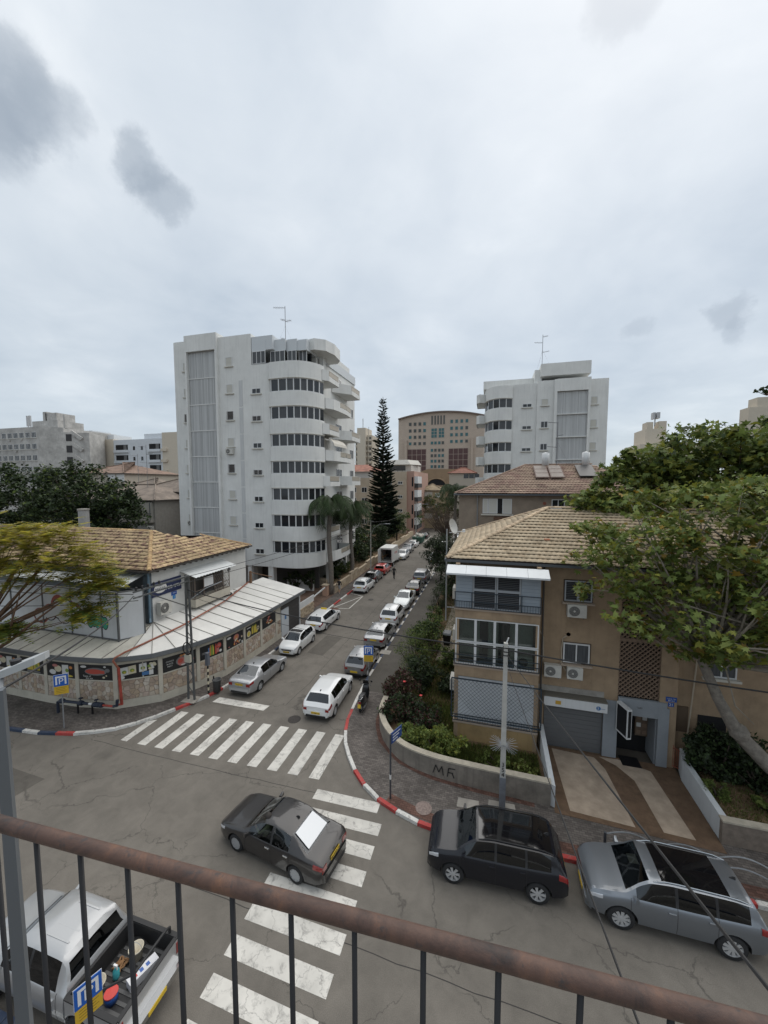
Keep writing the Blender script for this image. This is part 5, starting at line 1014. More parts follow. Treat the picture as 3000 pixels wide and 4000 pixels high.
# roof
def hip_roof(par, x0, x1, y0, y1, ez, d, rise, tm, cm, key, tw, th, budget, planes=('front','left'), gutter=True, bx1=None):
    zr = ez+rise; yr = y0+d; A, B = (x0+d, yr, zr), (x1-d, yr, zr); dk = mat('roof_deck_brown', (.09,.06,.05), .9)
    part('roof_deck', MB().add([(x0,y0,ez),(x1,y0,ez),B,A], [(0,1,2,3)]).add([(x0,y1,ez),(x0,y0,ez),A], [(0,1,2)]).add([(x1,y1,ez),(x0,y1,ez),A,B], [(0,1,2,3)]).add([(x1,y0,ez),(x1,y1,ez),B], [(0,1,2)]).add([(x0,y0,ez-.02),(x0,y1,ez-.02),(x1,y1,ez-.02),(x1,y0,ez-.02)], [(0,1,2,3)]), dk, par)
    sl_ = rise/d; L_ = sqrt(1+sl_*sl_); w = x1-x0; nl = budget//4
    if tm:
        bx = (bx1 or x1)-x0
        tile_plane(par, (x0,y0,ez+.02), (1,0,0), (0,1,sl_), [(0,0),(min(w,bx),0),(min(w-d,bx),d*L_),(d,d*L_)], tw, th, tm, budget-nl, key)
        dep = y1-y0; tile_plane(par, (x0,y1,ez+.02), (0,-1,0), (1,0,sl_), [(0,0),(dep,0),(dep-d,d*L_)], tw, th, tm, nl, key)
        ridge_caps(par, (x0,y0,ez+.05), (A[0],A[1],A[2]+.05), cm); ridge_caps(par, (A[0],A[1],A[2]+.05), (min(B[0],bx1 or 99),B[1],B[2]+.05), cm); ridge_caps(par, (x0,y1,ez+.05), (A[0],A[1],A[2]+.05), cm)
    if gutter: g = MB(); g.bar((x0-.05,y0-.04,ez-.05),(x1,y0-.04,ez-.05), .1, .12); g.bar((x0-.05,y0,ez-.05),(x0-.05,y1,ez-.05), .1, .12); part('gutter', g, mat('gutter_grey', (.10,.11,.12), .5, .4), par)
hip_roof(hs, -2.05, 17.5, 19.1, 29.95, 9.42, 5.42, 2.3, TLO, CPO, 'sand', .24, .34, 300, bx1=12.5)
for x, y, z in ((2.9,21.0,10.3),(5.5,22.6,10.95)): part('repaired_tile', MB().box(x-.13,x+.13,y-.05,y+.2,z-.02,z+.07), mat('orange_tile', (.45,.17,.09), .8), hs)
sd_ = Fr((X0,29.5),(0,-1))
for y, z, lb in ((21.2,6.75,'uppermost air conditioner on the left side wall of the brown house'),(21.6,4.2,'middle air conditioner on the left side wall of the brown house'),(20.3,1.9,'lowest air conditioner on the left side wall of the brown house')): ac_unit(None, sd_, 29.5-y-.9, z, .85, .62, .32, .05, lb)
dsh = thing('satellite_dish', 'grey satellite dish on a pole at the brown house roof corner', 'satellite dish', (-2.35,22.0,6)); part('pole', MB().tube([(-2.35,22.0,5.2),(-2.35,22.0,10.6)], .045, 8).bar((-2.35,22.0,6.0),(X0,22.0,6.0), .04, .04), mat('pole_galv', (.30,.32,.33), .5, .5), dsh)
dm = MB(); n = 20
for r, h in ((0.02,0),(.2,.03),(.36,.09),(.45,.14)): dm.v += [(r*cos(2*pi*k/n)*.9, -h, r*sin(2*pi*k/n)) for k in range(n)]
for i in range(3): dm.f += [(i*n+k, i*n+(k+1) % n, (i+1)*n+(k+1) % n, (i+1)*n+k) for k in range(n)]; dm.m += [0]*n
dm.xf(Matrix.Translation((-2.1,22.0,10.75)) @ Matrix.Rotation(radians(65),4,'Z') @ Matrix.Rotation(radians(-18),4,'X')); part('dish', dm, mat('dish_grey', (.42,.42,.40), .6), dsh, smooth=True); part('arm', MB().tube([(-2.2,22.0,10.4),(-1.4,21.7,10.55)], .02, 5).box(-1.45,-1.3,21.62,21.76,10.5,10.66), WHM, dsh)
# ---- second house
h2 = thing('grey_brown_house', 'grey-brown stucco house with pinkish tiled roof and rooftop solar panels', 'house', (5, 38, 0)); fr = Fr((0,34),(1,0)); part('wall', MB().box(-2.6,15,34,45.2,0,12.3), STUC2, h2)
hip_roof(h2, -2.95, 15.4, 33.6, 46.1, 12.36, 6.24, 2.65, TLB, tilemat('brown_ridge_tile', (.25,.17,.12), (.2,.13,.1)), 'pinkbrown', .26, .38, 260, bx1=13)
for u0, u1, m in ((-.58,-.12,'blank'),(-.10,.66,'shut'),(1.05,1.82,'shut')): win_small(h2, fr, u0, u1, 10.68, 11.95, 1, sill=False, state='shut')
part('dark_gap', fr.box(MB(), .66, 1.05, 10.68, 11.95, 0, .02), DKG, h2); part('sill', fr.box(MB(), -.7, 1.95, 10.52, 10.62, 0, .2), WB2, h2); part('planter', fr.box(MB(), .35, 1.75, 10.15, 10.42, 0, .28), mat('rotten_wood', (.10,.055,.035), .9, var=.4, vs=5), h2)
win_small(h2, fr, 4.95, 5.95, 11.25, 11.95, 2, sill=False); part('sill_box', fr.box(MB(), 4.85, 5.7, 10.7, 11.25, 0, .3), WHM, h2); part('downpipe', MB().tube([(-1.02,33.9,12.3),(-1.02,33.9,9),(-1.05,33.9,0)], .06, 6), mat('pipe_grey', (.20,.20,.20), .5), h2); part('vent_hole', MB().lathe([(.14,0),(.1,.05)], (4.4,33.95,11.6), 10, 'y'), RUSTP, h2)
def roofp(x, y): return 12.36+(y-33.6)*2.65/6.24
sl2_ = 2.65/6.24
for x0, x1, y0, y1, m, lb in ((3.9,5.05,36.2,38.9,'a','left'),(5.15,6.3,36.2,38.9,'b','right')):
    t = thing('solar_collector', '%s of two brown framed solar collectors on the pinkish roof' % lb, 'solar panel', ((x0+x1)/2,y0,roofp(0,y0))); zz = lambda y: roofp(0,y)+.35
    part('frame', MB().hexa([(x0,y0,zz(y0)-.06),(x1,y0,zz(y0)-.06),(x1,y1,zz(y1)-.06),(x0,y1,zz(y1)-.06),(x0,y0,zz(y0)),(x1,y0,zz(y0)),(x1,y1,zz(y1)),(x0,y1,zz(y1))]), mat('collector_brown', (.12,.075,.06), .6), t)
    for j in range(3): a, b = y0+.08+j*(y1-y0)/3, y0+(j+1)*(y1-y0)/3-.04; part('absorber', MB().hexa([(x0+.08,a,zz(a)+.0),(x1-.08,a,zz(a)),(x1-.08,b,zz(b)),(x0+.08,b,zz(b)),(x0+.08,a,zz(a)+.015),(x1-.08,a,zz(a)+.015),(x1-.08,b,zz(b)+.015),(x0+.08,b,zz(b)+.015)]), mat('absorber_dusty', (.15,.12,.10), .4), t)
    part('leg', MB().bar((x0+.1,y0+.1,roofp(0,y0)),(x0+.1,y0+.1,zz(y0)), .05, .05).bar((x1-.1,y1-.1,roofp(0,y1)),(x1-.1,y1-.1,zz(y1)), .05, .05), BLKM, t)
t = thing('solar_collector', 'glossy black solar collector near the tree on the pinkish roof', 'solar panel', (8.2,37,roofp(0,37))); part('panel', MB().hexa([(7.5,36.4,roofp(0,36.4)+.3),(8.9,36.4,roofp(0,36.4)+.3),(8.9,38.8,roofp(0,38.8)+.35),(7.5,38.8,roofp(0,38.8)+.35),(7.5,36.4,roofp(0,36.4)+.38),(8.9,36.4,roofp(0,36.4)+.38),(8.9,38.8,roofp(0,38.8)+.43),(7.5,38.8,roofp(0,38.8)+.43)]), mat('black_solar', (.008,.008,.01), .35), t); part('leg', MB().bar((7.6,36.5,roofp(0,36.5)),(7.6,36.5,roofp(0,36.5)+.3), .05, .05).bar((8.8,38.7,roofp(0,38.7)),(8.8,38.7,roofp(0,38.7)+.35), .05, .05), BLKM, t)
for x, lb in ((5.1,'white water boiler above the brown collectors'),(8.6,'white water boiler above the black collector')):
    t = thing('water_boiler', lb, 'boiler', (x,39.9,15)); part('tank', MB().lathe([(.05,0),(.33,.06),(.34,.7),(.34,1.2),(.05,1.3)], (x,39.6,14.95), 14), WHM, t, smooth=True); part('leg', MB().bar((x-.2,39.6,14.7),(x-.2,39.6,15.0), .05, .05).bar((x+.2,39.6,14.7),(x+.2,39.6,15.0), .05, .05), BLKM, t)
antenna('thin rusty antenna mast with crossed arms on the pinkish roof', 6.1, 39.6, 14.9, 4.2, ((4.1,-1,.9),(2.9,1,.5),(1.8,-1,.9)))
# ---- houses to the left, behind the dark trees
def striped(name, c):
    m = tilemat(name, c, tuple(q*.72 for q in c), .9); t = m.node_tree; b = t.nodes['Principled BSDF']; g = t.nodes.new('ShaderNodeNewGeometry'); s = t.nodes.new('ShaderNodeSeparateXYZ'); Lk(t, g.outputs['Position'], s.inputs[0])
    w = mth(t, 'SINE', mth(t, 'MULTIPLY', s.outputs[2], 2*pi/.155)); src = b.inputs['Base Color'].links[0].from_socket; Lk(t, mixc(t, mth(t, 'MULTIPLY', mth(t, 'GREATER_THAN', w, .5), .45), src, tuple(q*.3 for q in c)), b.inputs['Base Color']); return m
RF1 = striped('far_tile_brown', (.26,.17,.125)); RF2 = striped('far_tile_grey', (.23,.185,.15)); RF3 = striped('far_tile_sand', (.33,.26,.17)); RF4 = striped('far_tile_red', (.30,.13,.09)); GRW = mat('grey_wall', (.33,.31,.28), .9, var=.1, streak=.3)
def plain_house(name, label, x0, x1, y0, y1, ez, d, rise, wm, rm, oh=.45):
    t = thing(name, label, 'house', ((x0+x1)/2,y0,0)); part('wall', MB().box(x0,x1,y0,y1,0,ez), wm, t); a, b, c, e = x0-oh, x1+oh, y0-oh, y1+oh; zr = ez+rise; hy = min(d,(e-c)/2)
    part('roof', MB().add([(a,c,ez),(b,c,ez),(b-d,c+hy,zr),(a+d,c+hy,zr)], [(0,1,2,3)]).add([(b,c,ez),(b,e,ez),(b-d,c+hy,zr)], [(0,1,2)]).add([(a,e,ez),(a,c,ez),(a+d,c+hy,zr)], [(0,1,2)]).add([(b,e,ez),(a,e,ez),(a+d,c+hy,zr),(b-d,c+hy,zr)], [(0,1,2,3)]).add([(a,c,ez-.12),(a,e,ez-.12),(b,e,ez-.12),(b,c,ez-.12)], [(0,1,2,3)]), rm, t)
    g = MB(); g.bar((a,c,ez-.06),(b,c,ez-.06), .12, .14); g.bar((b,c,ez-.06),(b,e,ez-.06), .12, .14); part('gutter', g, mat('gutter_brown', (.05,.045,.04), .5), t)
    rc = MB(); rc.tube([(a,c,ez+.05),(a+d,c+hy,zr+.05),(b-d,c+hy,zr+.05),(b,c,ez+.05)], .12, 6); part('ridge', rc, rm, t); return t
p, q = at(380,1957,45), at(603,1953,45)
c1 = plain_house('tile_roof_house', 'grey house with shuttered balcony and low tile roof behind the dark trees', -64, q.x-.5, 45.5, 57, q.z-.05, 6, 2.3, GRW, RF2); f = Fr((0,45.5),(1,0))
zt = q.z-.4; part('balcony_screen', f.box(MB(), -59, -48.8, zt-2.6, zt, .0, .4), mat('cream_screen', (.42,.40,.36), .8, var=.06), c1)
for k in range(6): x = -58.5+k*1.9; part('screen_post', f.box(MB(), x-.05, x+.05, zt-2.6, zt, .4, .46), GREYM, c1)
for x in (-56.2,-53.0): part('dark_window', f.box(MB(), x, x+.9, zt-1.6, zt-.2, .4, .43), GLS, c1)
part('balcony_rail', f.box(MB(), -59, -48.7, zt-1.7, zt-1.6, .46, .52), GREYM, c1); part('balcony_slab', f.box(MB(), -59.3, -48.6, zt-3.0, zt-2.6, 0, .7), GRW, c1); part('lower_screen', f.box(MB(), -58, -48.8, zt-5.6, zt-3.4, 0, .3), mat('mesh_screen', (.36,.36,.35), .8, var=.1, vs=6), c1)
for x in (-56,-52.5): part('lower_window', f.box(MB(), x, x+1.0, zt-5.2, zt-3.8, .3, .34), mat('vent_grey', (.20,.20,.20), .7), c1)
ac_unit(None, f, -48.9, zt-4.2, .9, .7, .35, .75, 'white air conditioner beside the grey house balcony')
p = at(684,1927,52); b1 = plain_house('tile_roof_house', 'tan house with brick balcony fronts touching the left white block', at(520,1920,52).x, -38.5, 52, 66, at(560,1920,52).z, 6, 2.4, mat('tan_wall', (.27,.19,.11), .9, var=.1, streak=.3), RF2); f = Fr((0,52),(1,0)); zt = at(560,1920,52).z
for k, z in enumerate((zt-3.2,zt-6.4)):
    x0 = at(636,1950,52).x; part('balcony', f.box(MB(), x0, -38.6, z-.2, z+.05, 0, 1.2), mat('brick_red', (.28,.12,.07), .9, var=.15, vs=4), b1); part('balcony_front', f.box(MB(), x0, -38.6, z+.05, z+.85, 1.1, 1.2), MT['brick_red'] if k == 0 else WHM, b1); part('balcony_dark', f.box(MB(), x0+.3, -38.8, z+.85, z+2.6, .0, .03), mat('opening_shade', (.05,.05,.052), .9), b1)
    for j in range(12): part('rail_bar', f.box(MB(), x0+.2+j*.42, x0+.23+j*.42, z+.85, z+1.25, 1.12, 1.15), BLKM, b1)
win_small(b1, f, at(598,1950,52).x, at(612,1950,52).x, zt-2.2, zt-.9, 2)
p = at(500,1848,60); a1 = plain_house('tile_roof_house', 'house with broad brown hip roof in front of the beige blind wall', at(290,1850,60).x, p.x-1, 60, 74, p.z, 9, 2.6, mat('cream_wall', (.42,.38,.32), .9), RF1); f = Fr((0,60),(1,0))
for x in (at(420,1850,60).x, at(455,1850,60).x): part('window', f.box(MB(), x, x+2.0, p.z-1.7, p.z-.2, -.05, .03), WHM, a1)
d1 = plain_house('tile_roof_house', 'house with long low grey-brown tile roof left of the tan house', at(440,1900,58).x, at(600,1900,58).x, 58, 70, at(520,1902,58).z-.6, 6, 2.4, GRW, RF2)
antenna('antenna mast with bars above the grey-brown roof', at(575,1850,50).x, 50, at(575,1880,50).z-1, 7.0, ((6.6,-1,1.6),(5.4,1,1.3),(4.0,-1,1.4))); antenna('antenna mast in front of the modern white block', at(540,1850,55).x, 55, at(540,1880,55).z-1, 6.0, ((5.6,-1,1.2),(3.6,1,1.2)))
# ---- buildings along the far street
b4 = thing('beige_apartment_house', 'four-storey beige apartment house behind the pine with pinkish street side', 'apartment house', (-24, 100, 0)); BG4 = mat('beige_stucco', (.43,.355,.27), .9, var=.08, vs=.5, streak=.3); part('wall', MB().box(-34,-20.6,95,118,0,16.4), BG4, b4); part('street_side', MB().box(-20.6,-18.7,95.6,118,0,16.5), mat('pink_panel', (.38,.24,.19), .9), b4)
f = Fr((0,95),(1,0)); fS = Fr((-18.7,95.6),(0,1))
for k in range(4):
    z = 13.6-k*3.55; win_small(b4, f, -26.6, -24.4, z-1.0, z+.4, 2); win_small(b4, f, -22.8, -21.6, z-.4, z+.3, 2)
    part('balcony_slab', f.box(MB(), -26.9, -24.1, z-1.9, z-1.2, 0, .8), BG4, b4); part('side_balcony', fS.box(MB(), .3, 6, z-1.3, z-.3, 0, 1.0), mat('opening_shade', (.05,.05,.052), .9), b4); part('side_window', fS.box(MB(), .3, 6, z-.2, z+1.6, 0, .9), WHM, b4); part('side_pane', Fr((-18.7,95.6),(1,0)).box(MB(), -.6, -.2, z-1.0, z+1.4, 0, .03), GLS, b4)
part('roof_terrace', MB().box(-28,-20,98,112,16.4,18.3).hexa([(-27,97,18.3),(-20,97,18.3),(-19,108,18.6),(-28,108,18.6),(-26,98,19.6),(-21,98,19.6),(-20,108,19.9),(-27,108,19.9)]), mat('terrace_white', (.48,.46,.42), .9, var=.1), b4); part('terrace_glass', MB().box(-25.5,-21.5,97.9,98,16.8,18.1), GLS, b4)
for x in (-23,-21.7): part('rooftop_rail', MB().bar((x,95.3,16.4),(x,95.3,17.3), .06, .06), BLKM, b4)
b5 = block('beige_apartment_house', 'beige apartment house with red hip roof seen between palms and pine', 'apartment house', -38, -29.5, 92, 108, 14.8, BG4, 4, 3, GLS, 1.3, 1.4, z0=3.0); part('roof', MB().add([(-38.5,91.5,16.4),(-29,91.5,16.4),(-31,97,18.4),(-36.5,97,18.4)], [(0,1,2,3)]).add([(-29,91.5,16.4),(-29,108,16.4),(-31,97,18.4)], [(0,1,2)]), RF4, b5); part('attic', MB().box(-38,-29.5,92.2,108,14.8,16.4), mat('attic_white', (.5,.48,.45), .9), b5)
sh = plain_house('tile_roof_house', 'small cream house with pyramid tile roof at the end of the street', -20.0, -13.5, 112, 120, 11.4, 3.6, 1.9, mat('cream_house', (.42,.34,.22), .9, streak=.2), RF3); f = Fr((0,112),(1,0))
for k in range(3): part('roller_shutter', f.box(MB(), -19.4, -16.4, 9.4-k*3.2, 11-k*3.2, -.02, .04), SHUT, sh); part('window', f.box(MB(), -15.6, -14.2, 9.3-k*3.2, 10.6-k*3.2, -.02, .04), WHM, sh)
ac_unit(None, f, -17.5, 8.3, 1.0, .7, .35, .05, 'air conditioner on the small cream house at the street end')
sa = thing('stone_arch_building', 'brown stone building with a dark arched opening in front of the big office', 'building', (-20,150,0)); STB4 = mat('brown_stone', (.27,.19,.12), .9, var=.12, vs=.5)
pts = [(at(1615,1850,150).x,0),(at(1790,1850,150).x,0),(at(1790,1850,150).x,at(1790,1832,150).z),(at(1672,1830,150).x,at(1672,1832,150).z),(at(1616,1850,150).x,at(1616,1852,150).z)]; n = len(pts)
part('wall', MB().add([(x,150,z) for x, z in pts]+[(x,160,z) for x, z in pts], [tuple(range(n)), tuple(reversed(range(n,2*n)))]+[(i,n+i,n+(i+1)%n,(i+1)%n) for i in range(n)]), STB4, sa); cx = at(1705,1880,150).x; r = at(1740,1880,150).x-cx; zc = at(1705,1895,150).z; ar = MB(); ar.add([(cx+r*cos(pi*k/14),149.9,zc+r*.7*sin(pi*k/14)) for k in range(15)], [tuple(range(15))]); part('arch_opening', ar, DKG, sa); ai = MB(); ai.tube([(cx+r*1.05*cos(pi*k/14),149.9,zc+r*.74*sin(pi*k/14)) for k in range(15)], .25, 4); part('arch_ring', ai, STB4, sa)
rh = plain_house('tile_roof_house', 'white house with red roof and dark windows beyond the lone palm', at(1755,1850,120).x, at(1858,1850,120).x, 120, 130, at(1800,1848,120).z, 4, 1.8, mat('cream_wall', (.42,.38,.32), .9), RF4)
for k in range(3): part('window', MB().box(at(1812,1850,120).x+k*1.6,at(1812,1850,120).x+k*1.6+1.4,119.9,120,at(1812,1868,120).z,at(1812,1852,120).z), GLS, rh)
# ---- stone boundary wall and forecourt of the left block, garden wall right, driveway walls
bw = thing('stone_boundary_wall', 'long low limestone block wall along the left pavement', 'wall', (-18.3,60,0)); LIM = [mat('limestone_%d' % i, c, .9, var=.14, vs=4, bump=.3, bs=20) for i, c in enumerate(((.40,.32,.22),(.34,.27,.19),(.45,.37,.27)))]
WL = [(-17.75,41.2),(-17.85,52),(-18.3,66),(-19.0,100)]; pts = resample(WL, .62); mbk = MB()
for i in range(len(pts)-1):
    a, b = pts[i], pts[i+1]; hgt = 1.0 if i < 9 else 1.05+(.25 if (i//7) % 2 else 0)
    if a.y < 72:
        for c in range(4):
            z0 = .1+hgt*c/4; sh_ = .5*(c % 2); p = a+(b-a)*(sh_*.5); q_ = b+(b-a)*(sh_*.5); e = (b-a)*.012; blk_ = MB(); blk_.bar((p.x+e.x,p.y+e.y,z0+hgt/8),(q_.x-e.x,q_.y-e.y,z0+hgt/8), .24+rg.uniform(0,.03), hgt/4-.012)
            o = part('stone', blk_, rg.choice(LIM), bw)
    else: mbk.bar((a.x,a.y,.1+hgt/2),(b.x,b.y,.1+hgt/2), .25, hgt)
    cp_ = MB(); cp_.bar((a.x,a.y,.1+hgt+.03),(b.x,b.y,.1+hgt+.03), .32, .06); part('coping', cp_, LIM[2], bw)
part('wall_run', mbk, LIM[0], bw); bk_ = MB()
for i in range(len(pts)-1):
    if pts[i].y < 72: bk_.bar((pts[i].x,pts[i].y,.6),(pts[i+1].x,pts[i+1].y,.6), .18, .96)
part('wall_core', bk_, MORT, bw)
gp = thing('gate_pillar', 'salmon pink gate pillar at the forecourt entrance', 'pillar', (-18.4,40.4,0)); part('shaft', MB().box(-18.7,-18.1,40.1,40.7,.1,1.35), mat('salmon_stone', (.45,.28,.20), .9), gp); part('cap', MB().box(-18.78,-18.02,40.02,40.78,1.35,1.45), LIM[2], gp)
single('barrier_arm', MB().bar((-18.3,39.9,1.2),(-18.9,36.2,.35), .12, .12), WHM, 'white slanted barrier arm at the forecourt entrance', 'barrier')
struct('forecourt', MB().prism([(-40,32.5),(-17.65,32.5),(-17.65,41),(-17.85,44),(-40,44)], .0, .138), pavers('forecourt_pavers', (.15,.10,.075)))
struct('garden_soil', MB().prism([(-30,44.2),(-17.9,44.2),(-19.0,100),(-30,100)], .0, .5), SOIL)
lw = thing('stone_planter_wall', 'short limestone wall with white panel beside the shop end', 'wall', (-17.6,33,0)); fL = Fr((-17.35,31.7),(0,1))
for c in range(5):
    for k in range(6): part('stone', fL.box(MB(), .02+k*.55+.2*(c % 2), .54+k*.55+.2*(c % 2), .12+c*.2, .31+c*.2, -.2, .0+.02*((k+c) % 2)), rg.choice(LIM), lw)
part('panel', fL.box(MB(), .3, 3.6, 1.12, 1.75, -.15, -.08), WHM, lw)
part('porch_step', MB().box(-22.5,-20.0,44.0,45.2,.1,.9), LIM[2], blk); part('ground_floor_wall', MB().box(-24.2,-20.6,41.6,41.8,0,1.4), WB, blk); part('ground_column', MB().box(-20.2,-19.8,44.5,44.9,0,3.4).box(-20.2,-19.8,50.5,50.9,0,3.4), WB, blk)
part('ground_room', MB().box(-30,-21,46,55,0,3.4), mat('lobby_wall', (.34,.34,.32), .9), blk)
# curved concrete garden wall
gw = thing('garden_wall', 'curved stained concrete garden wall with graffiti tag on the corner', 'wall', (-2,16.5,0)); WCON = mat('stained_concrete', (.23,.205,.175), .95, var=.2, vs=2.2, bump=.3, bs=25, dirt=.85, streak=.7); WCAP = mat('wall_coping', (.40,.36,.29), .9, var=.15, vs=4)
cv = []
for i in range(len(WALLR)-1):
    for k in range(6):
        t = k/6; g = [Vector(WALLR[max(0, min(len(WALLR)-1, i+j))]) for j in (-1,0,1,2)]; cv.append(.5*((2*g[1])+(g[2]-g[0])*t+(2*g[0]-5*g[1]+4*g[2]-g[3])*t*t+(3*g[1]-g[0]-3*g[2]+g[3])*t**3))
cv.append(Vector(WALLR[-1])); ci = offset(cv, .26); n = len(cv); hz = [.78+.32*k/n for k in range(n)]
def ribbon(a, b, z0, z1):
    mb = MB(); n = len(a); mb.add([(p.x,p.y,z0) for p in a]+[(p.x,p.y,z0) for p in b]+[(p.x,p.y,z1[i]) for i, p in enumerate(a)]+[(p.x,p.y,z1[i]) for i, p in enumerate(b)], sum([[(i,i+1,2*n+i+1,2*n+i),(n+i+1,n+i,3*n+i,3*n+i+1),(2*n+i,2*n+i+1,3*n+i+1,3*n+i)] for i in range(n-1)], [])+[(0,2*n,3*n,n),(n-1,2*n-1,4*n-1,3*n-1)]); return mb
part('wall_body', ribbon(cv, ci, .05, hz), WCON, gw); co_ = offset(cv, -.02); ci2 = offset(cv, .28)
mbc = ribbon(co_, ci2, 0, [h+.05 for h in hz]); mbc.v = [(x, y, (hz[i % n]-.02) if i < 2*n else z) for i, (x, y, z) in enumerate(mbc.v)]; part('coping', mbc, WCAP, gw)
fgw = Fr((WALLR[4][0],WALLR[4][1]), (WALLR[5][0]-WALLR[4][0], WALLR[5][1]-WALLR[4][1]))
for a, b in (((.15,.35),(.28,.75)),((.28,.75),(.42,.45)),((.42,.45),(.55,.75)),((.55,.75),(.62,.35)),((.85,.75),(.8,.35)),((.85,.75),(1.15,.78)),((.82,.55),(1.05,.58)),((1.02,.56),(1.1,.36))): part('graffiti', MB().bar(fgw.p(a[0],a[1],.075), fgw.p(b[0],b[1],.075), .045, .006, up=tuple(fgw.n)), GK, gw)
wv = thing('driveway_wall', 'white rendered wall between garden and driveway', 'wall', (2.65,17.7,0)); part('wall_body', MB().prism([(2.58,15.85),(2.78,15.75),(2.78,19.5),(2.58,19.5)], .1, [1.05,1.05,1.3,1.3]), mat('white_wall', (.54,.56,.57), .9, streak=.3), wv)
wv = thing('driveway_wall', 'low white wall curving along the right of the driveway', 'wall', (8.5,17.5,0)); part('wall_body', MB().prism([(8.4,15.9),(8.62,15.9),(8.62,18.8),(8.85,19.5),(8.6,19.55),(8.4,18.8)], .1, [1.02,1.02,1.1,1.15,1.15,1.1]), MT['white_wall'], wv)
gw2 = thing('garden_wall', 'straight brown-grey concrete wall at the right edge of the pavement', 'wall', (14,15.9,0)); part('wall_body', MB().box(8.38,26,15.72,15.9,.05,.98), mat('rough_concrete', (.20,.165,.135), .95, var=.2, vs=5, bump=.6, bs=40), gw2); part('coping', MB().box(8.36,26,15.68,15.96,.98,1.05), WCAP, gw2)
gt_ = thing('iron_gate', 'small rusty iron gate leaning beside the entrance', 'gate', (8.75,19.3,.1))
for k in range(7): part('bar', MB().bar((8.35+k*.06,19.55-.03*k,.2),(8.35+k*.06,19.55-.03*k,1.25-.05*k), .02, .02), MT['rusty_pipe'], gt_)
for z in (.25,1.1): part('rail', MB().bar((8.33,19.56,z),(8.73,19.36,z-.05), .025, .025), MT['rusty_pipe'], gt_)
bn = thing('wheelie_bin', 'black wheeled bin standing beside the brown house', 'bin', (-3.1,30.0,.28)); part('body', MB().hexa([(-3.33,29.75,.3),(-2.87,29.75,.3),(-2.87,30.25,.3),(-3.33,30.25,.3),(-3.42,29.65,1.2),(-2.78,29.65,1.2),(-2.78,30.35,1.2),(-3.42,30.35,1.2)]), BLKM, bn); part('lid', MB().hexa([(-3.46,29.6,1.2),(-2.74,29.6,1.2),(-2.74,30.4,1.2),(-3.46,30.4,1.2),(-3.4,29.7,1.32),(-2.8,29.7,1.32),(-2.8,30.35,1.36),(-3.4,30.35,1.36)]), mat('bin_grey', (.10,.11,.12), .5), bn)
for s in (-.3,.3): part('wheel', MB().lathe([(.1,-.03),(.1,.03)], (-3.1+s,30.3,.36), 10, 'x'), BLKM, bn)
pv = struct('garden_path', MB().prism([(-3.6,27),(-1.7,27),(-1.7,40),(-3.6,40)], .2, .3), CONC)
for i in range(3):
    for j in range(16): struct('paving_slab', MB().box(-3.58+i*.63,-2.99+i*.63,27.05+j*.8,27.8+j*.8,.29,.315+.006*((i+j) % 2)), mat('path_slab', (.28,.24,.19), .9, var=.2, vs=3, rnd=.2), parent=pv)
# ------------------------------------------------------------------ vegetation
import numpy as np
def leafmat(name, c, var=.35, trans=.35, rough=.55):
    m = bpy.data.materials.new(name); m.use_nodes = True; t = m.node_tree; b = t.nodes['Principled BSDF']; b.inputs['Roughness'].default_value = rough; b.inputs['Specular IOR Level'].default_value = .25
    g = t.nodes.new('ShaderNodeNewGeometry'); n = N(t, 'ShaderNodeTexNoise', Scale=1.3, Detail=3.0); Lk(t, g.outputs['Position'], n.inputs['Vector'])
    r = t.nodes.new('ShaderNodeMapRange'); Lk(t, g.outputs['Random Per Island'], r.inputs[0]); r.inputs['To Min'].default_value = 1-var; r.inputs['To Max'].default_value = 1+var
    col = mixc(t, 1.0, ramp(t, n.outputs[0], [(.35, tuple(q*.8 for q in c)), (.65, tuple(q*1.15 for q in c))]).outputs[0], r.outputs[0], 'MULTIPLY')
    Lk(t, col, b.inputs['Base Color']); tr = t.nodes.new('ShaderNodeBsdfTranslucent'); Lk(t, col, tr.inputs[0]); mx = t.nodes.new('ShaderNodeMixShader'); mx.inputs[0].default_value = trans
    Lk(t, b.outputs[0], mx.inputs[1]); Lk(t, tr.outputs[0], mx.inputs[2]); Lk(t, mx.outputs[0], t.nodes['Material Output'].inputs[0]); MT[name] = m; return m
def rots(rng, n, flat=.0):
    """random orientations; flat>0 biases leaf normals upwards"""
    a = rng.uniform(0, 2*pi, n); z = rng.normal(0, 1, (n, 3)); z /= np.linalg.norm(z, axis=1)[:, None]; z[:, 2] += flat*2.0; z /= np.linalg.norm(z, axis=1)[:, None]
    r = rng.normal(0, 1, (n, 3)); x = np.cross(r, z); x /= np.linalg.norm(x, axis=1)[:, None]; y = np.cross(z, x); return np.stack([x, y, z], axis=2)
def np_mesh(name, V, F, mats, midx=None):
    """V (n,3); F (m,k) equal-sized polygons"""
    me = bpy.data.meshes.new(name); k = F.shape[1]; me.vertices.add(len(V)); me.vertices.foreach_set('co', V.astype(np.float32).ravel()); me.loops.add(F.size); me.loops.foreach_set('vertex_index', F.astype(np.int32).ravel())
    me.polygons.add(len(F)); me.polygons.foreach_set('loop_start', np.arange(0, F.size, k, dtype=np.int32)); me.polygons.foreach_set('loop_total', np.full(len(F), k, dtype=np.int32))
    for m in mats: me.materials.append(m)
    if midx is not None: me.polygons.foreach_set('material_index', midx.astype(np.int32))
    me.update(calc_edges=True); return me
QUAD = np.array([(-.5,0,0),(0,-.28,.06),(.5,0,-.04),(0,.28,.06)]); 
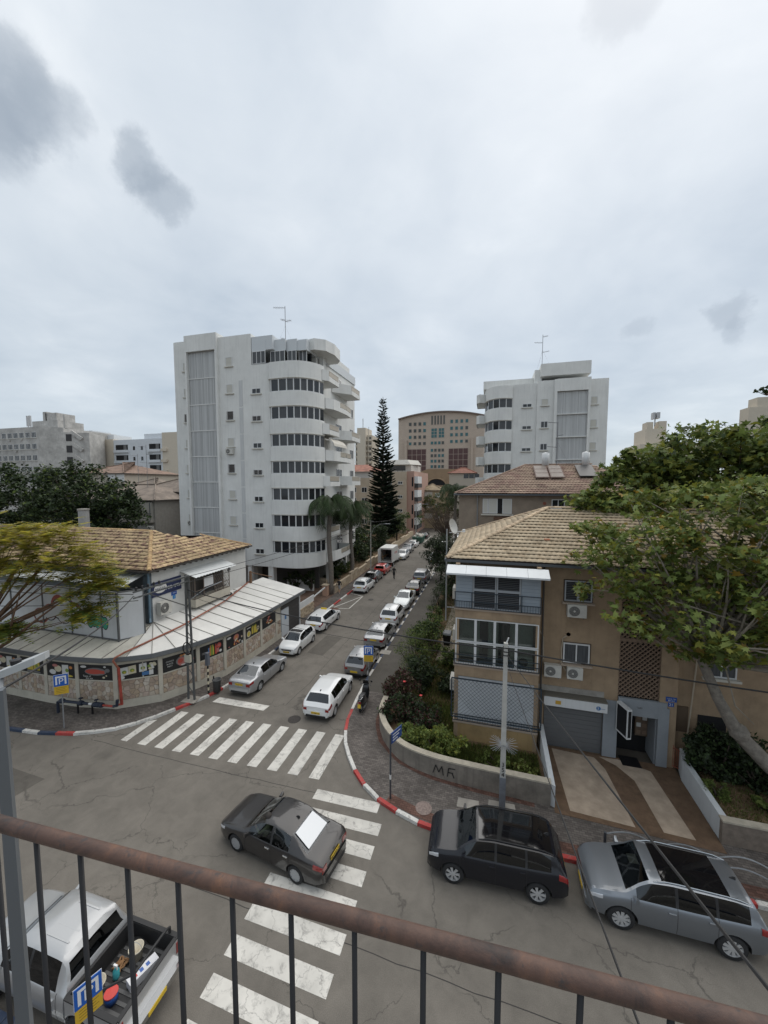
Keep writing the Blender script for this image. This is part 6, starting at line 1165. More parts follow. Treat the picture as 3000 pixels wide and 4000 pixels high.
def star():
    p = []
    for k in range(5):
        a = radians(-90+ (k-2)*52+90); p.append((cos(a)*(.55 if k != 2 else .62), sin(a)*.55, -.05)); b = a+radians(26); p.append((cos(b)*.26, sin(b)*.26, .03))
    p[-1] = (-.25, .0, 0); return np.array(p)
STAR = star()
LANCE = np.array([(-.5,0,0),(-.1,-.09,.03),(.5,0,-.08),(-.1,.09,.03)])
def leaves(name, parent, pts, size, mats, weights, shape, rng, flat=.4, sv=.5):
    n = len(pts); R = rots(rng, n, flat); s = size*rng.uniform(1-sv, 1+sv, n); V = pts[:, None, :]+np.einsum('nij,kj->nki', R, shape)*s[:, None, None]; k = len(shape)
    F = np.arange(n*k).reshape(n, k); mi = rng.choice(len(mats), n, p=np.array(weights)/sum(weights)); o = obj(name, np_mesh(name, V.reshape(-1, 3), F, mats, mi), parent)
    if parent is not None and parent.parent is None and parent.type == 'EMPTY': o.location = -parent.location
    return o
def clump_points(rng, c, r, nclump, per, cr, shell=.55, squash=.7):
    d = rng.normal(0, 1, (nclump, 3)); d /= np.linalg.norm(d, axis=1)[:, None]; rad = shell+(1-shell)*rng.uniform(0, 1, nclump)**.6; cc = np.array(c)+d*rad[:, None]*np.array(r); k = per
    off = rng.normal(0, 1, (nclump, k, 3)); off /= np.linalg.norm(off, axis=2)[:, :, None]; off *= (rng.uniform(0, 1, (nclump, k))**.45)[:, :, None]*cr*rng.uniform(.6, 1.35, nclump)[:, None, None]; off[:, :, 2] *= squash
    return (cc[:, None, :]+off).reshape(-1, 3), cc
BARK = mat('bark_grey', (.19,.17,.145), .95, var=.3, vs=6, bump=.6, bs=30); BARKD = mat('bark_dark', (.06,.045,.035), .95, var=.3, vs=6); TWIG = mat('twig_grey', (.24,.21,.17), .9, var=.2, vs=8)
def limbs(root, tips, r0, rng, m, parent, name='limb', bend=.6, n=5, r1=.012):
    mb = MB(); root = Vector(root)
    for t in tips:
        t = Vector(t); mid = (root+t)/2+Vector(rng.normal(0, bend, 3))*.5; pts = [root*(1-s)**2+mid*2*s*(1-s)+t*s*s for s in [k/n for k in range(n+1)]]; mb.tube(pts, [r0*(1-k/n)+r1 for k in range(n+1)], 5)
    return part(name, mb, m, parent, smooth=True)
def bush(label, c, r, mats, weights, size, nclump, per, seed, shape=QUAD, name='bush', cat='bush', group=None, cr=None, flat=.4, stem=True, kind=None, squash=.7, shell=.45):
    rng = np.random.default_rng(seed); t = thing(name, label, cat, (c[0], c[1], max(0, c[2]-r[2])), 0, group); pts, cc = clump_points(rng, c, r, nclump, per, cr or min(r)*.45, shell, squash); pts = pts[pts[:, 2] > .25]
    leaves('foliage', t, pts, size, mats, weights, shape, rng, flat)
    if stem: limbs((c[0], c[1], max(.05, c[2]-r[2]*1.05)), [tuple(cc[i]) for i in range(0, len(cc), max(1, len(cc)//9))], .05, rng, BARKD, t, 'stem', .3)
    return t
G_MID = leafmat('leaf_mid_green', (.125,.17,.045)); G_YEL = leafmat('leaf_yellow_green', (.18,.19,.035)); G_DRK = leafmat('leaf_dark_green', (.042,.066,.024), trans=.2); G_DEEP = leafmat('leaf_deep', (.024,.036,.017), trans=.15); G_GOLD = leafmat('leaf_gold', (.24,.16,.03)); G_LIME = leafmat('leaf_lime', (.17,.21,.055)); G_OLV = leafmat('leaf_olive', (.095,.09,.022)); G_RED = leafmat('leaf_wine', (.075,.03,.03)); G_GREY = leafmat('leaf_grey_green', (.07,.08,.06)); G_BRN = leafmat('leaf_brown', (.09,.062,.04)); G_PINE = leafmat('needle_dark', (.020,.032,.018), trans=.1); G_PALM = leafmat('palm_green', (.045,.072,.028), trans=.2)
# ---- big broad-leaved tree, right foreground
rng = np.random.default_rng(1)
tr = thing('broadleaf_tree', 'big leaning tree with star-shaped green and yellow leaves before the brown house', 'tree', (12.6,17.2,.7))
tk_ = MB(); tk_.tube([(12.9,17.1,.6),(11.6,17.2,1.5),(10.64,17.4,2.3),(9.6,17.5,3.4),(8.9,17.5,4.7),(8.3,17.5,6.1),(8.15,17.2,7.5),(8.3,16.9,8.8)], [.36,.29,.28,.25,.19,.155,.12,.08], 12); tk_.v = [tuple(c*(1)+random.uniform(-.022,.022) for c in v) for v in tk_.v]; part('trunk', tk_, BARK, tr, smooth=True)
part('burl', MB().lathe([(.05,-.35),(.30,-.15),(.33,.1),(.2,.3),(.05,.38)], (9.62,17.45,3.45), 10), BARK, tr, smooth=True)
pts, cc = [], []
for c, r, nc in (((7.6,16.2,8.3),(3.1,1.9,1.8),46),((11.0,16.2,8.8),(3.0,2.2,2.2),46),((4.9,16.9,9.6),(1.9,1.3,1.4),20),((12.2,16.5,10.6),(2.8,2.2,1.6),26),((8.6,16.8,10.4),(2.6,1.8,1.3),30),((6.4,17.2,11.3),(2.0,1.3,1.1),20),((10.6,16.8,12.0),(3.2,1.8,1.2),34),((13.6,16.4,12.6),(2.0,1.8,1.6),20),((12.5,15.6,7.2),(2.0,1.3,1.2),20),((8.0,19.5,12.3),(2.4,1.2,.9),26),((11.5,19.5,12.9),(3,1.5,1.1),30),((15,19.5,13),(3,1.5,2),26),((4.6,18.6,10.9),(1.0,.8,.8),9)):
    p, q = clump_points(rng, c, r, nc, 38, .66, .35, .7); pts.append(p); cc.append(q)
pts = np.concatenate(pts); cc = np.concatenate(cc); leaves('crown', tr, pts, .25, [G_MID, G_YEL, G_LIME, G_GOLD], (.50,.26,.17,.05), STAR, rng, .55)
limbs((8.3,17.3,6.3), [tuple(q) for q in cc[::3]], .075, rng, TWIG, tr, bend=.9); limbs((12.9,17.3,7.2), [tuple(q) for q in cc[1::6]], .09, rng, TWIG, tr, bend=.9)
part('bare_shoot', MB().tube([(9.0,16.6,7.2),(8.4,16.2,6.5),(8.7,16.1,5.2),(9.3,16.1,4.6)], [.03,.03,.025,.012], 5).tube([(10.4,16.4,7.0),(10.3,16.1,6.2),(10.5,16.1,4.9)], [.035,.03,.012], 5).tube([(11.2,16.4,7.2),(11.0,16,6.0),(11.4,16,5.0)], [.03,.025,.012], 5), TWIG, tr, smooth=True)
# darker tree behind, on the far right
rng = np.random.default_rng(2); tb = thing('broadleaf_tree', 'large dark green tree rising behind the brown house roof at right', 'tree', (16,31,0)); pts, cc = [], []
for c, r, nc in (((8.8,25.5,12.6),(3.2,2.2,1.9),46),((13.0,26,13.6),(4.0,2.6,2.6),70),((18,26,13.0),(4.4,3,3.6),60),((6.3,25.2,11.6),(1.6,1.2,1.2),16),((16,25,10.4),(5,2,2.0),40),((13.5,25.5,15.2),(4.5,2.5,1.5),46),((9.5,25.5,14.2),(2.2,1.6,1.2),24)):
    p, q = clump_points(rng, c, r, nc, 60, .85, .4, .7); pts.append(p); cc.append(q)
for x, y, z in ((6.9,25.2,13.6),(7.2,25.2,14.2),(7.6,25.3,14.7),(8.0,25.4,14.3)): p, q = clump_points(rng, (x,y,z), (.3,.3,.5), 4, 22, .3); pts.append(p)
pts = np.concatenate(pts); cc = np.concatenate(cc); leaves('crown', tb, pts, .32, [G_MID, G_DRK, G_YEL, G_LIME], (.52,.12,.22,.14), STAR, rng, .5); part('trunk', MB().tube([(16.5,31,0),(16,30,5),(14.5,27,9.5),(13,26,12.5)], [.4,.34,.26,.12], 9), BARKD, tb, smooth=True)
limbs((15,28,9), [tuple(q) for q in cc[::4]], .12, rng, BARKD, tb, bend=1.2)
# ---- feathery tree on the left pavement: flat sprays of fine leaflets
rng = np.random.default_rng(3); ft = thing('feathery_tree', 'feathery yellow-green tree with spreading bare branches before the shop', 'tree', (-29.5,14.2,.1))
sprays = []
for c, r, n in (((-24.2,14.8,10.4),(3.6,1.8,.8),34),((-22.0,14.6,9.2),(3.0,1.8,1.0),28),((-20.3,14.6,8.0),(2.0,1.3,1.0),22),((-26.5,14.2,8.6),(3.6,1.8,1.2),24),((-19.9,14.4,6.5),(1.3,.9,.6),9),((-25.6,13.6,5.2),(1.9,1.2,.6),16),((-29.0,14.5,9.6),(3.5,2.2,1.6),40)):
    d = rng.normal(0, 1, (n, 3)); d /= np.linalg.norm(d, axis=1)[:, None]; sprays.append(np.array(c)+d*np.array(r)*rng.uniform(.3, 1, n)[:, None])
cc = np.concatenate(sprays); V = []; 
base = np.array([-29.0,14.2,5.0])
for c in cc:
    out = c-base; out[2] *= .25; out /= np.linalg.norm(out)
    for _ in range(13):                     # fronds radiating outwards and up in a flat tuft
        a = rng.normal(0, .75); d = np.array([out[0]*cos(a)-out[1]*sin(a), out[0]*sin(a)+out[1]*cos(a), rng.normal(.10,.22)]); d /= np.linalg.norm(d); st = c+rng.normal(0, .28, 3)*np.array([1.3,1.3,.55]); L = rng.uniform(.5,1.0); s = np.cross(d, [0,0,1.0]); s /= np.linalg.norm(s); up = np.cross(s, d)
        for j in range(6):
            f = (j+1)/6; p = st+d*L*f-up*0-np.array([0,0,.10*f*f]); w = .24*sin(pi*(.15+.8*f))+.05
            for sg in (-1, 1):
                tip = p+s*sg*w+d*.05; V.append((p-d*.055, p+d*.06, tip))
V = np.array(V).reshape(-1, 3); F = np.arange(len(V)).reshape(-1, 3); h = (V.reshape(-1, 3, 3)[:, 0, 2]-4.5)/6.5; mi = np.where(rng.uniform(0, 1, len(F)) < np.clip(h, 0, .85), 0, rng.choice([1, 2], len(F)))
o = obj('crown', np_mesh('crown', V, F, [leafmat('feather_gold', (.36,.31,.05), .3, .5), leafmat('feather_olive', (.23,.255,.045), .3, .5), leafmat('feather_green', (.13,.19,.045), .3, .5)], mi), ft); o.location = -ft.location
BKB = mat('bark_brown', (.13,.075,.045), .9, var=.25, vs=5)
part('trunk', MB().tube([(-29.6,14.2,0),(-29.3,14.2,2.4),(-28.6,14.2,4.2)], [.26,.2,.17], 9), BKB, ft, smooth=True)
limbs((-28.6,14.2,4.2), [tuple(q) for q in cc[::4]], .07, rng, BKB, ft, bend=.5, n=6, r1=.008)
part('bough', MB().tube([(-29.3,14.2,2.6),(-27.2,14.0,3.6),(-25.2,13.9,4.6),(-22.8,14.0,6.2),(-20.6,14.2,7.6)], [.14,.11,.085,.055,.02], 7).tube([(-28.9,14.2,3.4),(-26.6,14.2,5.6),(-24.2,14.5,8.0),(-22.4,14.6,9.6)], [.13,.09,.06,.02], 7).tube([(-25.2,13.9,4.6),(-24.6,13.8,6.0),(-24.4,14.2,7.6)], [.07,.05,.02], 6), BKB, ft, smooth=True)
# ---- dark trees behind the shop
for i, (c, r, nc, lb) in enumerate((((-60,37,11.5),(7,5,4.4),95,'broad dark green tree at the left edge behind the shop'),((-50.5,36,11.2),(6,4.5,4.6),95,'dark dense tree left of the grey house'),((-46.0,36.5,9.4),(4.2,3,4.2),70,'lower dark tree next to the round chimney'))):
    rng = np.random.default_rng(20+i); t = thing('dense_tree', lb, 'tree', (c[0],c[1],0), 0, 'dark trees behind the corner shop'); pts, cc = clump_points(rng, c, r, nc, 95, 1.25, .5, .75); leaves('crown', t, pts, .42, [G_DRK, G_DEEP, G_MID], (.5,.42,.08), QUAD, rng, .5)
    part('trunk', MB().tube([(c[0],c[1],0),(c[0]+.3,c[1],c[2]-r[2]*.5),(c[0],c[1],c[2])], [.4,.3,.12], 8), BARKD, t, smooth=True); limbs((c[0],c[1],c[2]-r[2]*.6), [tuple(q) for q in cc[::9]], .12, rng, BARKD, t)
# ---- palms
def palm(label, x, y, zc, nf, L, droop, seed, tr_=.2, m=G_PALM):
    rng = np.random.default_rng(seed); t = thing('palm_tree', label, 'palm', (x,y,0)); n = 10; tb_ = MB(); tb_.tube([(x+.12*sin(k*.7),y,zc*k/n) for k in range(n+1)], [tr_*(1.25-.25*k/n)*(1+.06*(k % 2)) for k in range(n+1)], 9); part('trunk', tb_, mat('palm_trunk', (.16,.14,.12), .95, var=.25, vs=5), t, smooth=True)
    cs = MB().tube([(x,y,zc-.2),(x,y,zc+.9)], [tr_*.8,tr_*.45], 8); part('crownshaft', cs, G_PALM, t, smooth=True)
    for f in range(nf):
        a = 2*pi*f/nf*1.0+rng.uniform(-.25,.25); el = rng.uniform(.0,1.25); ln = L*rng.uniform(.85,1.1); d = np.array([cos(a),sin(a),0.0]); s = np.array([-sin(a),cos(a),0.0]); V = []; ns = 34; prev = np.array([x,y,zc+.6]); rr = [tuple(prev)]; ang = el
        for j in range(ns):
            ang -= droop/ns*(1+.8*j/ns); prev = prev+(d*cos(ang)+np.array([0,0,1.0])*sin(ang))*ln/ns; rr.append(tuple(prev)); fr_ = (j+1)/ns; ll = L*.34*sin(pi*min(1,.12+.88*fr_))**.6+.1
            tang = d*cos(ang)+np.array([0,0,sin(ang)])
            for sg in (-1,1):
                for q in range(2):
                    tip = prev+s*sg*ll*.62+tang*ll*.35+np.array([0,0,-ll*rng.uniform(.45,.95)]); V.append((prev-tang*.025, prev+tang*.045, tip+rng.normal(0,.05,3)))
        V = np.array(V).reshape(-1,3); fo = obj('frond', np_mesh('frond', V, np.arange(len(V)).reshape(-1,3), [m]), t); fo.location = -t.location
        part('rachis', MB().tube(rr[::4]+[rr[-1]], [.035*(1-k/len(rr[::4]))+.006 for k in range(len(rr[::4])+1)], 4), G_PALM, fo)
    return t
palm('tall feather palm nearest the left white block with drooping fronds', -18.05, 40.95, 10.4, 26, 4.2, 2.0, 41, .24); palm('second feather palm farther along beside the left white block', -18.15, 48.4, 9.4, 24, 4.2, 2.0, 42, .22)
palm('lone palm with stiff fronds left of the right white block', -5.7, 67, 11.6, 17, 4.6, 2.0, 43, .22)
# ---- tall conical pine in whorls
rng = np.random.default_rng(50); px_, py_, pz_ = -22.0, 78.0, 31.8; pn = thing('norfolk_pine', 'tall dark conical pine with tiered branches beside the street', 'pine tree', (px_,py_,0)); part('trunk', MB().tube([(px_,py_,0),(px_,py_,12),(px_,py_,pz_-.3)], [.45,.3,.04], 8), BARKD, pn, smooth=True); V = []
bmb = MB(); z = 3.0
while z < pz_-.6:
    f = (pz_-z)/(pz_-3.0); R0 = 3.7*f**.70+.2; nb = int(7+7*f); ph = rng.uniform(0,6)
    for b in range(nb):
        a = ph+2*pi*b/nb+rng.normal(0,.12); R1 = R0*rng.uniform(.62,1.12); d = np.array([cos(a),sin(a),0]); zk = z; z = zk+rng.normal(0,.16); lift = .20+.30*(1-f); pts = [np.array([px_,py_,z])+d*R1*u+np.array([0,0,lift*R1*u*u-.12*R1*u]) for u in (0,.35,.7,1.0)]; bmb.tube([tuple(p) for p in pts], [.05,.035,.025,.01], 4)
        ns = max(6, int(R1*9))
        for j in range(ns):
            u = .22+.78*(j+.5)/ns; p = np.array([px_,py_,z])+d*R1*u+np.array([0,0,lift*R1*u*u-.12*R1*u]); s = np.array([-d[1],d[0],0])
            for sg in (-1,1,0):
                tip = p+s*sg*rng.uniform(.22,.42)*(.6+.5*f)+d*rng.uniform(.1,.3)+np.array([0,0,rng.uniform(.02,.26)]); w = np.array([0,0,.07+.12*f])+s*.05; V.append((p-w, p+w, tip)); V.append((p-d*.12, p+d*.12, tip))
        z = zk
    z += .44+.24*(1-f)+rng.uniform(-.06,.06)
part('branch', bmb, BARKD, pn); V = np.array(V).reshape(-1,3); o = obj('crown', np_mesh('crown', V, np.arange(len(V)).reshape(-1,3), [G_PINE]), pn); o.location = -pn.location
# ---- street trees and shrubs
rng = np.random.default_rng(60); bt = thing('leafless_tree', 'brown leafless tree over the far end of the right pavement', 'tree', (-7.6,72,0)); tips = [tuple(np.array([-9,72,7.4])+rng.normal(0,1,3)*np.array([2.0,1.6,1.5])) for _ in range(130)]
limbs((-7.6,72,2.6), tips, .05, rng, mat('twig_brown', (.10,.075,.06), .95), bt, 'branch', 1.4, 6, .014); part('trunk', MB().tube([(-7.4,72,0),(-7.7,72,2.8),(-8.4,72,5.2)], [.22,.17,.08], 8), BARKD, bt, smooth=True)
leaves('dry_leaf', bt, np.array(tips).repeat(20, 0)+rng.normal(0,.6,(2600,3)), .15, [G_BRN, G_OLV], (.8,.2), QUAD, rng)
def tree(label, c, r, mats, w, size, nc, per, seed, tr_=.16, shape=QUAD, cr=.8, group=None, bark=BARKD):
    rng = np.random.default_rng(seed); t = thing('street_tree', label, 'tree', (c[0],c[1],0), 0, group); pts, cc = clump_points(rng, c, r, nc, per, cr, .4); leaves('crown', t, pts, size, mats, w, shape, rng); part('trunk', MB().tube([(c[0],c[1],0),(c[0]+.2,c[1],c[2]-r[2]*.6),(c[0],c[1],c[2])], [tr_,tr_*.8,tr_*.3], 7), bark, t, smooth=True); limbs((c[0],c[1],c[2]-r[2]*.7), [tuple(q) for q in cc[::7]], tr_*.45, rng, bark, t); return t
tree('bushy green tree behind the skip on the left pavement', (-19.5,80,5.2), (3.4,3.0,2.6), [G_DRK,G_MID], (.7,.3), .3, 60, 60, 70); tree('green tree at the left of the street end', (-14.5,106,7.4), (4.2,3,3.4), [G_DRK,G_OLV,G_MID], (.5,.3,.2), .35, 60, 60, 71); tree('dark tree closing the street end', (-9.5,112,6.2), (6,3,3.6), [G_DRK,G_BRN], (.6,.4), .35, 80, 60, 72); tree('tree beside the beige apartment house', (-18.6,98,4.4), (2.2,2,2.2), [G_DRK,G_MID], (.6,.4), .3, 30, 60, 73)
tree('dark round grey-green bush tree overhanging the right pavement', (-6.3,51.5,3.7), (2.4,2.2,2.5), [G_GREY,G_DEEP,G_DRK], (.35,.35,.3), .20, 90, 130, 74, .14, QUAD, .75); tree('dark tree behind the round bush against the grey-brown house', (-4.2,43.5,2.9), (1.6,2.8,2.4), [G_DEEP,G_DRK], (.6,.4), .22, 50, 70, 76, .12)
tree('large dark leafy mass under the palms beside the left white block', (-22.0,57,4.0), (2.6,5,2.6), [G_DEEP,G_DRK,G_MID], (.5,.4,.1), .42, 80, 60, 77, cr=1.0); tree('dark shrub tree at the entrance of the left white block', (-21.3,48.5,2.6), (1.6,2.4,1.7), [G_DEEP,G_DRK], (.6,.4), .36, 40, 60, 78)
tree('yellow-green tree right of the dark tree beside the cream terrace', (21,35,13.0), (5,4,4.5), [G_YEL,G_MID], (.5,.5), .4, 70, 60, 79, cr=1.1)
tree('dark bushy tree in front of the pine trunk', (-20.9,71,2.9), (1.7,3.4,2.5), [G_DEEP,G_DRK], (.6,.4), .3, 60, 70, 80); tree('dark bushy tree behind the pine beside the beige house', (-23.5,87,3.6), (3.2,4,3.2), [G_DRK,G_DEEP,G_MID], (.5,.4,.1), .34, 60, 70, 81); tree('dark leafy tree between second palm and pine', (-22.6,64,3.4), (2.4,3.2,2.9), [G_DEEP,G_DRK], (.55,.45), .34, 60, 70, 82)
BS = [((-4.6,38.5,1.5),(1.0,1.8,1.3),'dark spiky conifer bush nearest the grey-brown house',[G_DRK,G_DEEP],.16,36,90,LANCE),((-4.7,33.2,1.1),(.8,2.2,1.0),'small mixed shrub by the garden path',[G_MID,G_DRK],.14,26,70,QUAD),
 ((-4.5,28.6,1.5),(1.2,1.9,1.35),'tall leafy shrub beside the wheeled bin',[G_DRK,G_MID],.16,40,90,QUAD),((-4.9,25.4,1.5),(1.15,1.6,1.35),'bright green fern-like shrub over the pavement edge',[G_MID,G_DRK,G_LIME],.16,40,90,LANCE),((-4.3,23.2,1.1),(1.2,1.5,1.0),'dark undergrowth shrub behind the scooter',[G_DEEP,G_DRK],.15,30,90,QUAD),
 ((-4.9,21.2,1.15),(.95,.9,.8),'wine-red leaved shrub at the end of the garden wall',[G_RED,G_BRN,G_DRK],.13,36,90,QUAD),((-4.5,19.4,.95),(.95,1.0,.75),'dark shrub inside the curve of the garden wall',[G_DEEP,G_DRK,G_RED],.13,34,90,QUAD),((-3.2,18.9,1.0),(1.0,1.1,.8),'dark reddish shrub in the middle of the corner garden',[G_DEEP,G_RED,G_DRK],.13,36,90,QUAD),
 ((-3.5,17.5,.8),(.8,.55,.55),'lime green leafy bush at the bend of the garden wall',[G_LIME,G_MID],.14,26,80,QUAD),((-2.2,17.2,.9),(1.35,.75,.7),'largest lime green bush of the corner garden',[G_LIME,G_MID,G_YEL],.14,40,90,QUAD),((-2.2,23.2,.8),(.7,.9,.6),'small dark bush against the side wall of the brown house',[G_DEEP,G_DRK],.14,24,80,QUAD),
 ((1.8,16.7,.65),(.65,.6,.42),'small pale green bush by the driveway wall',[G_LIME,G_OLV],.12,20,70,QUAD),((.6,17.2,.5),(1.0,.6,.25),'low weed patch below the mesh balcony',[G_MID,G_LIME],.11,26,70,QUAD),((-2.6,26.5,.9),(.7,1.0,.6),'low green shrub in front of the wheeled bin',[G_MID,G_DRK],.14,24,80,QUAD),
 ((9.6,18.6,1.7),(1.1,.9,1.0),'dark green bush right of the house entrance',[G_DEEP,G_DRK],.17,46,100,QUAD),((10.9,18.4,1.6),(1.0,.9,.9),'second dark bush under the leaning trunk',[G_DEEP,G_DRK],.17,38,100,QUAD),((8.95,17.4,1.0),(.45,.5,.35),'small fresh green shrub behind the low white wall',[G_MID,G_LIME],.12,18,70,LANCE),((10.5,17.0,1.0),(.5,.4,.35),'light green sapling in the right garden',[G_LIME,G_MID],.16,14,50,QUAD),
 ((-20.2,46.6,1.0),(1.2,1.2,.6),'clipped hedge nearest the porch of the left white block',[G_DRK,G_DEEP],.14,40,90,QUAD),((-20.2,50.5,1.2),(1.3,2.4,.75),'long clipped hedge behind the boundary wall',[G_DRK,G_MID],.14,60,90,QUAD),((-20.4,60,1.3),(1.2,4,.8),'hedge under the second palm',[G_DRK,G_DEEP],.16,50,80,QUAD),((-21.0,68,1.4),(1.2,4.5,1.0),'hedge at the foot of the pine',[G_DRK,G_DEEP],.2,50,70,QUAD),((-22.6,41.2,1.6),(1.8,.4,1.0),'climbing creeper on the ground floor fence of the left white block',[G_DEEP,G_DRK,G_MID],.18,44,70,QUAD),((-20.6,41.0,1.8),(.5,.5,1.3),'creeper hanging at the bay corner of the left white block',[G_DRK,G_DEEP],.18,24,70,QUAD),
 ((-34.5,33.5,2.5),(2.5,1.6,2.0),'dark shrub between the shop and the left white block',[G_DEEP,G_DRK],.25,30,70,QUAD),((26.5,47.5,22.6),(1.2,.6,.5),'potted shrub on the cream terrace roof',[G_DRK],.25,12,30,QUAD)]
for i, (c, r, lb, ms, sz, nc, per, sh_) in enumerate(BS): bush(lb, c, r, ms, [1.0/(1+.5*j) for j in range(len(ms))], sz, nc, per, 100+i, sh_)
for i, (x, y, z) in enumerate(((-4.55,20.7,1.75),(-3.5,20.2,1.35))): single('flower', MB().lathe([(.02,0),(.07,.04),(.09,.07),(.05,.08),(.001,.06)], (x,y,z), 8), mat('flower_red', (.6,.04,.04), .5), ('red flower on the wine-red shrub','red flower between the dark garden shrubs')[i], 'flower')
# grass and leaf litter nobody could count
def tufts(name, polys, n, hgt, mats, seed, z=.28, litter=False):
    rng = np.random.default_rng(seed); P = []
    while len(P) < n:
        x0, x1, y0, y1 = polys[rng.integers(len(polys))]; P.append((rng.uniform(x0,x1), rng.uniform(y0,y1), z))
    P = np.array(P)
    if litter: o = leaves(name, None, P+np.array([0,0,.02]), hgt, mats, [1]*len(mats), QUAD, rng, 3.0)
    else:
        a = rng.uniform(0,2*pi,n); w = np.stack([np.cos(a),np.sin(a),np.zeros(n)],1)*.012; t = P+np.stack([rng.normal(0,.06,n),rng.normal(0,.06,n),hgt*rng.uniform(.5,1.3,n)],1); V = np.stack([P-w,P+w,t],1).reshape(-1,3); o = obj(name, np_mesh(name, V, np.arange(len(V)).reshape(-1,3), mats, rng.integers(0,len(mats),n)))
    o['kind'] = 'stuff'; o['label'] = name.replace('_', ' ')+' covering the garden soil'; o['category'] = 'grass' if not litter else 'leaf litter'
tufts('garden_grass', [(-4.9,-1.6,21.5,27),(-4.9,-1.6,27,50),(-1.8,2.4,16.3,18.5),(-3.6,-1.4,17.5,21.5),(-1.8,2.4,16.3,17.8)], 56000, .20, [G_MID,G_LIME,G_OLV,G_DRK], 200); tufts('garden_grass', [(8.8,14,16.1,17.2),(8.8,14,17.2,19)], 5000, .10, [G_MID,G_OLV], 201, .75); tufts('fallen_leaves', [(8.8,15,16.1,19.8),(-4.8,-1.6,18,30)], 1500, .10, [G_BRN,G_GOLD,G_BRN], 202, .5, True) if False else None
tufts('garden_grass', [(-29,-18.6,45,60),(-24,-19.2,60,95)], 12000, .14, [G_DRK,G_MID], 203, .5)
# ------------------------------------------------------------------ vehicles
TYRE = mat('tyre_rubber', (.018, .018, .019), .85); TRIM = mat('black_trim', (.016, .016, .017), .6); INTR = mat('car_interior', (.03, .03, .032), .8)
RIM = mat('alloy_rim', (.62, .63, .64), .35, .55); RIMD = mat('wheel_cover_grey', (.38, .39, .40), .5, .3)
LRED = mat('tail_light_red', (.22, .012, .012), .15, coat=.8); LCLR = mat('headlight_clear', (.55, .57, .60), .08, .3, coat=1.0); CHR = mat('chrome', (.6, .61, .62), .18, 1.0)
PLY = mat('number_plate_yellow', (.62, .42, .03), .5); PLT = mat('plate_text', (.02, .02, .02), .6)
CGL = glassmat('car_glass', .24); CGD = glassmat('car_glass_tinted', .10)
AMB = mat('indicator_amber', (.5, .2, .02), .2, coat=.6); SIGNW = mat('white_plastic', (.7, .7, .69), .4)
def paint(name, c, metal=.0, rough=.32): return mat('car_paint_'+name, c, rough, metal, coat=1.0)
def plin(pts, t):
    if t <= pts[0][0]: return pts[0][1]
    for (a, x), (b, y) in zip(pts, pts[1:]):
        if t <= b: return x+(y-x)*(t-a)/(b-a)
    return pts[-1][1]
def psm(pts, t, w=.016): return sum(plin(pts, min(1, max(0, t+w*k/2))) for k in (-2, -1, 0, 1, 2))/5
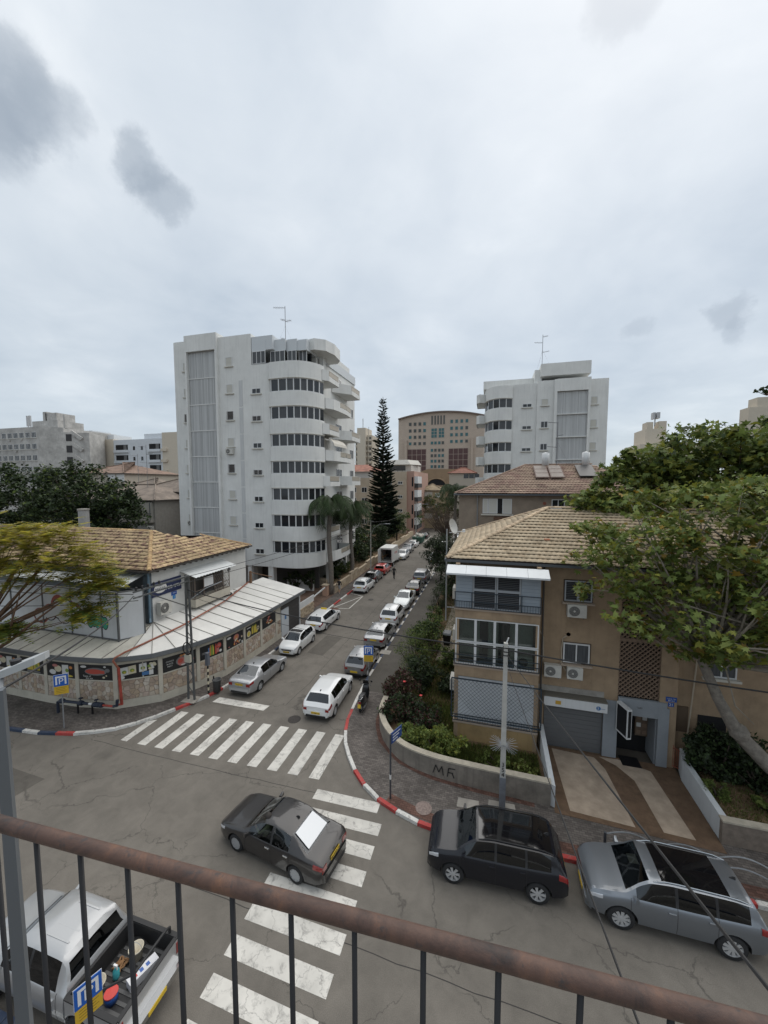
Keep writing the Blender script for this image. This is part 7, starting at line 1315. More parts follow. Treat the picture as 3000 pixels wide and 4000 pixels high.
TYPES = {
 'sedan': dict(L=4.57, W=1.76, wb=2.64, fo=.92, wr=.315, rf=.70, ws=(.285,.45), rw=(.715,.865), sw=((.335,.545),(.562,.715)),
   top=[(0,.60),(.02,.70),(.10,.82),(.26,.94),(.285,.96),(.45,1.42),(.56,1.48),(.66,1.45),(.715,1.39),(.865,1.05),(.93,1.05),(.985,1.0),(1,.9)],
   belt=[(0,.58),(.03,.66),(.10,.76),(.28,.90),(.6,.94),(.86,1.0),(.985,.97),(1,.88)]),
 'sedan2': dict(L=4.53, W=1.775, wb=2.65, fo=.90, wr=.31, rf=.71, ws=(.27,.43), rw=(.70,.85), sw=((.315,.53),(.548,.70)),
   top=[(0,.60),(.02,.70),(.10,.82),(.25,.93),(.27,.95),(.43,1.40),(.54,1.46),(.65,1.43),(.70,1.38),(.85,1.06),(.93,1.06),(.985,1.02),(1,.92)],
   belt=[(0,.58),(.03,.66),(.10,.76),(.27,.90),(.6,.95),(.85,1.01),(.985,.98),(1,.9)]),
 'liftback': dict(L=4.47, W=1.82, wb=2.70, fo=.88, wr=.32, rf=.69, ws=(.26,.43), rw=(.81,.93), sw=((.31,.52),(.538,.70),(.715,.80)),
   top=[(0,.58),(.02,.68),(.10,.80),(.24,.93),(.26,.95),(.43,1.39),(.52,1.45),(.68,1.44),(.81,1.36),(.93,1.07),(.965,1.05),(1,.9)],
   belt=[(0,.56),(.03,.64),(.10,.75),(.26,.89),(.6,.95),(.9,1.02),(.965,1.0),(1,.88)]),
 'small': dict(L=3.6, W=1.6, wb=2.39, fo=.66, wr=.29, rf=.72, ws=(.22,.39), rw=(.885,.965), sw=((.28,.53),(.548,.74),(.76,.85)),
   top=[(0,.62),(.03,.74),(.12,.86),(.20,.95),(.22,.97),(.39,1.42),(.55,1.48),(.78,1.45),(.885,1.39),(.965,.99),(.985,.9),(1,.8)],
   belt=[(0,.60),(.04,.70),(.12,.80),(.22,.91),(.6,.96),(.88,1.04),(.965,.97),(1,.78)]),
 'hatch': dict(L=4.2, W=1.79, wb=2.58, fo=.86, wr=.315, rf=.70, ws=(.255,.41), rw=(.875,.955), sw=((.31,.545),(.562,.75),(.765,.83)),
   top=[(0,.60),(.025,.71),(.11,.83),(.235,.94),(.255,.96),(.41,1.40),(.54,1.47),(.78,1.44),(.875,1.37),(.955,1.0),(.98,.93),(1,.8)],
   belt=[(0,.58),(.04,.68),(.11,.77),(.255,.90),(.6,.95),(.87,1.02),(.955,.98),(1,.78)]),
 'cross': dict(L=4.15, W=1.77, wb=2.55, fo=.84, wr=.335, rf=.75, ws=(.25,.40), rw=(.885,.96), sw=((.30,.53),(.548,.75),(.765,.84)),
   top=[(0,.68),(.025,.82),(.10,.94),(.23,1.03),(.25,1.05),(.40,1.50),(.54,1.57),(.80,1.54),(.885,1.47),(.96,1.06),(.98,.98),(1,.86)],
   belt=[(0,.66),(.04,.78),(.10,.87),(.25,.98),(.6,1.03),(.88,1.11),(.96,1.04),(1,.84)]),
 'suv': dict(L=4.36, W=1.84, wb=2.63, fo=.85, wr=.36, rf=.775, ws=(.225,.36), rw=(.925,.975), sw=((.28,.495),(.512,.71),(.725,.885)),
   top=[(0,.78),(.02,.94),(.08,1.05),(.20,1.13),(.225,1.15),(.36,1.58),(.48,1.655),(.82,1.64),(.925,1.57),(.975,1.12),(.988,1.03),(1,.93)],
   belt=[(0,.76),(.03,.90),(.10,.98),(.225,1.07),(.6,1.09),(.92,1.15),(.975,1.08),(1,.91)]),
 'wagon': dict(L=4.65, W=1.79, wb=2.70, fo=.93, wr=.315, rf=.70, ws=(.245,.40), rw=(.875,.955), sw=((.295,.50),(.516,.68),(.695,.85)),
   top=[(0,.58),(.02,.70),(.10,.82),(.225,.93),(.245,.95),(.40,1.39),(.52,1.45),(.76,1.42),(.875,1.35),(.955,1.0),(.98,.92),(1,.8)],
   belt=[(0,.56),(.03,.66),(.10,.76),(.245,.89),(.6,.94),(.87,1.0),(.955,.97),(1,.78)]),
 'cab': dict(L=5.30, W=1.84, wb=3.08, fo=.98, wr=.37, rf=.73, ws=(.235,.345), rw=(.655,.68), sw=((.275,.45),(.464,.635)), bed=.69,
   top=[(0,.80),(.02,.96),(.10,1.08),(.215,1.15),(.235,1.17),(.345,1.68),(.43,1.75),(.61,1.75),(.655,1.71),(.68,1.15),(.69,1.12)],
   belt=[(0,.78),(.03,.92),(.10,1.0),(.235,1.09),(.5,1.11),(.69,1.11)]),
}
NS = 12
def car_section(T, t):
    zt = psm(T['top'], t); zs = min(psm(T['belt'], t), zt-.012); w = T['W']/2
    w *= plin([(0,.78),(.02,.87),(.06,.955),(.13,1),(.88,1),(.955,.97),(.985,.93),(1,.87)] if not T.get('bed') else [(0,.8),(.02,.88),(.06,.955),(.13,1),(1,1)], t)
    zb = plin([(0,.27),(.05,.20),(.12,.19),(.88,.20),(.96,.24),(1,.32)] if not T.get('bed') else [(0,.36),(.06,.30),(1,.32)], t)+(.06 if T['wr'] > .33 else 0)
    h = zt-zs; k = min(1, max(0, h/.33)); yb = .94*w; yt = (.90*(1-k)+T['rf']*k)*w
    return [(0,zb),(.78*w,zb),(.955*w,zb+.07),(w,zb+.40*(zs-zb)),(.995*w,zb+.74*(zs-zb)),(.972*w,zs-.025),(yb,zs+min(.012,h*.3)),
            (yb+(yt-yb)*.46+.012*k, zs+h*.47),(yt+.006,zs+h*.90),(yt*.90,zs+h*.97),(yt*.5,zs+h*.998),(0,zt+.012)]
def cpt(T, t, j):                        # surface point at station t, fractional section index j (right side y<0 handled by caller)
    s = car_section(T, t); i = min(int(j), NS-2); f = j-i; y = s[i][0]+(s[i+1][0]-s[i][0])*f; z = s[i][1]+(s[i+1][1]-s[i][1])*f
    return Vector((T['L']/2-t*T['L'], y, z))
def patch(T, mb, t0, t1, j0, j1, off, side, nt_=4, nj=4, mi=0):
    vs = []
    for a in range(nt_+1):
        t = t0+(t1-t0)*a/nt_
        for b in range(nj+1):
            j = j0+(j1-j0)*b/nj; p = cpt(T, t, j); d = .004
            du = cpt(T, min(1, t+d), j)-cpt(T, max(0, t-d), j); dv = cpt(T, t, min(NS-1.01, j+.05))-cpt(T, t, max(0, j-.05)); n = du.cross(dv)
            n = n.normalized() if n.length > 1e-9 else Vector((0, 1, 0))
            if n.y < 0 and j < 9: n = -n
            if n.z < 0 and j >= 9: n = -n
            p = p+n*off; vs.append((p.x, p.y*side, p.z))
    w = nj+1; fs = [(a*w+b, a*w+b+1, (a+1)*w+b+1, (a+1)*w+b) for a in range(nt_) for b in range(nj)]
    if side > 0: fs = [f[::-1] for f in fs]
    mb.add(vs, fs, mi)
def wheel_meshes(r, spokes, cover=False):
    key = (r, spokes, cover)
    if key in wheel_meshes.c: return wheel_meshes.c[key]
    w = .21; ty = MB().lathe([(r*.66, -w/2),(r*.93, -w/2),(r, -w/2+.035),(r, w/2-.035),(r*.93, w/2),(r*.66, w/2)], n=22, axis='y', cap=False)
    rm = MB(); rr = r*.69
    rm.lathe([(rr, -w/2+.01),(rr*.93, -w/2+.012),(rr*.9, -w/2+.05),(rr*.9, .06)], n=22, axis='y', cap=False)
    rm.lathe([(rr*.9, .0),(.02, .0)], n=22, axis='y', mi=1, cap=False); rm.lathe([(.075, -w/2+.03),(.06, -w/2+.012),(.001, -w/2+.01)], n=12, axis='y', cap=False)
    for k in range(spokes):
        a = 2*pi*k/spokes
        for d in ((-.10, .10) if not cover else (0,)):
            p = Vector((.05*cos(a), -w/2+.028, .05*sin(a))); q = Vector((rr*.93*cos(a+d), -w/2+.03, rr*.93*sin(a+d)))
            rm.bar(p, q, .05 if not cover else .10, .03, 0, up=(0, 1, 0))
    c = (ty.mesh('tyre', TYRE, True), rm.mesh('rim', [RIM if not cover else RIMD, TRIM])); wheel_meshes.c[key] = c; return c
wheel_meshes.c = {}
def make_car(name, label, kind, pm, loc, heading, spokes=5, cover=False, tint=False, roof=None, roofm=None, rails=False, near=False, clad=False, plate=True, plate_txt=None, group=None, cat='car', seats=False):
    """heading: direction (radians, world) the front points to"""
    T = TYPES[kind]; root = thing(name, label, cat, (loc[0], loc[1], loc[2] if len(loc) > 2 else 0), heading, group)
    L, W = T['L'], T['W']; ex = lambda t: L/2-t*L; tend = T.get('bed', 1.0)
    keys = {0, .008, .02, .035, .06, tend, *T['ws'], *T['rw']}
    for a, b in T['sw']: keys |= {a, b}
    if roof: keys |= set(roof)
    if tend == 1: keys |= {.975, .992}
    n = 40 if near else 26
    ts = sorted(keys | {tend*i/n for i in range(n+1)}); ts2 = [ts[0]]
    for t in ts[1:]:
        if t-ts2[-1] > .006 or t in keys: ts2.append(t)
    ts = ts2; mb = MB(); ns = NS*2-2
    for t in ts:
        s = car_section(T, t); x = ex(t)
        for j in range(NS): mb.v.append((x, s[j][0], s[j][1]))
        for j in range(NS-2, 0, -1): mb.v.append((x, -s[j][0], s[j][1]))
    mats = [pm, TRIM, CGL, CGL if not tint else CGD, CGL if not tint else CGD]; wins = ['body', None, 'windscreen', 'rear_window']
    def in_(t0, t1, r): return t0 >= r[0]-1e-6 and t1 <= r[1]+1e-6
    slots = [pm, TRIM, CGL, (CGD if tint else CGL)]; names = ['body', 'trim', 'windscreen', 'rear_window']
    if roof: slots.append(roofm or TRIM); names.append('roof_panel')
    base = len(slots)
    for si in (0, 1):
        for q, sw in enumerate(T['sw']): slots.append(CGD if (tint and q) else CGL); names.append('side_window')
    for i in range(len(ts)-1):
        t0, t1 = ts[i], ts[i+1]
        for j in range(ns):
            jj = j if j < NS-1 else ns-1-j; side = 0 if j < NS-1 else 1
            mi = 0
            if jj == 0 or (jj == 1 and (clad or True)): mi = 1
            if clad and jj == 2 and False: mi = 1
            if jj in (9, 10) and in_(t0, t1, T['ws']): mi = 2
            elif jj in (9, 10) and in_(t0, t1, T['rw']): mi = 3
            elif roof and jj in (9, 10) and in_(t0, t1, roof): mi = 4
            elif jj in (6, 7):
                for q, sw in enumerate(T['sw']):
                    if in_(t0, t1, sw): mi = base+side*len(T['sw'])+q
                if mi == 0 and T['sw'][0][1] <= t0+1e-6 and t1 <= T['sw'][-1][0]+1e-6: mi = 1
            a, b = i*ns+j, i*ns+(j+1) % ns
            mb.f.append((a, a+ns, b+ns, b)[::-1] if False else (b, b+ns, a+ns, a)[::-1]); mb.m.append(mi)
    mb.f.append(tuple(range(ns))); mb.m.append(0); e = (len(ts)-1)*ns; mb.f.append(tuple(e+k for k in reversed(range(ns)))); mb.m.append(0)
    me = bpy.data.meshes.new('shell'); me.from_pydata(mb.v, [], mb.f)
    for m in slots: me.materials.append(m)
    me.polygons.foreach_set('material_index', mb.m); bm = bmesh.new(); bm.from_mesh(me); bmesh.ops.recalc_face_normals(bm, faces=bm.faces); bm.to_mesh(me); bm.free()
    so_ = bpy.data.objects.new('shell', me); COL.objects.link(so_)
    cut = MB(); r = T['wr']; xf, xr = L/2-T['fo'], L/2-T['fo']-T['wb']
    for x in ((xf, xr) if tend == 1 else (xf,)):
        for s in (-1, 1):
            cut.lathe([(r*1.17, s*W*.30),(r*1.17, s*W*.62)], (x, 0, r+.015), 22, 'y', mi=1)
    cme = cut.mesh('cut', [TRIM, TRIM]); bm = bmesh.new(); bm.from_mesh(cme); bmesh.ops.recalc_face_normals(bm, faces=bm.faces); bm.to_mesh(cme); bm.free()
    co = bpy.data.objects.new('cut', cme); COL.objects.link(co)
    md = so_.modifiers.new('b', 'BOOLEAN'); md.object = co; md.operation = 'DIFFERENCE'; md.solver = 'EXACT'
    dg = bpy.context.evaluated_depsgraph_get(); res = bpy.data.meshes.new_from_object(so_.evaluated_get(dg))
    bpy.data.objects.remove(so_); bpy.data.objects.remove(co)
    # split the finished shell into body, trim and panes
    by = {}
    for p in res.polygons: by.setdefault(p.material_index, []).append(tuple(p.vertices))
    by.setdefault(0, []); body_f = by.pop(0)+by.pop(1, []); nb = len(body_f)-0
    cnt0 = sum(1 for p in res.polygons if p.material_index == 0)
    co_ = [v.co.copy() for v in res.vertices]
    def sub(fs):
        idx = {}; vs, out = [], []
        for f in fs:
            q = []
            for i in f:
                if i not in idx: idx[i] = len(vs); vs.append(tuple(co_[i]))
                q.append(idx[i])
            out.append(tuple(q))
        return vs, out
    vs, fs = sub(body_f); b = MB(); b.v, b.f, b.m = vs, fs, [0]*cnt0+[1]*(len(fs)-cnt0)
    body = part('body', b, [pm, TRIM], root, False); auto_smooth(body, 38)
    for mi, f in by.items():
        if mi >= len(names): continue
        vs, fs = sub(f); g = MB(); g.v, g.f, g.m = vs, fs, [0]*len(fs)
        auto_smooth(part(names[mi], g, slots[mi], root, False), 30)
    # cabin
    t_c0, t_c1 = T['ws'][0]+.03, (T['rw'][1]-.02 if kind not in ('sedan', 'sedan2') else T['rw'][0]+.04); zs = psm(T['belt'], .5)
    x0, x1 = ex(t_c1), ex(t_c0); it = MB(); it.box(x0, x1, -W*.42, W*.42, .40, zs-.32)
    it.box(x1-.42, x1, -W*.41, W*.41, zs-.32, zs-.06)
    for sx, nm in ((x1-1.25, 2), (x1-2.1, 1)):
        if sx < x0+.1: continue
        for sy in ((-.37, .37) if nm == 2 else (-.33, .33)):
            wd = .24 if nm == 2 else .32
            it.box(sx, sx+.5, sy-wd, sy+wd, zs-.32, zs-.18); it.hexa([(sx-.16,sy-wd,zs-.2),(sx+.0,sy-wd,zs-.2),(sx+.0,sy+wd,zs-.2),(sx-.16,sy+wd,zs-.2),(sx-.28,sy-wd*.8,zs+.22),(sx-.18,sy-wd*.8,zs+.22),(sx-.18,sy+wd*.8,zs+.22),(sx-.28,sy+wd*.8,zs+.22)])
            it.box(sx-.29, sx-.2, sy-.11, sy+.11, zs+.24, zs+.40)
    part('interior', it, INTR, root, False)
    # wheels
    tm, rm = wheel_meshes(r, spokes, cover)
    for x in (xf, xr):
        for s in (-1, 1):
            wo_ = obj('wheel', tm, root, (x, s*(W/2-.125), r), (0, 0, 0 if s < 0 else pi)); obj('rim', rm, wo_)
    # lights, plates, mirrors, handles
    zf = psm(T['belt'], .03)
    for s in (-1, 1):
        h = MB(); patch(T, h, .012, .085, 4.45, 5.5, .008, s, 5, 3); part('headlight', h, LCLR, root, False, True)
        if tend == 1:
            tl = MB(); patch(T, tl, .935, 1.0, 4.35, 5.75 if kind not in ('suv','cross','small','hatch','wagon') else 6.0, .009, s, 5, 3)
            sc1 = car_section(T, 1.0); yo, zt1 = sc1[5][0], sc1[5][1]; zb1 = sc1[4][1]-.06
            wi = .26 if kind in ('sedan', 'sedan2', 'liftback') else .20
            ya, yb = sorted((s*yo*1.005, s*(yo-wi))); tl.box(-L/2-.014, -L/2+.01, ya, yb, zb1, zt1-.02)
            part('tail_light', tl, LRED, root, False, False)
        mx = ex(T['ws'][0]+.055); mz = psm(T['belt'], T['ws'][0]+.05)+.06; mm = MB()
        mm.hexa([(mx-.02, s*(W/2-.06), mz-.05),(mx+.10, s*(W/2-.06), mz-.05),(mx+.10, s*(W/2+.13), mz-.03),(mx-.0, s*(W/2+.15), mz-.03),(mx-.02, s*(W/2-.02), mz+.03),(mx+.08, s*(W/2-.02), mz+.03),(mx+.07, s*(W/2+.13), mz+.10),(mx-.0, s*(W/2+.15), mz+.10)] if s > 0 else
                [(mx-.02, s*(W/2-.06), mz-.05),(mx-.0, s*(W/2+.15), mz-.03),(mx+.10, s*(W/2+.13), mz-.03),(mx+.10, s*(W/2-.06), mz-.05),(mx-.02, s*(W/2-.02), mz+.03),(mx-.0, s*(W/2+.15), mz+.10),(mx+.07, s*(W/2+.13), mz+.10),(mx+.08, s*(W/2-.02), mz+.03)])
        part('wing_mirror', mm, pm, root, False)
        for sw in T['sw'][:2]:
            hx = ex(sw[1]-.02); zz = psm(T['belt'], sw[1])-.14; hm = MB().box(hx-.09, hx+.09, *sorted((s*(W/2-.012), s*(W/2+.022))), zz-.018, zz+.018); part('door_handle', hm, CHR if kind == 'sedan' else pm, root, False)
            if near:
                dx = MB(); tt = sw[1]+.008; patch(T, dx, tt, tt+.0025, 2.1, 6.0, .003, s, 1, 8); part('door_seam', dx, TRIM, root, False)
        if near:
            dx = MB(); patch(T, dx, T['sw'][0][0]-.035, T['sw'][0][0]-.0325, 2.1, 5.9, .003, s, 1, 8); part('door_seam', dx, TRIM, root, False)
    fz = psm(T['belt'], 0)
    part('grille', MB().box(L/2-.02, L/2+.012, -W*.26, W*.26, fz-.16, fz-.05).box(L/2-.02, L/2+.01, -W*.33, W*.33, .33, .45), TRIM, root, False)
    bp = MB(); bp.hexa([(L/2-.12,-W*.40,.24),(L/2+.03,-W*.33,.26),(L/2+.03,W*.33,.26),(L/2-.12,W*.40,.24),(L/2-.12,-W*.42,.50),(L/2+.025,-W*.34,.47),(L/2+.025,W*.34,.47),(L/2-.12,W*.42,.50)])
    part('front_bumper', bp, pm, root, False)
    if tend == 1:
        rb = MB(); z1 = .62 if kind not in ('suv', 'cross') else .66
        rb.hexa([(-L/2+.14,W*.43,.30),(-L/2-.05,W*.36,.32),(-L/2-.05,-W*.36,.32),(-L/2+.14,-W*.43,.30),(-L/2+.14,W*.445,z1-.06),(-L/2-.045,W*.375,z1),(-L/2-.045,-W*.375,z1),(-L/2+.14,-W*.445,z1-.06)])
        part('rear_bumper', rb, pm, root, False)
        part('rear_skirt', MB().box(-L/2-.056, -L/2, -W*.33, W*.33, .27, .40), TRIM, root, False)
    if plate:
        pz = .80 if kind in ('small', 'hatch', 'sedan', 'sedan2', 'liftback', 'cross', 'suv') else .75
        if kind in ('small', 'hatch'): pz = .52
        rx = -L/2-(.064 if kind in ('small', 'hatch') else .022)
        for px_, dr_, z in ((L/2+.032, 1, .39), (rx, -1, pz)):
            if tend < 1 and dr_ < 0: continue
            pt = part('number_plate', MB().box(px_-.008, px_+.008, -.26, .26, z-.06, z+.06), PLY, root, False)
            if plate_txt:
                tmh = text_mesh(plate_txt, .12, .002); tmh.materials.clear(); tmh.materials.append(PLT)
                tmh.transform(Matrix(((0, 0, dr_, px_+dr_*.009), (dr_, 0, 0, 0), (0, 1, 0, z), (0, 0, 0, 1)))); obj('plate_lettering', tmh, pt)
    if rails:
        for s in (-1, 1):
            pts = [cpt(T, t, 8.6) for t in [T['ws'][1]+.02+(T['rw'][0]-T['ws'][1]-.04)*k/8 for k in range(9)]]
            part('roof_rail', MB().tube([(p.x, p.y*s, p.z+(.045 if 0 < i < 8 else .0)) for i, p in enumerate(pts)], .017, 6), CHR if rails == 'chrome' else TRIM, root, False)
    fx = ex(T['rw'][0]-.05); fzp = psm(T['top'], T['rw'][0]-.05)
    if tend == 1: part('antenna', MB().hexa([(fx-.09,-.025,fzp),(fx+.09,-.025,fzp),(fx+.09,.025,fzp),(fx-.09,.025,fzp),(fx-.085,-.008,fzp+.075),(fx-.03,-.008,fzp+.075),(fx-.03,.008,fzp+.075),(fx-.085,.008,fzp+.075)]), TRIM, root, False)
    return root
UP, DN, LF = pi/2, -pi/2, pi              # heading away from us, towards us, to the left
WH = paint('white', (.66, .67, .67)); SI = paint('silver', (.36, .37, .385), .55, .36); GR = paint('grey', (.19, .195, .205), .5, .36); BK = paint('black', (.010, .011, .013), .0, .25)
DG = paint('dark_grey', (.028, .029, .032), .3, .3); RD = paint('red', (.40, .022, .016)); STB = paint('steel_blue', (.20, .22, .245), .65, .34); BKB = mat('car_paint_blue_black', (.008, .009, .013), .22, coat=.35, spec=.35)
def parked(name, label, kind, pm, wn, wf, face, xoff=None, **kw):
    """place a car parked along the street from the photo's near and far wheel spots on its street side"""
    T = TYPES[kind]; a, b = PG(*wn), PG(*wf); sx = (a.x+b.x)/2-T['W']/2+.06; ym = (a.y+b.y)/2
    d = T['L']/2-T['fo']-T['wb']/2            # axle midpoint ahead of the centre
    return make_car(name, label, kind, pm, (sx if xoff is None else xoff, ym-(d if face > 0 else -d)), face, **kw)
G1, G2 = 'cars parked on the left of the side street', 'cars parked on the right of the side street'
parked('parked_car', 'silver four-door saloon parked beside the stop line, tail towards us', 'sedan2', SI, (1020,2699), (1098,2620), UP, near=True, cover=True, plate_txt='72-45-972', group=G1)
parked('parked_car', 'small white hatchback facing us with black sunroof, behind the silver saloon', 'small', WH, (1169,2555), (1223,2509), DN, near=True, roof=(.40,.52), group=G1, plate_txt='28-225-38')
taxi = parked('taxi', 'white estate taxi with yellow roof sign and lettering on its door', 'wagon', WH, (1275,2460), (1320,2422), UP, cover=False, group=G1, cat='taxi')
parked('parked_car', 'white compact crossover with dark tail lights, tail towards us by the stone wall', 'cross', WH, (1436,2317), (1459,2294), UP, group=G1, rails=True)
parked('parked_car', 'black hatchback with white marks on its roof between white crossover and red car', 'hatch', BK, (1474,2276), (1492,2259), UP, group=G1, tint=True)
parked('parked_car', 'bright red hatchback parked behind the box truck', 'hatch', RD, (1507,2246), (1525,2231), UP, group=G1)
parked('parked_car', 'white crossover just in front of the box truck, facing us', 'cross', WH, (1583,2187), (1598,2175), DN, group=G1)
parked('parked_car', 'grey crossover with pale roof facing us beyond the box truck', 'suv', GR, (1604,2161), (1617,2151), DN, group=G1, roof=(.42,.87), roofm=SI)
parked('parked_car', 'farthest white hatchback of the left row, beside the green skip', 'hatch', WH, (1626,2140), (1636,2131), UP, group=G1)
make_car('parked_car', 'dark car parked beyond the green skip', 'hatch', DG, (-15.2, 92.5), UP, group=G1)
make_car('car', 'white hatchback pulling out by the crosswalk, tail towards us', 'hatch', WH, (-9.15, 20.55), radians(91.5), near=True, plate_txt='37-389-52')
parked('parked_car', 'grey small hatchback nearest the parking sign on the right', 'small', mat('car_paint_warm_grey', (.25, .25, .25), .35, .5, coat=1.0), (1432,2642), (1473,2582), UP, near=True, group=G2, roof=(.40,.87), roofm=SI)
parked('parked_car', 'silver sloping-back liftback third from the crosswalk on the right', 'liftback', SI, (1511,2525), (1540,2477), UP, group=G2, tint=True)
parked('parked_car', 'white crossover with black rear window band in the right row', 'cross', WH, (1557,2443), (1578,2406), UP, group=G2, rails=True, clad=True, tint=True)
parked('parked_car', 'pearl white saloon in the right row with its windscreen towards us', 'sedan', mat('car_paint_pearl', (.62, .655, .655), .28, .1, coat=1.0), (1597,2379), (1619,2346), DN, group=G2)
parked('parked_car', 'glossy black hatchback behind the pearl white saloon', 'liftback', BK, (1641,2322), (1657,2298), UP, group=G2, tint=True)
parked('parked_car', 'dark grey crossover with silver roof at the end of the right row', 'suv', GR, (1665,2279), (1680,2260), UP, group=G2, roof=(.42,.87), roofm=SI)
make_car('parked_car', 'black car half hidden behind the dark round bush', 'sedan', BK, (-9.0, 64.6), DN, group=G2)
for i, (x, y, m, lb) in enumerate(((-8.9, 78, WH, 'white car seen under the leafless brown tree'), (-7.2, 92, SI, 'silver car parked behind the leafless brown tree'), (-5.6, 104, WH, 'far white car beside the stucco house corner'))):
    make_car('parked_car', lb, 'hatch', m, (x, y), DN, group=G2)
# big cars in front
def mainroad(name, label, kind, pm, wf, wr_, **kw):
    T = TYPES[kind]; a, b = PG(*wf), PG(*wr_); hd = atan2(a.y-b.y, a.x-b.x); m = (a+b)/2; d = T['L']/2-T['fo']-T['wb']/2
    fx, fy = cos(hd), sin(hd); nx, ny = fy, -fx             # right of heading; we see the left flank
    side = T['W']/2-.06
    return make_car(name, label, kind, pm, (m.x+nx*side-fx*d, m.y+ny*side-fy*d), hd, near=True, **kw)
ds = mainroad('car', 'dark grey saloon turning over the near crosswalk, white sheet in its rear window', 'sedan', mat('car_paint_brown_black', (.034, .032, .032), .32, .35, coat=.7), (937,3330), (1140,3442), cover=True, spokes=9, plate_txt='88-602-34')
for c_ in ds.children:
    if c_.name.startswith('side_window'): c_.data.materials[0] = glassmat('car_glass_clear', .7)
part('sunshade', MB().hexa([(-1.62,-.54,1.10),(-1.04,-.48,1.384),(-1.04,.48,1.384),(-1.62,.54,1.10),(-1.625,-.54,1.112),(-1.045,-.48,1.396),(-1.045,.48,1.396),(-1.625,.54,1.112)]), mat('white_sheet', (.75, .76, .77), .6), ds, False, label='white sheet lying in the rear window')
mainroad('car', 'black sport utility vehicle with glass roof parked at the red and white kerb', 'suv', BKB, (1773,3451), (2094,3530), spokes=7, tint=True, roof=(.38,.90), roofm=mat('black_glass_roof', (.006, .006, .007), .06, coat=1.0), rails=True)
kod = mainroad('car', 'steel grey sport utility vehicle with long black sunroof, nearest the right edge', 'suv', STB, (2427,3629), (2853,3747), spokes=9, tint=True, roof=(.43,.80), roofm=MT['black_glass_roof'], rails='chrome')
kod.scale = (1.04, 1.0, 1.0)
pp = MB().hexa([(.55,-.62,1.12),(.80,-.62,1.09),(.80,-.28,1.09),(.55,-.28,1.12),(.55,-.62,1.125),(.80,-.62,1.095),(.80,-.28,1.095),(.55,-.28,1.125)])
part('paper_note', pp, mat('note_paper', (.72, .70, .58), .7), kod, False)
make_car('car', 'white car cut by the right edge of the picture', 'hatch', WH, (11.1, 12.75), LF, plate=False)
# taxi marks
T = TYPES['wagon']; part('roof_sign', MB().hexa([(-.1,-.28,1.44),(.1,-.28,1.44),(.1,.28,1.44),(-.1,.28,1.44),(-.05,-.26,1.57),(.05,-.26,1.57),(.05,.26,1.57),(-.05,.26,1.57)]), PLY, taxi, False)
tm_ = text_mesh('TAXI', .22, .002); tm_.materials.append(PLT); tm_.transform(Matrix(((1,0,0,.05),(0,0,-1,-.90),(0,1,0,.66),(0,0,0,1)))); part('lettering', tm_, PLT, taxi, False)
# pickup
pk = make_car('pickup_truck', 'silver double-cab pickup with loaded open bed, under the railing at lower left', 'cab', mat('car_paint_pickup', (.40, .405, .41), .35, .45, coat=1.0), (-10.45, 6.62), pi, near=True, plate=False, cat='pickup')
PKM = MT['car_paint_pickup']; L = 5.3; xb0, xb1 = -L/2+.04, L/2-.695*L; W2 = .90
for s in (-1, 1):
    y0, y1 = sorted((s*W2, s*(W2-.07)))
    bs_ = MB(); xw = L/2-.98-3.08; r = .44; pts = [(xb0,.55),(xw-r,.55)]+[(xw-r*cos(a), .39+r*sin(a)) for a in [pi*k/10 for k in range(1, 10)]]+[(xw+r,.55),(xb1,.50),(xb1,1.10),(xb0,1.10)]
    n = len(pts); vs = [(x, y0, z) for x, z in pts]+[(x, y1, z) for x, z in pts]
    bs_.add(vs, [tuple(range(n)), tuple(reversed(range(n, 2*n)))]+[(i, n+i, n+(i+1) % n, (i+1) % n) for i in range(n)])
    part('bed_side', bs_, PKM, pk, False)
    part('bed_rail', MB().box(xb0, xb1, *sorted((s*(W2+.01), s*(W2-.10))), 1.10, 1.135), TRIM, pk, False)
    part('tail_light', MB().box(xb0-.05, xb0+.03, *sorted((s*(W2+.004), s*(W2-.14))), .72, 1.02), LRED, pk, False)
part('bed_liner', MB().box(xb0+.05, xb1, -W2+.07, W2-.07, .58, .64).box(xb1-.05, xb1+.02, -W2+.07, W2-.07, .6, 1.12).box(xb0+.05, xb1, W2-.11, W2-.07, .64, 1.10).box(xb0+.05, xb1, -W2+.07, -W2+.11, .64, 1.10), TRIM, pk, False)
for k in range(9):
    y = -.72+k*.18; part('bed_rib', MB().box(xb0+.1, xb1-.1, y-.035, y+.035, .64, .655), mat('bed_floor_grey', (.10, .10, .10), .7), pk, False)
part('tailgate', MB().box(xb0-.035, xb0+.035, -W2+.07, W2-.07, .56, 1.10), PKM, pk, False)
part('tailgate_cap', MB().box(xb0-.04, xb0+.06, -W2+.05, W2-.05, 1.10, 1.13), TRIM, pk, False)
part('rear_bumper', MB().box(xb0-.20, xb0-.03, -.82, .82, .42, .56), CHR, pk, False)
part('rear_arch_liner', MB().box(xw-.4, xw+.4, -.72, .72, .45, .60), TRIM, pk, False)
part('roof_bow', MB().tube([(xb0+.25,-W2+.05,1.12),(xb0+.25,-W2+.05,1.28),(xb0+.25,-W2+.16,1.34),(xb0+.25,.2,1.34)], .035, 8), TRIM, pk, False)
part('bed_bar', MB().tube([(xb0+.25,.2,1.34),(xb0+1.0,W2-.2,1.16)], .03, 6), TRIM, pk, False)
part('number_plate', MB().box(xb0-.215, xb0-.20, -.26, .26, .44, .55), PLY, pk, False)
for k in range(4): part('roof_rib', MB().box(-.52, .22, -.41+k*.26, -.37+k*.26, 1.735, 1.757), PKM, pk, False)
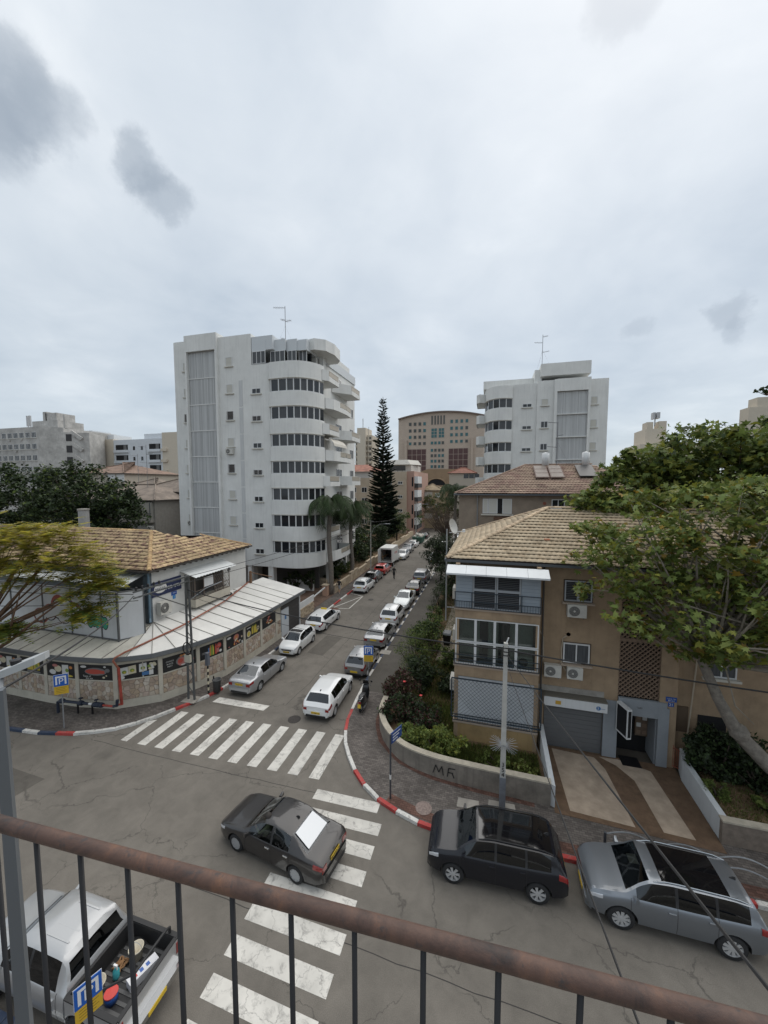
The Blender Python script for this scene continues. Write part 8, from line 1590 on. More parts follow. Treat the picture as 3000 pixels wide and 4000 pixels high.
# load in the bed (things of their own)
def bedp(x, y): return (-10.45-x+.2, 6.62-y)
def bucket(x, y, z, r, h, m, label, mi=None):
    q = bedp(x, y); t = thing('bucket', label, 'bucket', (q[0], q[1], z), 0)
    part('shell', MB().lathe([(r*.78, 0),(r, h),(r*1.06, h),(r*1.06, h-.03),(r, h-.03),(r*.95, h-.02),(r*.74, .02),(.001, .02)], n=18), m, t, False, True)
    part('handle', MB().tube([(r*cos(a)*1.02, r*.25*sin(a), h+.06*sin(a)) for a in [pi*k/8 for k in range(9)]], .006, 5), CHR, t, False); return t
CRM = mat('cream_plastic', (.60, .55, .44), .5); RDP = mat('red_plastic', (.55, .04, .03), .4); BLP = mat('blue_plastic', (.03, .10, .35), .4); TEA = mat('teal_plastic', (.06, .36, .40), .4)
bucket(-1.15, .38, .66, .19, .30, CRM, 'cream bucket nearest the cab in the pickup bed'); bucket(-1.45, -.45, .66, .17, .3, CRM, 'cream bucket lying against the far side of the pickup bed')
t = thing('paint_tin', 'blue tin with red lid in the pickup bed', 'tin', (*bedp(-1.62, .38), .66)); part('body', MB().lathe([(.14,0),(.14,.2)], n=16), BLP, t, False, True); part('lid', MB().lathe([(.15,.2),(.15,.225),(.001,.23)], n=16), RDP, t, False)
t = thing('spray_bottle', 'teal spray bottle standing in the pickup bed', 'bottle', (*bedp(-1.33, .02), .66)); part('body', MB().lathe([(.07,0),(.08,.05),(.075,.2),(.03,.28),(.03,.31)], n=12), TEA, t, False, True); part('trigger', MB().box(-.06,.05,-.02,.02,.31,.36).box(.02,.05,-.015,.015,.24,.31), SIGNW, t, False)
t = thing('carton', 'long white carton with blue and red marks in the pickup bed', 'carton', (*bedp(-1.95, -.2), .665), radians(72)); part('box', MB().box(-.34,.34,-.11,.11,0,.2), mat('white_card', (.66,.66,.68), .7), t, False)
for k, c in enumerate((RDP, BLP, BLP)): part('printed_mark', MB().box(-.22+k*.15, -.14+k*.15, -.05, .05, .2, .202), c, t, False)
single('rope_heap', MB().tube([(bedp(-1.2,-.2)[0]+.16*cos(a*1.7)*(.5+.5*((a*7) % 1)), bedp(-1.2,-.2)[1]+.14*sin(a*2.3), .69+.03*(a % 1)) for a in [k*.35 for k in range(60)]], .018, 5), mat('rope_brown', (.24, .13, .06), .9, var=.4, vs=20), 'tangled brown rope heap in the pickup bed', 'rope', smooth=True)
# box truck with its rear door open
tk = thing('box_truck', 'small white box truck with open dark rear and red lettering', 'truck', (-15.75, 60.2, 0)); TX, TY = -15.75, 60.2
WT = mat('truck_white', (.62, .62, .60), .5, var=.06, vs=2, dirt=.25)
x0, x1, y0, y1, z0, z1 = TX-1.05, TX+1.05, TY-2.6, TY+1.2, .75, 3.0
part('cargo_box', MB().box(x0, x0+.06, y0, y1, z0, z1).box(x1-.06, x1, y0, y1, z0, z1).box(x0+.06, x1-.06, y1-.06, y1, z0, z1).box(x0+.06, x1-.06, y0, y1-.06, z0, z0+.08).box(x0-.01, x1+.01, y0-.01, y1+.01, z1, z1+.06), WT, tk)
part('door_frame', MB().box(x0, x0+.16, y0-.03, y0+.03, z0, z1).box(x1-.16, x1, y0-.03, y0+.03, z0, z1).box(x0+.16, x1-.16, y0-.03, y0+.03, z1-.18, z1), WT, tk)
part('rear_door', MB().box(x0-.04, x0-.0, y0-.95, y0-.03, z0, z1-.05), WT, tk)
part('inner_lining', MB().box(x0+.07, x1-.07, y1-.12, y1-.07, z0+.1, z1-.02), TRIM, tk)
part('chassis', MB().box(TX-.42, TX+.42, y0+.1, TY+2.9, .45, .72).box(x0, x1, y0-.06, y0+.06, .50, .66), TRIM, tk)
cb = MB(); pts = [(1.25,.45),(3.0,.45),(3.05,1.0),(2.85,1.35),(2.35,2.2),(1.25,2.25)]
cb.add([(TX-.93, TY+a, z) for a, z in pts]+[(TX+.93, TY+a, z) for a, z in pts], [tuple(range(6)), tuple(reversed(range(6, 12)))]+[(i, 6+i, 6+(i+1) % 6, (i+1) % 6) for i in range(6)]); part('cab', cb, WT, tk)
part('cab_window', MB().box(TX+.925, TX+.94, TY+1.45, TY+2.35, 1.35, 2.0), CGD, tk)
for yy in (TY-1.6, TY+2.2):
    for s in (-1, 1):
        w_ = obj('wheel', wheel_meshes(.34, 6, True)[0], tk, (s*.88, yy-TY, .34), (0, 0, 0 if s > 0 else pi)); w_.rotation_euler = (0, 0, pi/2 if s > 0 else -pi/2); obj('rim', wheel_meshes(.34, 6, True)[1], w_)
for s in (-1, 1): part('tail_light', MB().box(TX+s*.9-.09, TX+s*.9+.09, y0-.08, y0-.05, .52, .64), LRED, tk)
lettering('שירותי', .62, mat('red_lettering', (.45, .03, .03), .5), tk, (x1+.004, TY-.4, 2.05), (0, 1, 0), (0, 0, 1), rtl=True)
part('shelf', MB().box(x0+.1, x0+.55, y0+.6, y1-.2, 1.4, 1.45).bar((x0+.5, y0+.4, .85), (x0+.2, y0+.5, 2.2), .06), mat('plywood', (.3, .2, .11), .8), tk)
# motor scooter
sx, sy = -6.95, 20.45
sk = thing('motor_scooter', 'black motor scooter with top box rack standing on the corner pavement', 'scooter', (sx, sy, .13), radians(93)); SKB = mat('scooter_black', (.012, .012, .013), .35, coat=.6); SKG = mat('scooter_grey', (.05, .05, .052), .5)
for x, nm in ((.66, 0), (-.66, 1)):
    ty = MB().lathe([(.16,-.06),(.235,-.055),(.255,-.02),(.255,.02),(.235,.055),(.16,.06)], n=20, axis='y', cap=False); wo_ = part('wheel', ty, TYRE, sk, False, True); wo_.location = (x, 0, .255)
    rm = MB().lathe([(.165,-.03),(.165,.03)], n=16, axis='y', cap=False)
    for k in range(5): rm.bar((0,0,0), (.16*cos(k*1.2566), 0, .16*sin(k*1.2566)), .03, .04)
    part('rim', rm, RIMD, wo_, False)
def loft(secs, mb=None):   # secs: list of (x, halfwidth, zlow, zhigh)
    mb = mb or MB(); vs = []
    for x, w, a, b in secs: vs += [(x,-w*.8,a),(x,-w,(a+b)/2),(x,-w*.7,b),(x,w*.7,b),(x,w,(a+b)/2),(x,w*.8,a)]
    n = 6; fs = [tuple(range(n)), tuple(reversed(range((len(secs)-1)*n, len(secs)*n)))]
    for i in range(len(secs)-1):
        for k in range(n): a, b = i*n+k, i*n+(k+1) % n; fs.append((a, a+n, b+n, b))
    return mb.add(vs, fs)
auto_smooth(part('body', loft([(-.92,.05,.62,.74),(-.8,.14,.52,.80),(-.5,.19,.40,.80),(-.15,.2,.28,.76),(0,.2,.22,.42),(.30,.2,.20,.34),(.38,.17,.24,.6)]), SKB, sk, False), 40)
auto_smooth(part('front_shield', loft([(.36,.22,.25,.80),(.44,.24,.34,1.0),(.54,.19,.45,1.05),(.64,.08,.55,.90)]), SKB, sk, False), 40)
part('seat', loft([(-.82,.10,.80,.88),(-.55,.16,.80,.93),(-.25,.16,.77,.87),(.02,.12,.72,.80)]), SKG, sk, False, True)
part('front_mudguard', loft([(.40,.07,.42,.52),(.58,.075,.50,.56),(.76,.07,.47,.53),(.90,.05,.36,.42)]), SKB, sk, False)
part('fork', MB().tube([(.66,-.09,.26),(.52,-.08,.75)], .025, 6).tube([(.66,.09,.26),(.52,.08,.75)], .025, 6), CHR, sk, False)
part('handlebar', MB().tube([(.38,-.36,1.05),(.44,-.15,1.08),(.44,.15,1.08),(.38,.36,1.05)], .018, 6), SKG, sk, False)
for s in (-1, 1):
    part('mirror', MB().tube([(.40,s*.28,1.06),(.42,s*.34,1.25)], .008, 5).lathe([(.001,-.012),(.065,-.012),(.065,.012),(.001,.012)], (.42,s*.36,1.29), 10, 'x'), SKB, sk, False)
part('windscreen', MB().hexa([(.50,-.2,1.03),(.51,-.2,1.03),(.51,.2,1.03),(.50,.2,1.03),(.36,-.15,1.36),(.37,-.15,1.36),(.37,.15,1.36),(.36,.15,1.36)]), CGL, sk, False)
part('headlight', MB().lathe([(.09,0),(.07,.03),(.001,.04)], (.60,0,.86), 10, 'x'), LCLR, sk, False); part('tail_light', MB().box(-.945,-.90,-.09,.09,.64,.70), LRED, sk, False)
part('number_plate', MB().hexa([(-1.0,-.09,.40),(-.985,-.09,.40),(-.985,.09,.40),(-1.0,.09,.40),(-.96,-.09,.60),(-.945,-.09,.60),(-.945,.09,.60),(-.96,.09,.60)]), PLY, sk, False)
part('rack', MB().tube([(-.7,-.12,.9),(-1.0,-.1,.93),(-1.0,.1,.93),(-.7,.12,.9)], .012, 5), CHR, sk, False)
part('exhaust', MB().tube([(-.1,-.19,.26),(-.45,-.22,.27),(-.9,-.22,.36)], [.025,.06,.06], 8), SKG, sk, False); part('stand', MB().tube([(-.05,.12,.25),(-.1,.26,.0)], .014, 5), CHR, sk, False)
# skip full of rubble far down the street
q = (-15.3, 84.0); sp = thing('skip', 'dark green rubble skip at the far end of the left row', 'skip', (q[0], q[1], 0)); SKM = mat('skip_green', (.06, .13, .10), .7, var=.25, vs=2)
part('shell', MB().hexa([(q[0]-.9,q[1]-1.6,.15),(q[0]+.9,q[1]-1.6,.15),(q[0]+.9,q[1]+1.6,.15),(q[0]-.9,q[1]+1.6,.15),(q[0]-1.1,q[1]-2.2,1.5),(q[0]+1.1,q[1]-2.2,1.5),(q[0]+1.1,q[1]+2.2,1.5),(q[0]-1.1,q[1]+2.2,1.5)]), SKM, sp)
for k in range(5): part('rib', MB().bar((q[0]+.93,q[1]-1.4+k*.7,.2),(q[0]+1.14,q[1]-1.9+k*.95,1.5), .08, .06), SKM, sp)
rb = MB()
for k in range(26):
    c = Vector((q[0]+random.uniform(-.8,.8), q[1]+random.uniform(-1.8,1.8), 1.5+random.uniform(0,.35))); n0 = len(rb.v); s = random.uniform(.15,.4); rb.box(-s,s,-s*.7,s*.7,-.12,.12); rb.xf(Matrix.Translation(c) @ Matrix.Rotation(random.uniform(0,3),4,'Z') @ Matrix.Rotation(random.uniform(-.6,.6),4,'X'), n0)
o = part('rubble', rb, mat('rubble', (.42,.40,.36), .9, var=.3, vs=3), sp); o['kind'] = 'stuff'
# ------------------------------------------------------------------ poles, signs, wires, people, balcony railing
GALV = mat('galvanised', (.28,.295,.31), .5, .5, var=.15, vs=6); CONP = mat('pole_concrete', (.42,.41,.38), .85, var=.1, vs=4); BLUE = mat('sign_blue', (.012,.10,.42), .35); YEL = mat('sign_yellow', (.56,.36,.03), .4); WHS = mat('sign_white_paint', (.68,.69,.70), .4)
def p_sign(label, x, y, zb, zt, face, s=.62, z0=.13):
    t = thing('parking_sign', label, 'sign', (x,y,z0), face); part('pole', MB().tube([(0,.04,0),(0,.04,zt-z0-.02)], .032, 8), GALV, t, False); h = s; a = zt-z0-h; yl = MB().box(-s/2,s/2,-.004,.012,a-h*.72,a-.01); bl = MB().box(-s/2,s/2,-.008,.008,a,a+h)
    b = part('blue_plate', bl, BLUE, t, False); w = MB(); w.box(-s*.38,s*.38,-.0125,-.009,a+h*.74,a+h*.88); w.box(-s*.38,-s*.26,-.0125,-.009,a+h*.14,a+h*.74); w.box(s*.26,s*.38,-.0125,-.009,a+h*.14,a+h*.74); part('arch_mark', w, WHS, b, False)
    me = text_mesh('P', s*.75, .001); me.materials.clear(); me.materials.append(WHS); me.transform(Matrix(((1,0,0,0),(0,0,-1,-.011),(0,1,0,a+h*.40),(0,0,0,1)))); part('letter', me, WHS, b, False)
    y_ = part('yellow_plate', yl, YEL, t, False)
    for k in range(4): part('text_line', MB().box(-s*.36,s*(.36-.1*(k % 2)),-.006,-.0045,a-h*.16-k*h*.14,a-h*.13-k*h*.14), mat('text_brown', (.20,.12,.02), .6), y_, False)
    part('edge', MB().box(-s/2-.012,s/2+.012,.0085,.014,a-.012,a+h+.012), WHS, t, False); return t
q = PG(250,2845,.13); p_sign('blue and yellow parking sign before the corner shop', q.x, q.y, 1.4, PA(235,2635,q.y).z, radians(38)); q = PG(1420,2660,.13); p_sign('blue and yellow parking sign behind the scooter', q.x+.35, q.y, 1.5, PA(1412,2520,q.y).z, radians(10))
p_sign('blue and yellow parking sign seen through the railing bars', -7.75, 5.15, 1.9, 3.05, radians(66), .46)
q = PG(1525,3120,.13); sn = thing('street_name_sign', 'blue street name sign on a dark post at the corner', 'sign', (q.x,q.y,.13)); zt = PA(1545,2870,q.y).z; part('post', MB().tube([(q.x,q.y,.1),(q.x,q.y,zt-.02)], .04, 8), mat('post_dark', (.06,.065,.075), .5, .3), sn); f = Fr((q.x,q.y),(.42,1)); f.n = Vector((1,-.42,0)).normalized(); part('plate', f.box(MB(), .03, .78, zt-.48, zt, -.012, .012), mat('plate_blue', (.02,.06,.22), .4), sn)
for k in range(3): part('text_line', f.box(MB(), .14, .68-.1*k, zt-.15-.12*k, zt-.11-.12*k, .012, .015), WHS, sn)
part('sticker', MB().tube([(q.x,q.y,1.0),(q.x,q.y,1.2)], .042, 8), P_WHT, sn)
# numbered concrete pole with bird spikes
PX, PY = .72, 15.17; ptop = PA(1985,2512,PY).z; up = thing('utility_pole', 'square pale utility pole with number 354 and spike ring beside the garden wall', 'pole', (PX,PY,.13)); part('shaft', MB().hexa([(PX-.11,PY-.11,.1),(PX+.11,PY-.11,.1),(PX+.11,PY+.11,.1),(PX-.11,PY+.11,.1),(PX-.075,PY-.075,ptop),(PX+.075,PY-.075,ptop),(PX+.075,PY+.075,ptop),(PX-.075,PY+.075,ptop)]), CONP, up); part('painted_foot', MB().box(PX-.118,PX+.118,PY-.118,PY+.118,.1,1.5), mat('foot_grey', (.16,.17,.19), .7, var=.2, vs=4), up)
for k, ch in enumerate('354'): lettering(ch, .24, PLT, up, (PX,PY-.122,2.05-.21*k), (1,0,0), (0,0,1))
for k in range(26): a = 2*pi*k/26; part('spike', MB().tube([(PX+.08*cos(a),PY+.08*sin(a),2.85),(PX+.55*cos(a),PY+.55*sin(a),2.83+.1*sin(3*a))], [.012,.006], 4), GALV, up)
for z in (.2,.35,.5): part('cable_clamp', MB().box(PX-.10,PX+.10,PY-.10,PY+.10,ptop-z,ptop-z+.03), BLKM, up)
part('top_bracket', MB().bar((PX,PY,ptop-.05),(PX+.1,PY,ptop+.22), .04, .04), WHM, up)
# lattice pole at the shop corner
UX, UY = -17.25, 18.2; utop = PA(737,2247,UY).z; lp = thing('utility_pole', 'dark steel lattice pole with crossarm at the shop corner', 'pole', (UX,UY,.13)); STL = mat('pole_steel', (.11,.115,.115), .6, .4, var=.2, vs=5)
for dx, dy in ((-.17,0),(.17,.02)): part('leg', MB().bar((UX+dx*1.25,UY+dy,.1),(UX+dx*.5,UY+dy,utop), .12, .07), STL, lp)
for k in range(11): z = .5+k*.58; s = 1 if k % 2 else -1; part('brace', MB().bar((UX-.18*s,UY,z),(UX+.18*s,UY,z+.5), .04, .03), STL, lp)
e = PG(520,2318,utop-.15); part('crossarm', MB().bar((UX+.1,UY,utop-.05),(e.x,e.y,utop-.1), .07, .09).bar((UX+.1,UY,utop-.35),(e.x,e.y,utop-.42), .06, .07), STL, lp); part('stay', MB().bar((UX,UY,utop-1.9),(UX+(e.x-UX)*.75,UY+(e.y-UY)*.75,utop-.4), .05, .05), STL, lp); part('lamp_arm', MB().tube([(UX,UY,utop-1.6),(UX+.8,UY+.6,utop-.9),(UX+1.4,UY+1.3,utop-.6)], .025, 6), GALV, lp)
for k in range(5): f = .55+.1*k; part('insulator', MB().lathe([(.03,0),(.07,.05),(.05,.1),(.07,.15),(.02,.2)], (UX+(e.x-UX)*f,UY+(e.y-UY)*f,utop-.06), 8), BLKM, lp)
part('junction_box', MB().box(UX-.2,UX+.2,UY-.22,UY-.08,2.55,3.0), mat('notice_cream', (.42,.40,.33), .7), lp); part('cable_coil', MB().tube([(UX+.3*cos(a),UY-.18,3.4+.38*sin(a)) for a in [k*.45 for k in range(29)]], .03, 5), BLKM, lp)
# striped post, litter bin
x, y = PG(815,2708,.13).x, PG(815,2708,.13).y; st = thing('striped_post', 'black and cream striped post beside the litter bin', 'post', (x,y,.13))
for k in range(9): part('band', MB().tube([(x,y,.13+k*.2),(x,y,.33+k*.2)], .055, 10), BLKM if k % 2 == 0 else mat('cream_paint', (.55,.50,.36), .6), st)
part('signal_head', MB().box(x-.1,x+.1,y-.1,y+.1,1.95,2.75), mat('sign_back', (.10,.11,.13), .5), st)
x, y = PG(848,2700,.13).x, PG(848,2700,.13).y; lb_ = thing('litter_bin', 'dark grey litter bin at the pavement edge by the striped post', 'bin', (x,y,.13)); part('body', MB().lathe([(.21,.13),(.25,.85),(.27,.87),(.27,.93),(.23,.93),(.21,.7),(.001,.69)], (x,y,0), 16), mat('bin_charcoal', (.06,.062,.065), .6), lb_, smooth=True); part('tab', MB().box(x-.26,x-.2,y-.03,y+.03,.9,1.08), BLKM, lb_)
# hoop barriers on the right pavement
for i in range(3):
    x = 4.15+1.62*i; t = thing('hoop_barrier', ('leftmost','middle','rightmost')[i]+' grey double-hoop barrier behind the steel grey vehicle', 'barrier', (x+.78,14.12,.13), 0, 'hoop barriers on the right pavement')
    for dx in (0,1.5): part('post', MB().tube([(x+dx,14.12,.1),(x+dx,14.12,.98)], .045, 8), mat('barrier_dark', (.07,.08,.09), .5, .3), t)
    for h, z in ((.22,.92),(.2,.55)): part('hoop', MB().tube([(x+1.5*k/12,14.12,z+h*sin(pi*k/12)) for k in range(13)], .022, 6), GALV, t)
# street lamps
for x, y, h, lb in ((-17.0,53.5,7.9,'grey street lamp with curved arm at the limestone wall'),(-16.9,89,9.0,'far grey street lamp near the skip')):
    t = thing('street_lamp', lb, 'street lamp', (x,y,.13)); part('pole', MB().tube([(x,y,.1),(x,y,h)], [.1,.06], 8), CONP, t); part('arm', MB().tube([(x,y,h-2.3),(x+.5,y,h-1.2),(x+1.4,y,h-.6),(x+2.4,y,h-.5)], .035, 6), GALV, t); part('lamp_head', MB().box(x+2.3,x+3.0,y-.13,y+.13,h-.56,h-.46), GALV, t); part('crossbar', MB().bar((x-.5,y,h-.2),(x+.5,y,h-.2), .06, .06), GALV, t)
lx, ly = -4.92, 2.6; t = thing('street_lamp', 'near grey street lamp pole at the left edge with pale flat lamp head', 'street lamp', (lx,ly,.13)); part('pole', MB().tube([(lx,ly,.1),(lx,ly,7),(lx,ly,11.05)], [.115,.082,.06], 4), mat('lamp_pole_grey', (.15,.165,.18), .5, .4), t)
a, b = PG(-60,2660,11.0), PG(165,2570,11.25); d = (b-a); s = Vector((-d.y,d.x,0)).normalized()
part('arm', MB().tube([(lx,ly,10.7),(lx,ly,11.0),a+d*.25], .04, 6), GALV, t); hd = [a+d*.25-s*.07,a+d*.5-s*.12,a+d-s*.1,a+d*1.05,a+d+s*.1,a+d*.5+s*.12,a+d*.25+s*.07]; part('lamp_head', MB().prism([(p.x,p.y) for p in hd], [p.z-.03 for p in hd], [p.z+.05 for p in hd]), mat('lamp_white', (.40,.42,.43), .45), t); c = a+d*.55; part('photocell', MB().lathe([(.05,0),(.05,.05),(.001,.06)], (c.x,c.y,c.z+.05), 8), BLKM, t)
# wires
WIRE = mat('cable_black', (.012,.012,.013), .6)
def wire(label, p, q, sag, r=.018, n=16): p, q = Vector(p), Vector(q); single('cable', MB().tube([p+(q-p)*(k/n)-Vector((0,0,sag*4*(k/n)*(1-k/n))) for k in range(n+1)], r, 5), WIRE, label, 'cable')
U1 = Vector((UX,UY,utop-.9)); P1_ = Vector((PX,PY,ptop-.28)); E1 = Vector((e.x,e.y,utop-.3))
wire('thick black cable from the lattice pole across the street to pole 354', U1, P1_, .35, .03); wire('black cable from pole 354 to the right edge before the brown house', P1_, (24,16.2,5.9), .35, .03); wire('thin slack wire under the thick cable crossing the street', U1+Vector((0,0,-.3)), P1_+Vector((0,0,-.3)), .6, .01)
wire('thick service cable from pole 354 down to the right corner', P1_+Vector((.05,0,-.2)), (PA(3060,3890,2.0)-P1_)*1.22+P1_, .05, .011); wire('thin cable from pole 354 to the balcony below the railing', P1_+Vector((.02,0,-.5)), (PA(2560,4080,1.5)-P1_)*1.17+P1_, .05, .006); wire('upper wire from the lattice pole to the street lamp', U1+Vector((0,0,.8)), (-17.0,53.5,7.7), .35, .02); wire('lower wire from the lattice pole to the street lamp', U1+Vector((0,0,.45)), (-17.2,53.5,7.3), .5, .02)
wire('thick cable from the crossarm down to the lower left lamp pole', E1, PA(-60,2730,3.4), .25, .022); wire('upper cable from the crossarm to the left edge', E1+Vector((0,0,.1)), (-44,15.5,7.0), .5, .018); wire('lower cable from the crossarm to the left edge', E1+Vector((.3,0,-.2)), (-44,14.0,6.2), .7, .018); wire('short wire from the crossarm to the shop corner pier', E1, (-21.0,19.0,6.6), .3, .014); wire('wire from the street lamp along the far left pavement', (-17.0,53.5,7.6), (-16.9,89,8.6), 1.2, .02)
# people: one skinned body each, hair as child
SKIN_ = mat('skin', (.40,.25,.17), .6); HAIR = mat('hair_dark', (.03,.025,.022), .8); HAIRG = mat('hair_grey', (.30,.29,.28), .8)
def person(label, loc, rz, joints, edges, mats_by, hair, scale=1.0, zs=None):
    t = thing('person', label, 'person', loc, rz); me = bpy.data.meshes.new('body'); names = list(joints); me.from_pydata([joints[k][0] for k in names], [(names.index(a), names.index(b)) for a, b in edges], []); o = bpy.data.objects.new('body', me); COL.objects.link(o)
    md = o.modifiers.new('s', 'SKIN'); sv = me.skin_vertices[0].data
    for i, k in enumerate(names): sv[i].radius = (joints[k][1], joints[k][1]*(.75 if k in ('chest','belly','hip') else 1)); sv[i].use_root = k == 'hip'
    ss = o.modifiers.new('u', 'SUBSURF'); ss.levels = 2; ss.render_levels = 2; dg = bpy.context.evaluated_depsgraph_get(); m2 = bpy.data.meshes.new_from_object(o.evaluated_get(dg)); bpy.data.objects.remove(o); m2.materials.clear()
    ms = [m for _, m in mats_by]
    for m in ms: m2.materials.append(m)
    for p in m2.polygons:
        for i, (fn, m) in enumerate(mats_by):
            if fn(p.center): p.material_index = i; break
        p.use_smooth = True
    b = part('body', m2, None, t, False); hc = joints['head'][0]; h = MB().lathe([(.001,.155),(.07,.135),(.112,.06),(.115,.0),(.10,-.05)], (hc[0]-.015,hc[1],hc[2]+.03), 12); part('hair', h, hair, b, False, True)
    fc = MB().hexa([(hc[0]+.09,-.015,hc[2]-.03),(hc[0]+.125,-.012,hc[2]-.03),(hc[0]+.125,.012,hc[2]-.03),(hc[0]+.09,.015,hc[2]-.03),(hc[0]+.09,-.01,hc[2]+.03),(hc[0]+.10,-.008,hc[2]+.03),(hc[0]+.10,.008,hc[2]+.03),(hc[0]+.09,.01,hc[2]+.03)]); fc.v = [(x,y+hc[1],z) for x, y, z in fc.v]; part('nose', fc, SKIN_, b, False)
    return t
def walker(step, arm):
    J = {'hip':((0,0,.95),.15),'belly':((0,0,1.12),.145),'chest':((.0,0,1.34),.165),'neck':((.01,0,1.50),.055),'chin':((.03,0,1.58),.07),'head':((.03,0,1.68),.105)}; E = [('hip','belly'),('belly','chest'),('chest','neck'),('neck','chin'),('chin','head')]
    for s, n in ((1,'l'),(-1,'r')):
        d = step*s; J.update({'th'+n:((.02+d*.25,.10*s,.78),.10),'kn'+n:((.05+d*.45,.11*s,.50),.065),'an'+n:((d*.75-.02,.11*s,.10),.045),'to'+n:((d*.75+.15,.12*s,.04),.04),'sh'+n:((0,.20*s,1.42),.065),'el'+n:((-d*arm*.5-.03,.27*s,1.14),.048),'wr'+n:((-d*arm+.08,.26*s,.90),.035),'pa'+n:((-d*arm+.11,.255*s,.83),.036)}); E += [('hip','th'+n),('th'+n,'kn'+n),('kn'+n,'an'+n),('an'+n,'to'+n),('chest','sh'+n),('sh'+n,'el'+n),('el'+n,'wr'+n),('wr'+n,'pa'+n)]
        for k in range(5):
            y = .255*s+(k-1.5)*.018 if k < 4 else .255*s-.045*s; z = .755-.01*abs(k-1.5) if k < 4 else .80; J['f%d%s' % (k,n)] = ((-d*arm+.125+(.02 if k == 4 else 0),y,z),.010); E.append(('pa'+n,'f%d%s' % (k,n)))
    return J, E
BLC = mat('cloth_black', (.014,.014,.016), .9); J, E = walker(.22,.5)
person('man in black jacket and trousers walking up the middle of the street', (-12.68,50.6,0), UP, J, E, [(lambda c: c.z > 1.51 or (c.z < .87 and abs(c.y) > .2), SKIN_), (lambda c: True, BLC)], HAIRG)
J, E = walker(.3,.4); person('person in black top and grey shorts walking past the gate pillar', (-17.2,41.6,.14), UP, J, E, [(lambda c: c.z > 1.51 or (c.z < .87 and abs(c.y) > .2), SKIN_), (lambda c: c.z > .98, BLC), (lambda c: c.z > .52, mat('cloth_grey', (.32,.32,.33), .9)), (lambda c: c.z > .09, SKIN_), (lambda c: True, P_WHT)], HAIR)
J = {'hip':((0,0,.0),.15),'belly':((-.04,0,.17),.14),'chest':((-.09,0,.38),.155),'neck':((-.08,0,.53),.055),'chin':((-.05,0,.60),.07),'head':((-.05,0,.70),.10)}; E = [('hip','belly'),('belly','chest'),('chest','neck'),('neck','chin'),('chin','head')]
for s, n in ((1,'l'),(-1,'r')): J.update({'th'+n:((.25,.10*s,.03),.09),'kn'+n:((.45,.11*s,.02),.065),'an'+n:((.6,.11*s,-.2),.045),'sh'+n:((-.08,.19*s,.46),.06),'el'+n:((.12,.27*s,.27),.045),'wr'+n:((.34,.2*s,.36),.035),'pa'+n:((.41,.17*s,.40),.035)}); E += [('hip','th'+n),('th'+n,'kn'+n),('kn'+n,'an'+n),('chest','sh'+n),('sh'+n,'el'+n),('el'+n,'wr'+n),('wr'+n,'pa'+n)]
for s, n in ((1,'l'),(-1,'r')):
    for k in range(5): J['f%d%s' % (k,n)] = ((.46 if k < 4 else .42,.17*s+(.0 if k < 4 else -.04*s),.44-.018*k),.010); E.append(('pa'+n,'f%d%s' % (k,n)))
bpy.context.view_layer.update(); w = ds.matrix_world @ Vector((.30,.37,.63)); person('driver in a khaki green top seated in the dark saloon', w, ds.rotation_euler.z, J, E, [(lambda c: c.z > .545 or c.x > .30 and c.z > .3, SKIN_), (lambda c: c.z > .06, mat('cloth_khaki', (.20,.21,.13), .9)), (lambda c: True, BLC)], HAIR)
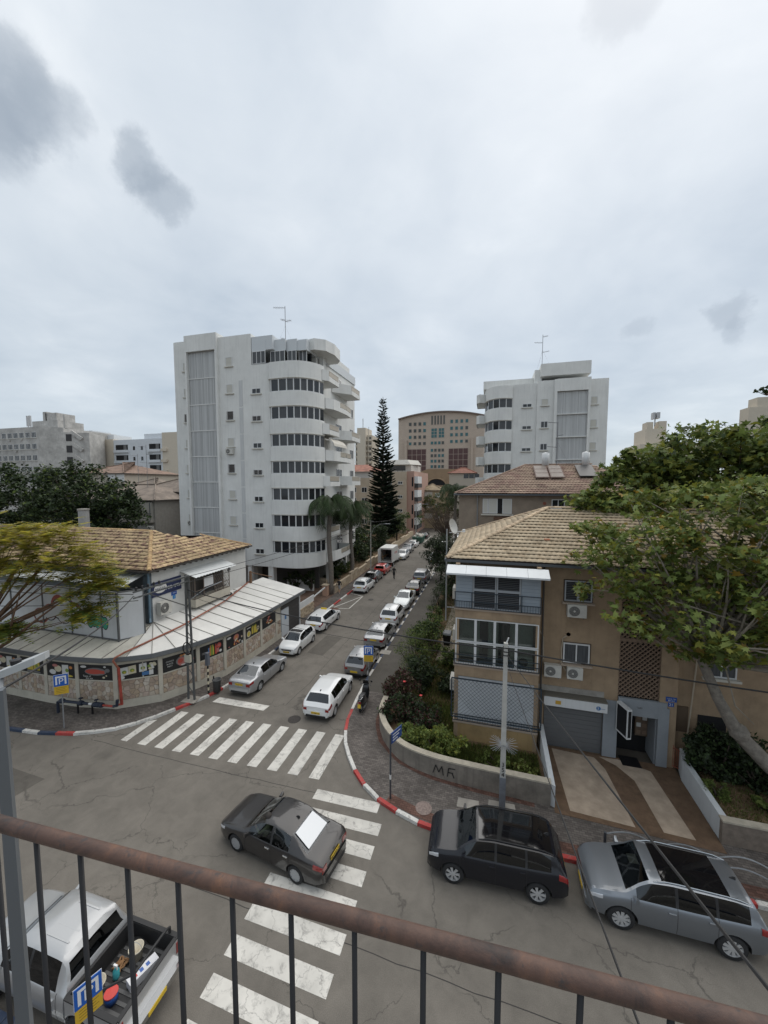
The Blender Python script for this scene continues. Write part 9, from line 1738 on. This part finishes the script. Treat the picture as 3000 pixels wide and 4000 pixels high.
# balcony railing in front of the camera
RY, RZ = .37, 12.692; rl = thing('balcony_railing', 'rusty round handrail with thin black uprights in the foreground', 'railing', (0,RY,11.6))
m = bpy.data.materials.new('rusty_handrail'); m.use_nodes = True; t_ = m.node_tree; b = t_.nodes['Principled BSDF']; b.inputs['Roughness'].default_value = .62; g = t_.nodes.new('ShaderNodeNewGeometry')
n1_ = N(t_, 'ShaderNodeTexNoise', Scale=15.0, Detail=10.0, Roughness=.75, Distortion=.6); Lk(t_, g.outputs['Position'], n1_.inputs['Vector']); c = ramp(t_, n1_.outputs[0], [(.30,(.018,.014,.013)),(.42,(.055,.031,.024)),(.56,(.095,.051,.036)),(.72,(.17,.078,.04))]).outputs[0]
n2_ = N(t_, 'ShaderNodeTexNoise', Scale=55.0, Detail=8.0, Roughness=.75); Lk(t_, g.outputs['Position'], n2_.inputs['Vector']); c = mixc(t_, ramp(t_, n2_.outputs[0], [(.56,0.0),(.66,.85)]).outputs[0], c, (.035,.03,.03)); mp_ = t_.nodes.new('ShaderNodeMapping'); mp_.inputs['Scale'].default_value = (3,40,40); Lk(t_, g.outputs['Position'], mp_.inputs[0])
n3_ = N(t_, 'ShaderNodeTexNoise', Scale=2.0, Detail=4.0); Lk(t_, mp_.outputs[0], n3_.inputs['Vector']); c = mixc(t_, ramp(t_, n3_.outputs[0], [(.70,0.0),(.73,.8)]).outputs[0], c, (.5,.46,.43)); Lk(t_, c, b.inputs['Base Color']); bp_ = t_.nodes.new('ShaderNodeBump'); bp_.inputs['Strength'].default_value = .6; bp_.inputs['Distance'].default_value = .002; Lk(t_, n2_.outputs[0], bp_.inputs['Height']); Lk(t_, bp_.outputs[0], b.inputs['Normal'])
RC = PG(1500,3622,RZ); RD_ = Vector((cos(radians(2.54)),sin(radians(2.54)),0)); ron = lambda s, z: (RC.x+RD_.x*s,RC.y+RD_.y*s,z)
rr_ = MB().tube([ron(-2.6+.1*k,RZ) for k in range(53)], .0098, 28); part('handrail', rr_, m, rl, smooth=True)
for k in range(30): x = -1.765+k*.0811-RC.x; part('upright', MB().tube([ron(x,11.62),ron(x,RZ-.01)], .0034, 8), BLKM, rl, smooth=True)
part('bottom_rail', MB().bar(ron(-2.6,11.7),ron(2.6,11.7), .03, .02), BLKM, rl); part('floor_slab', MB().box(-2.7,2.7,-1.2,.45,11.45,11.6), CONC, rl)
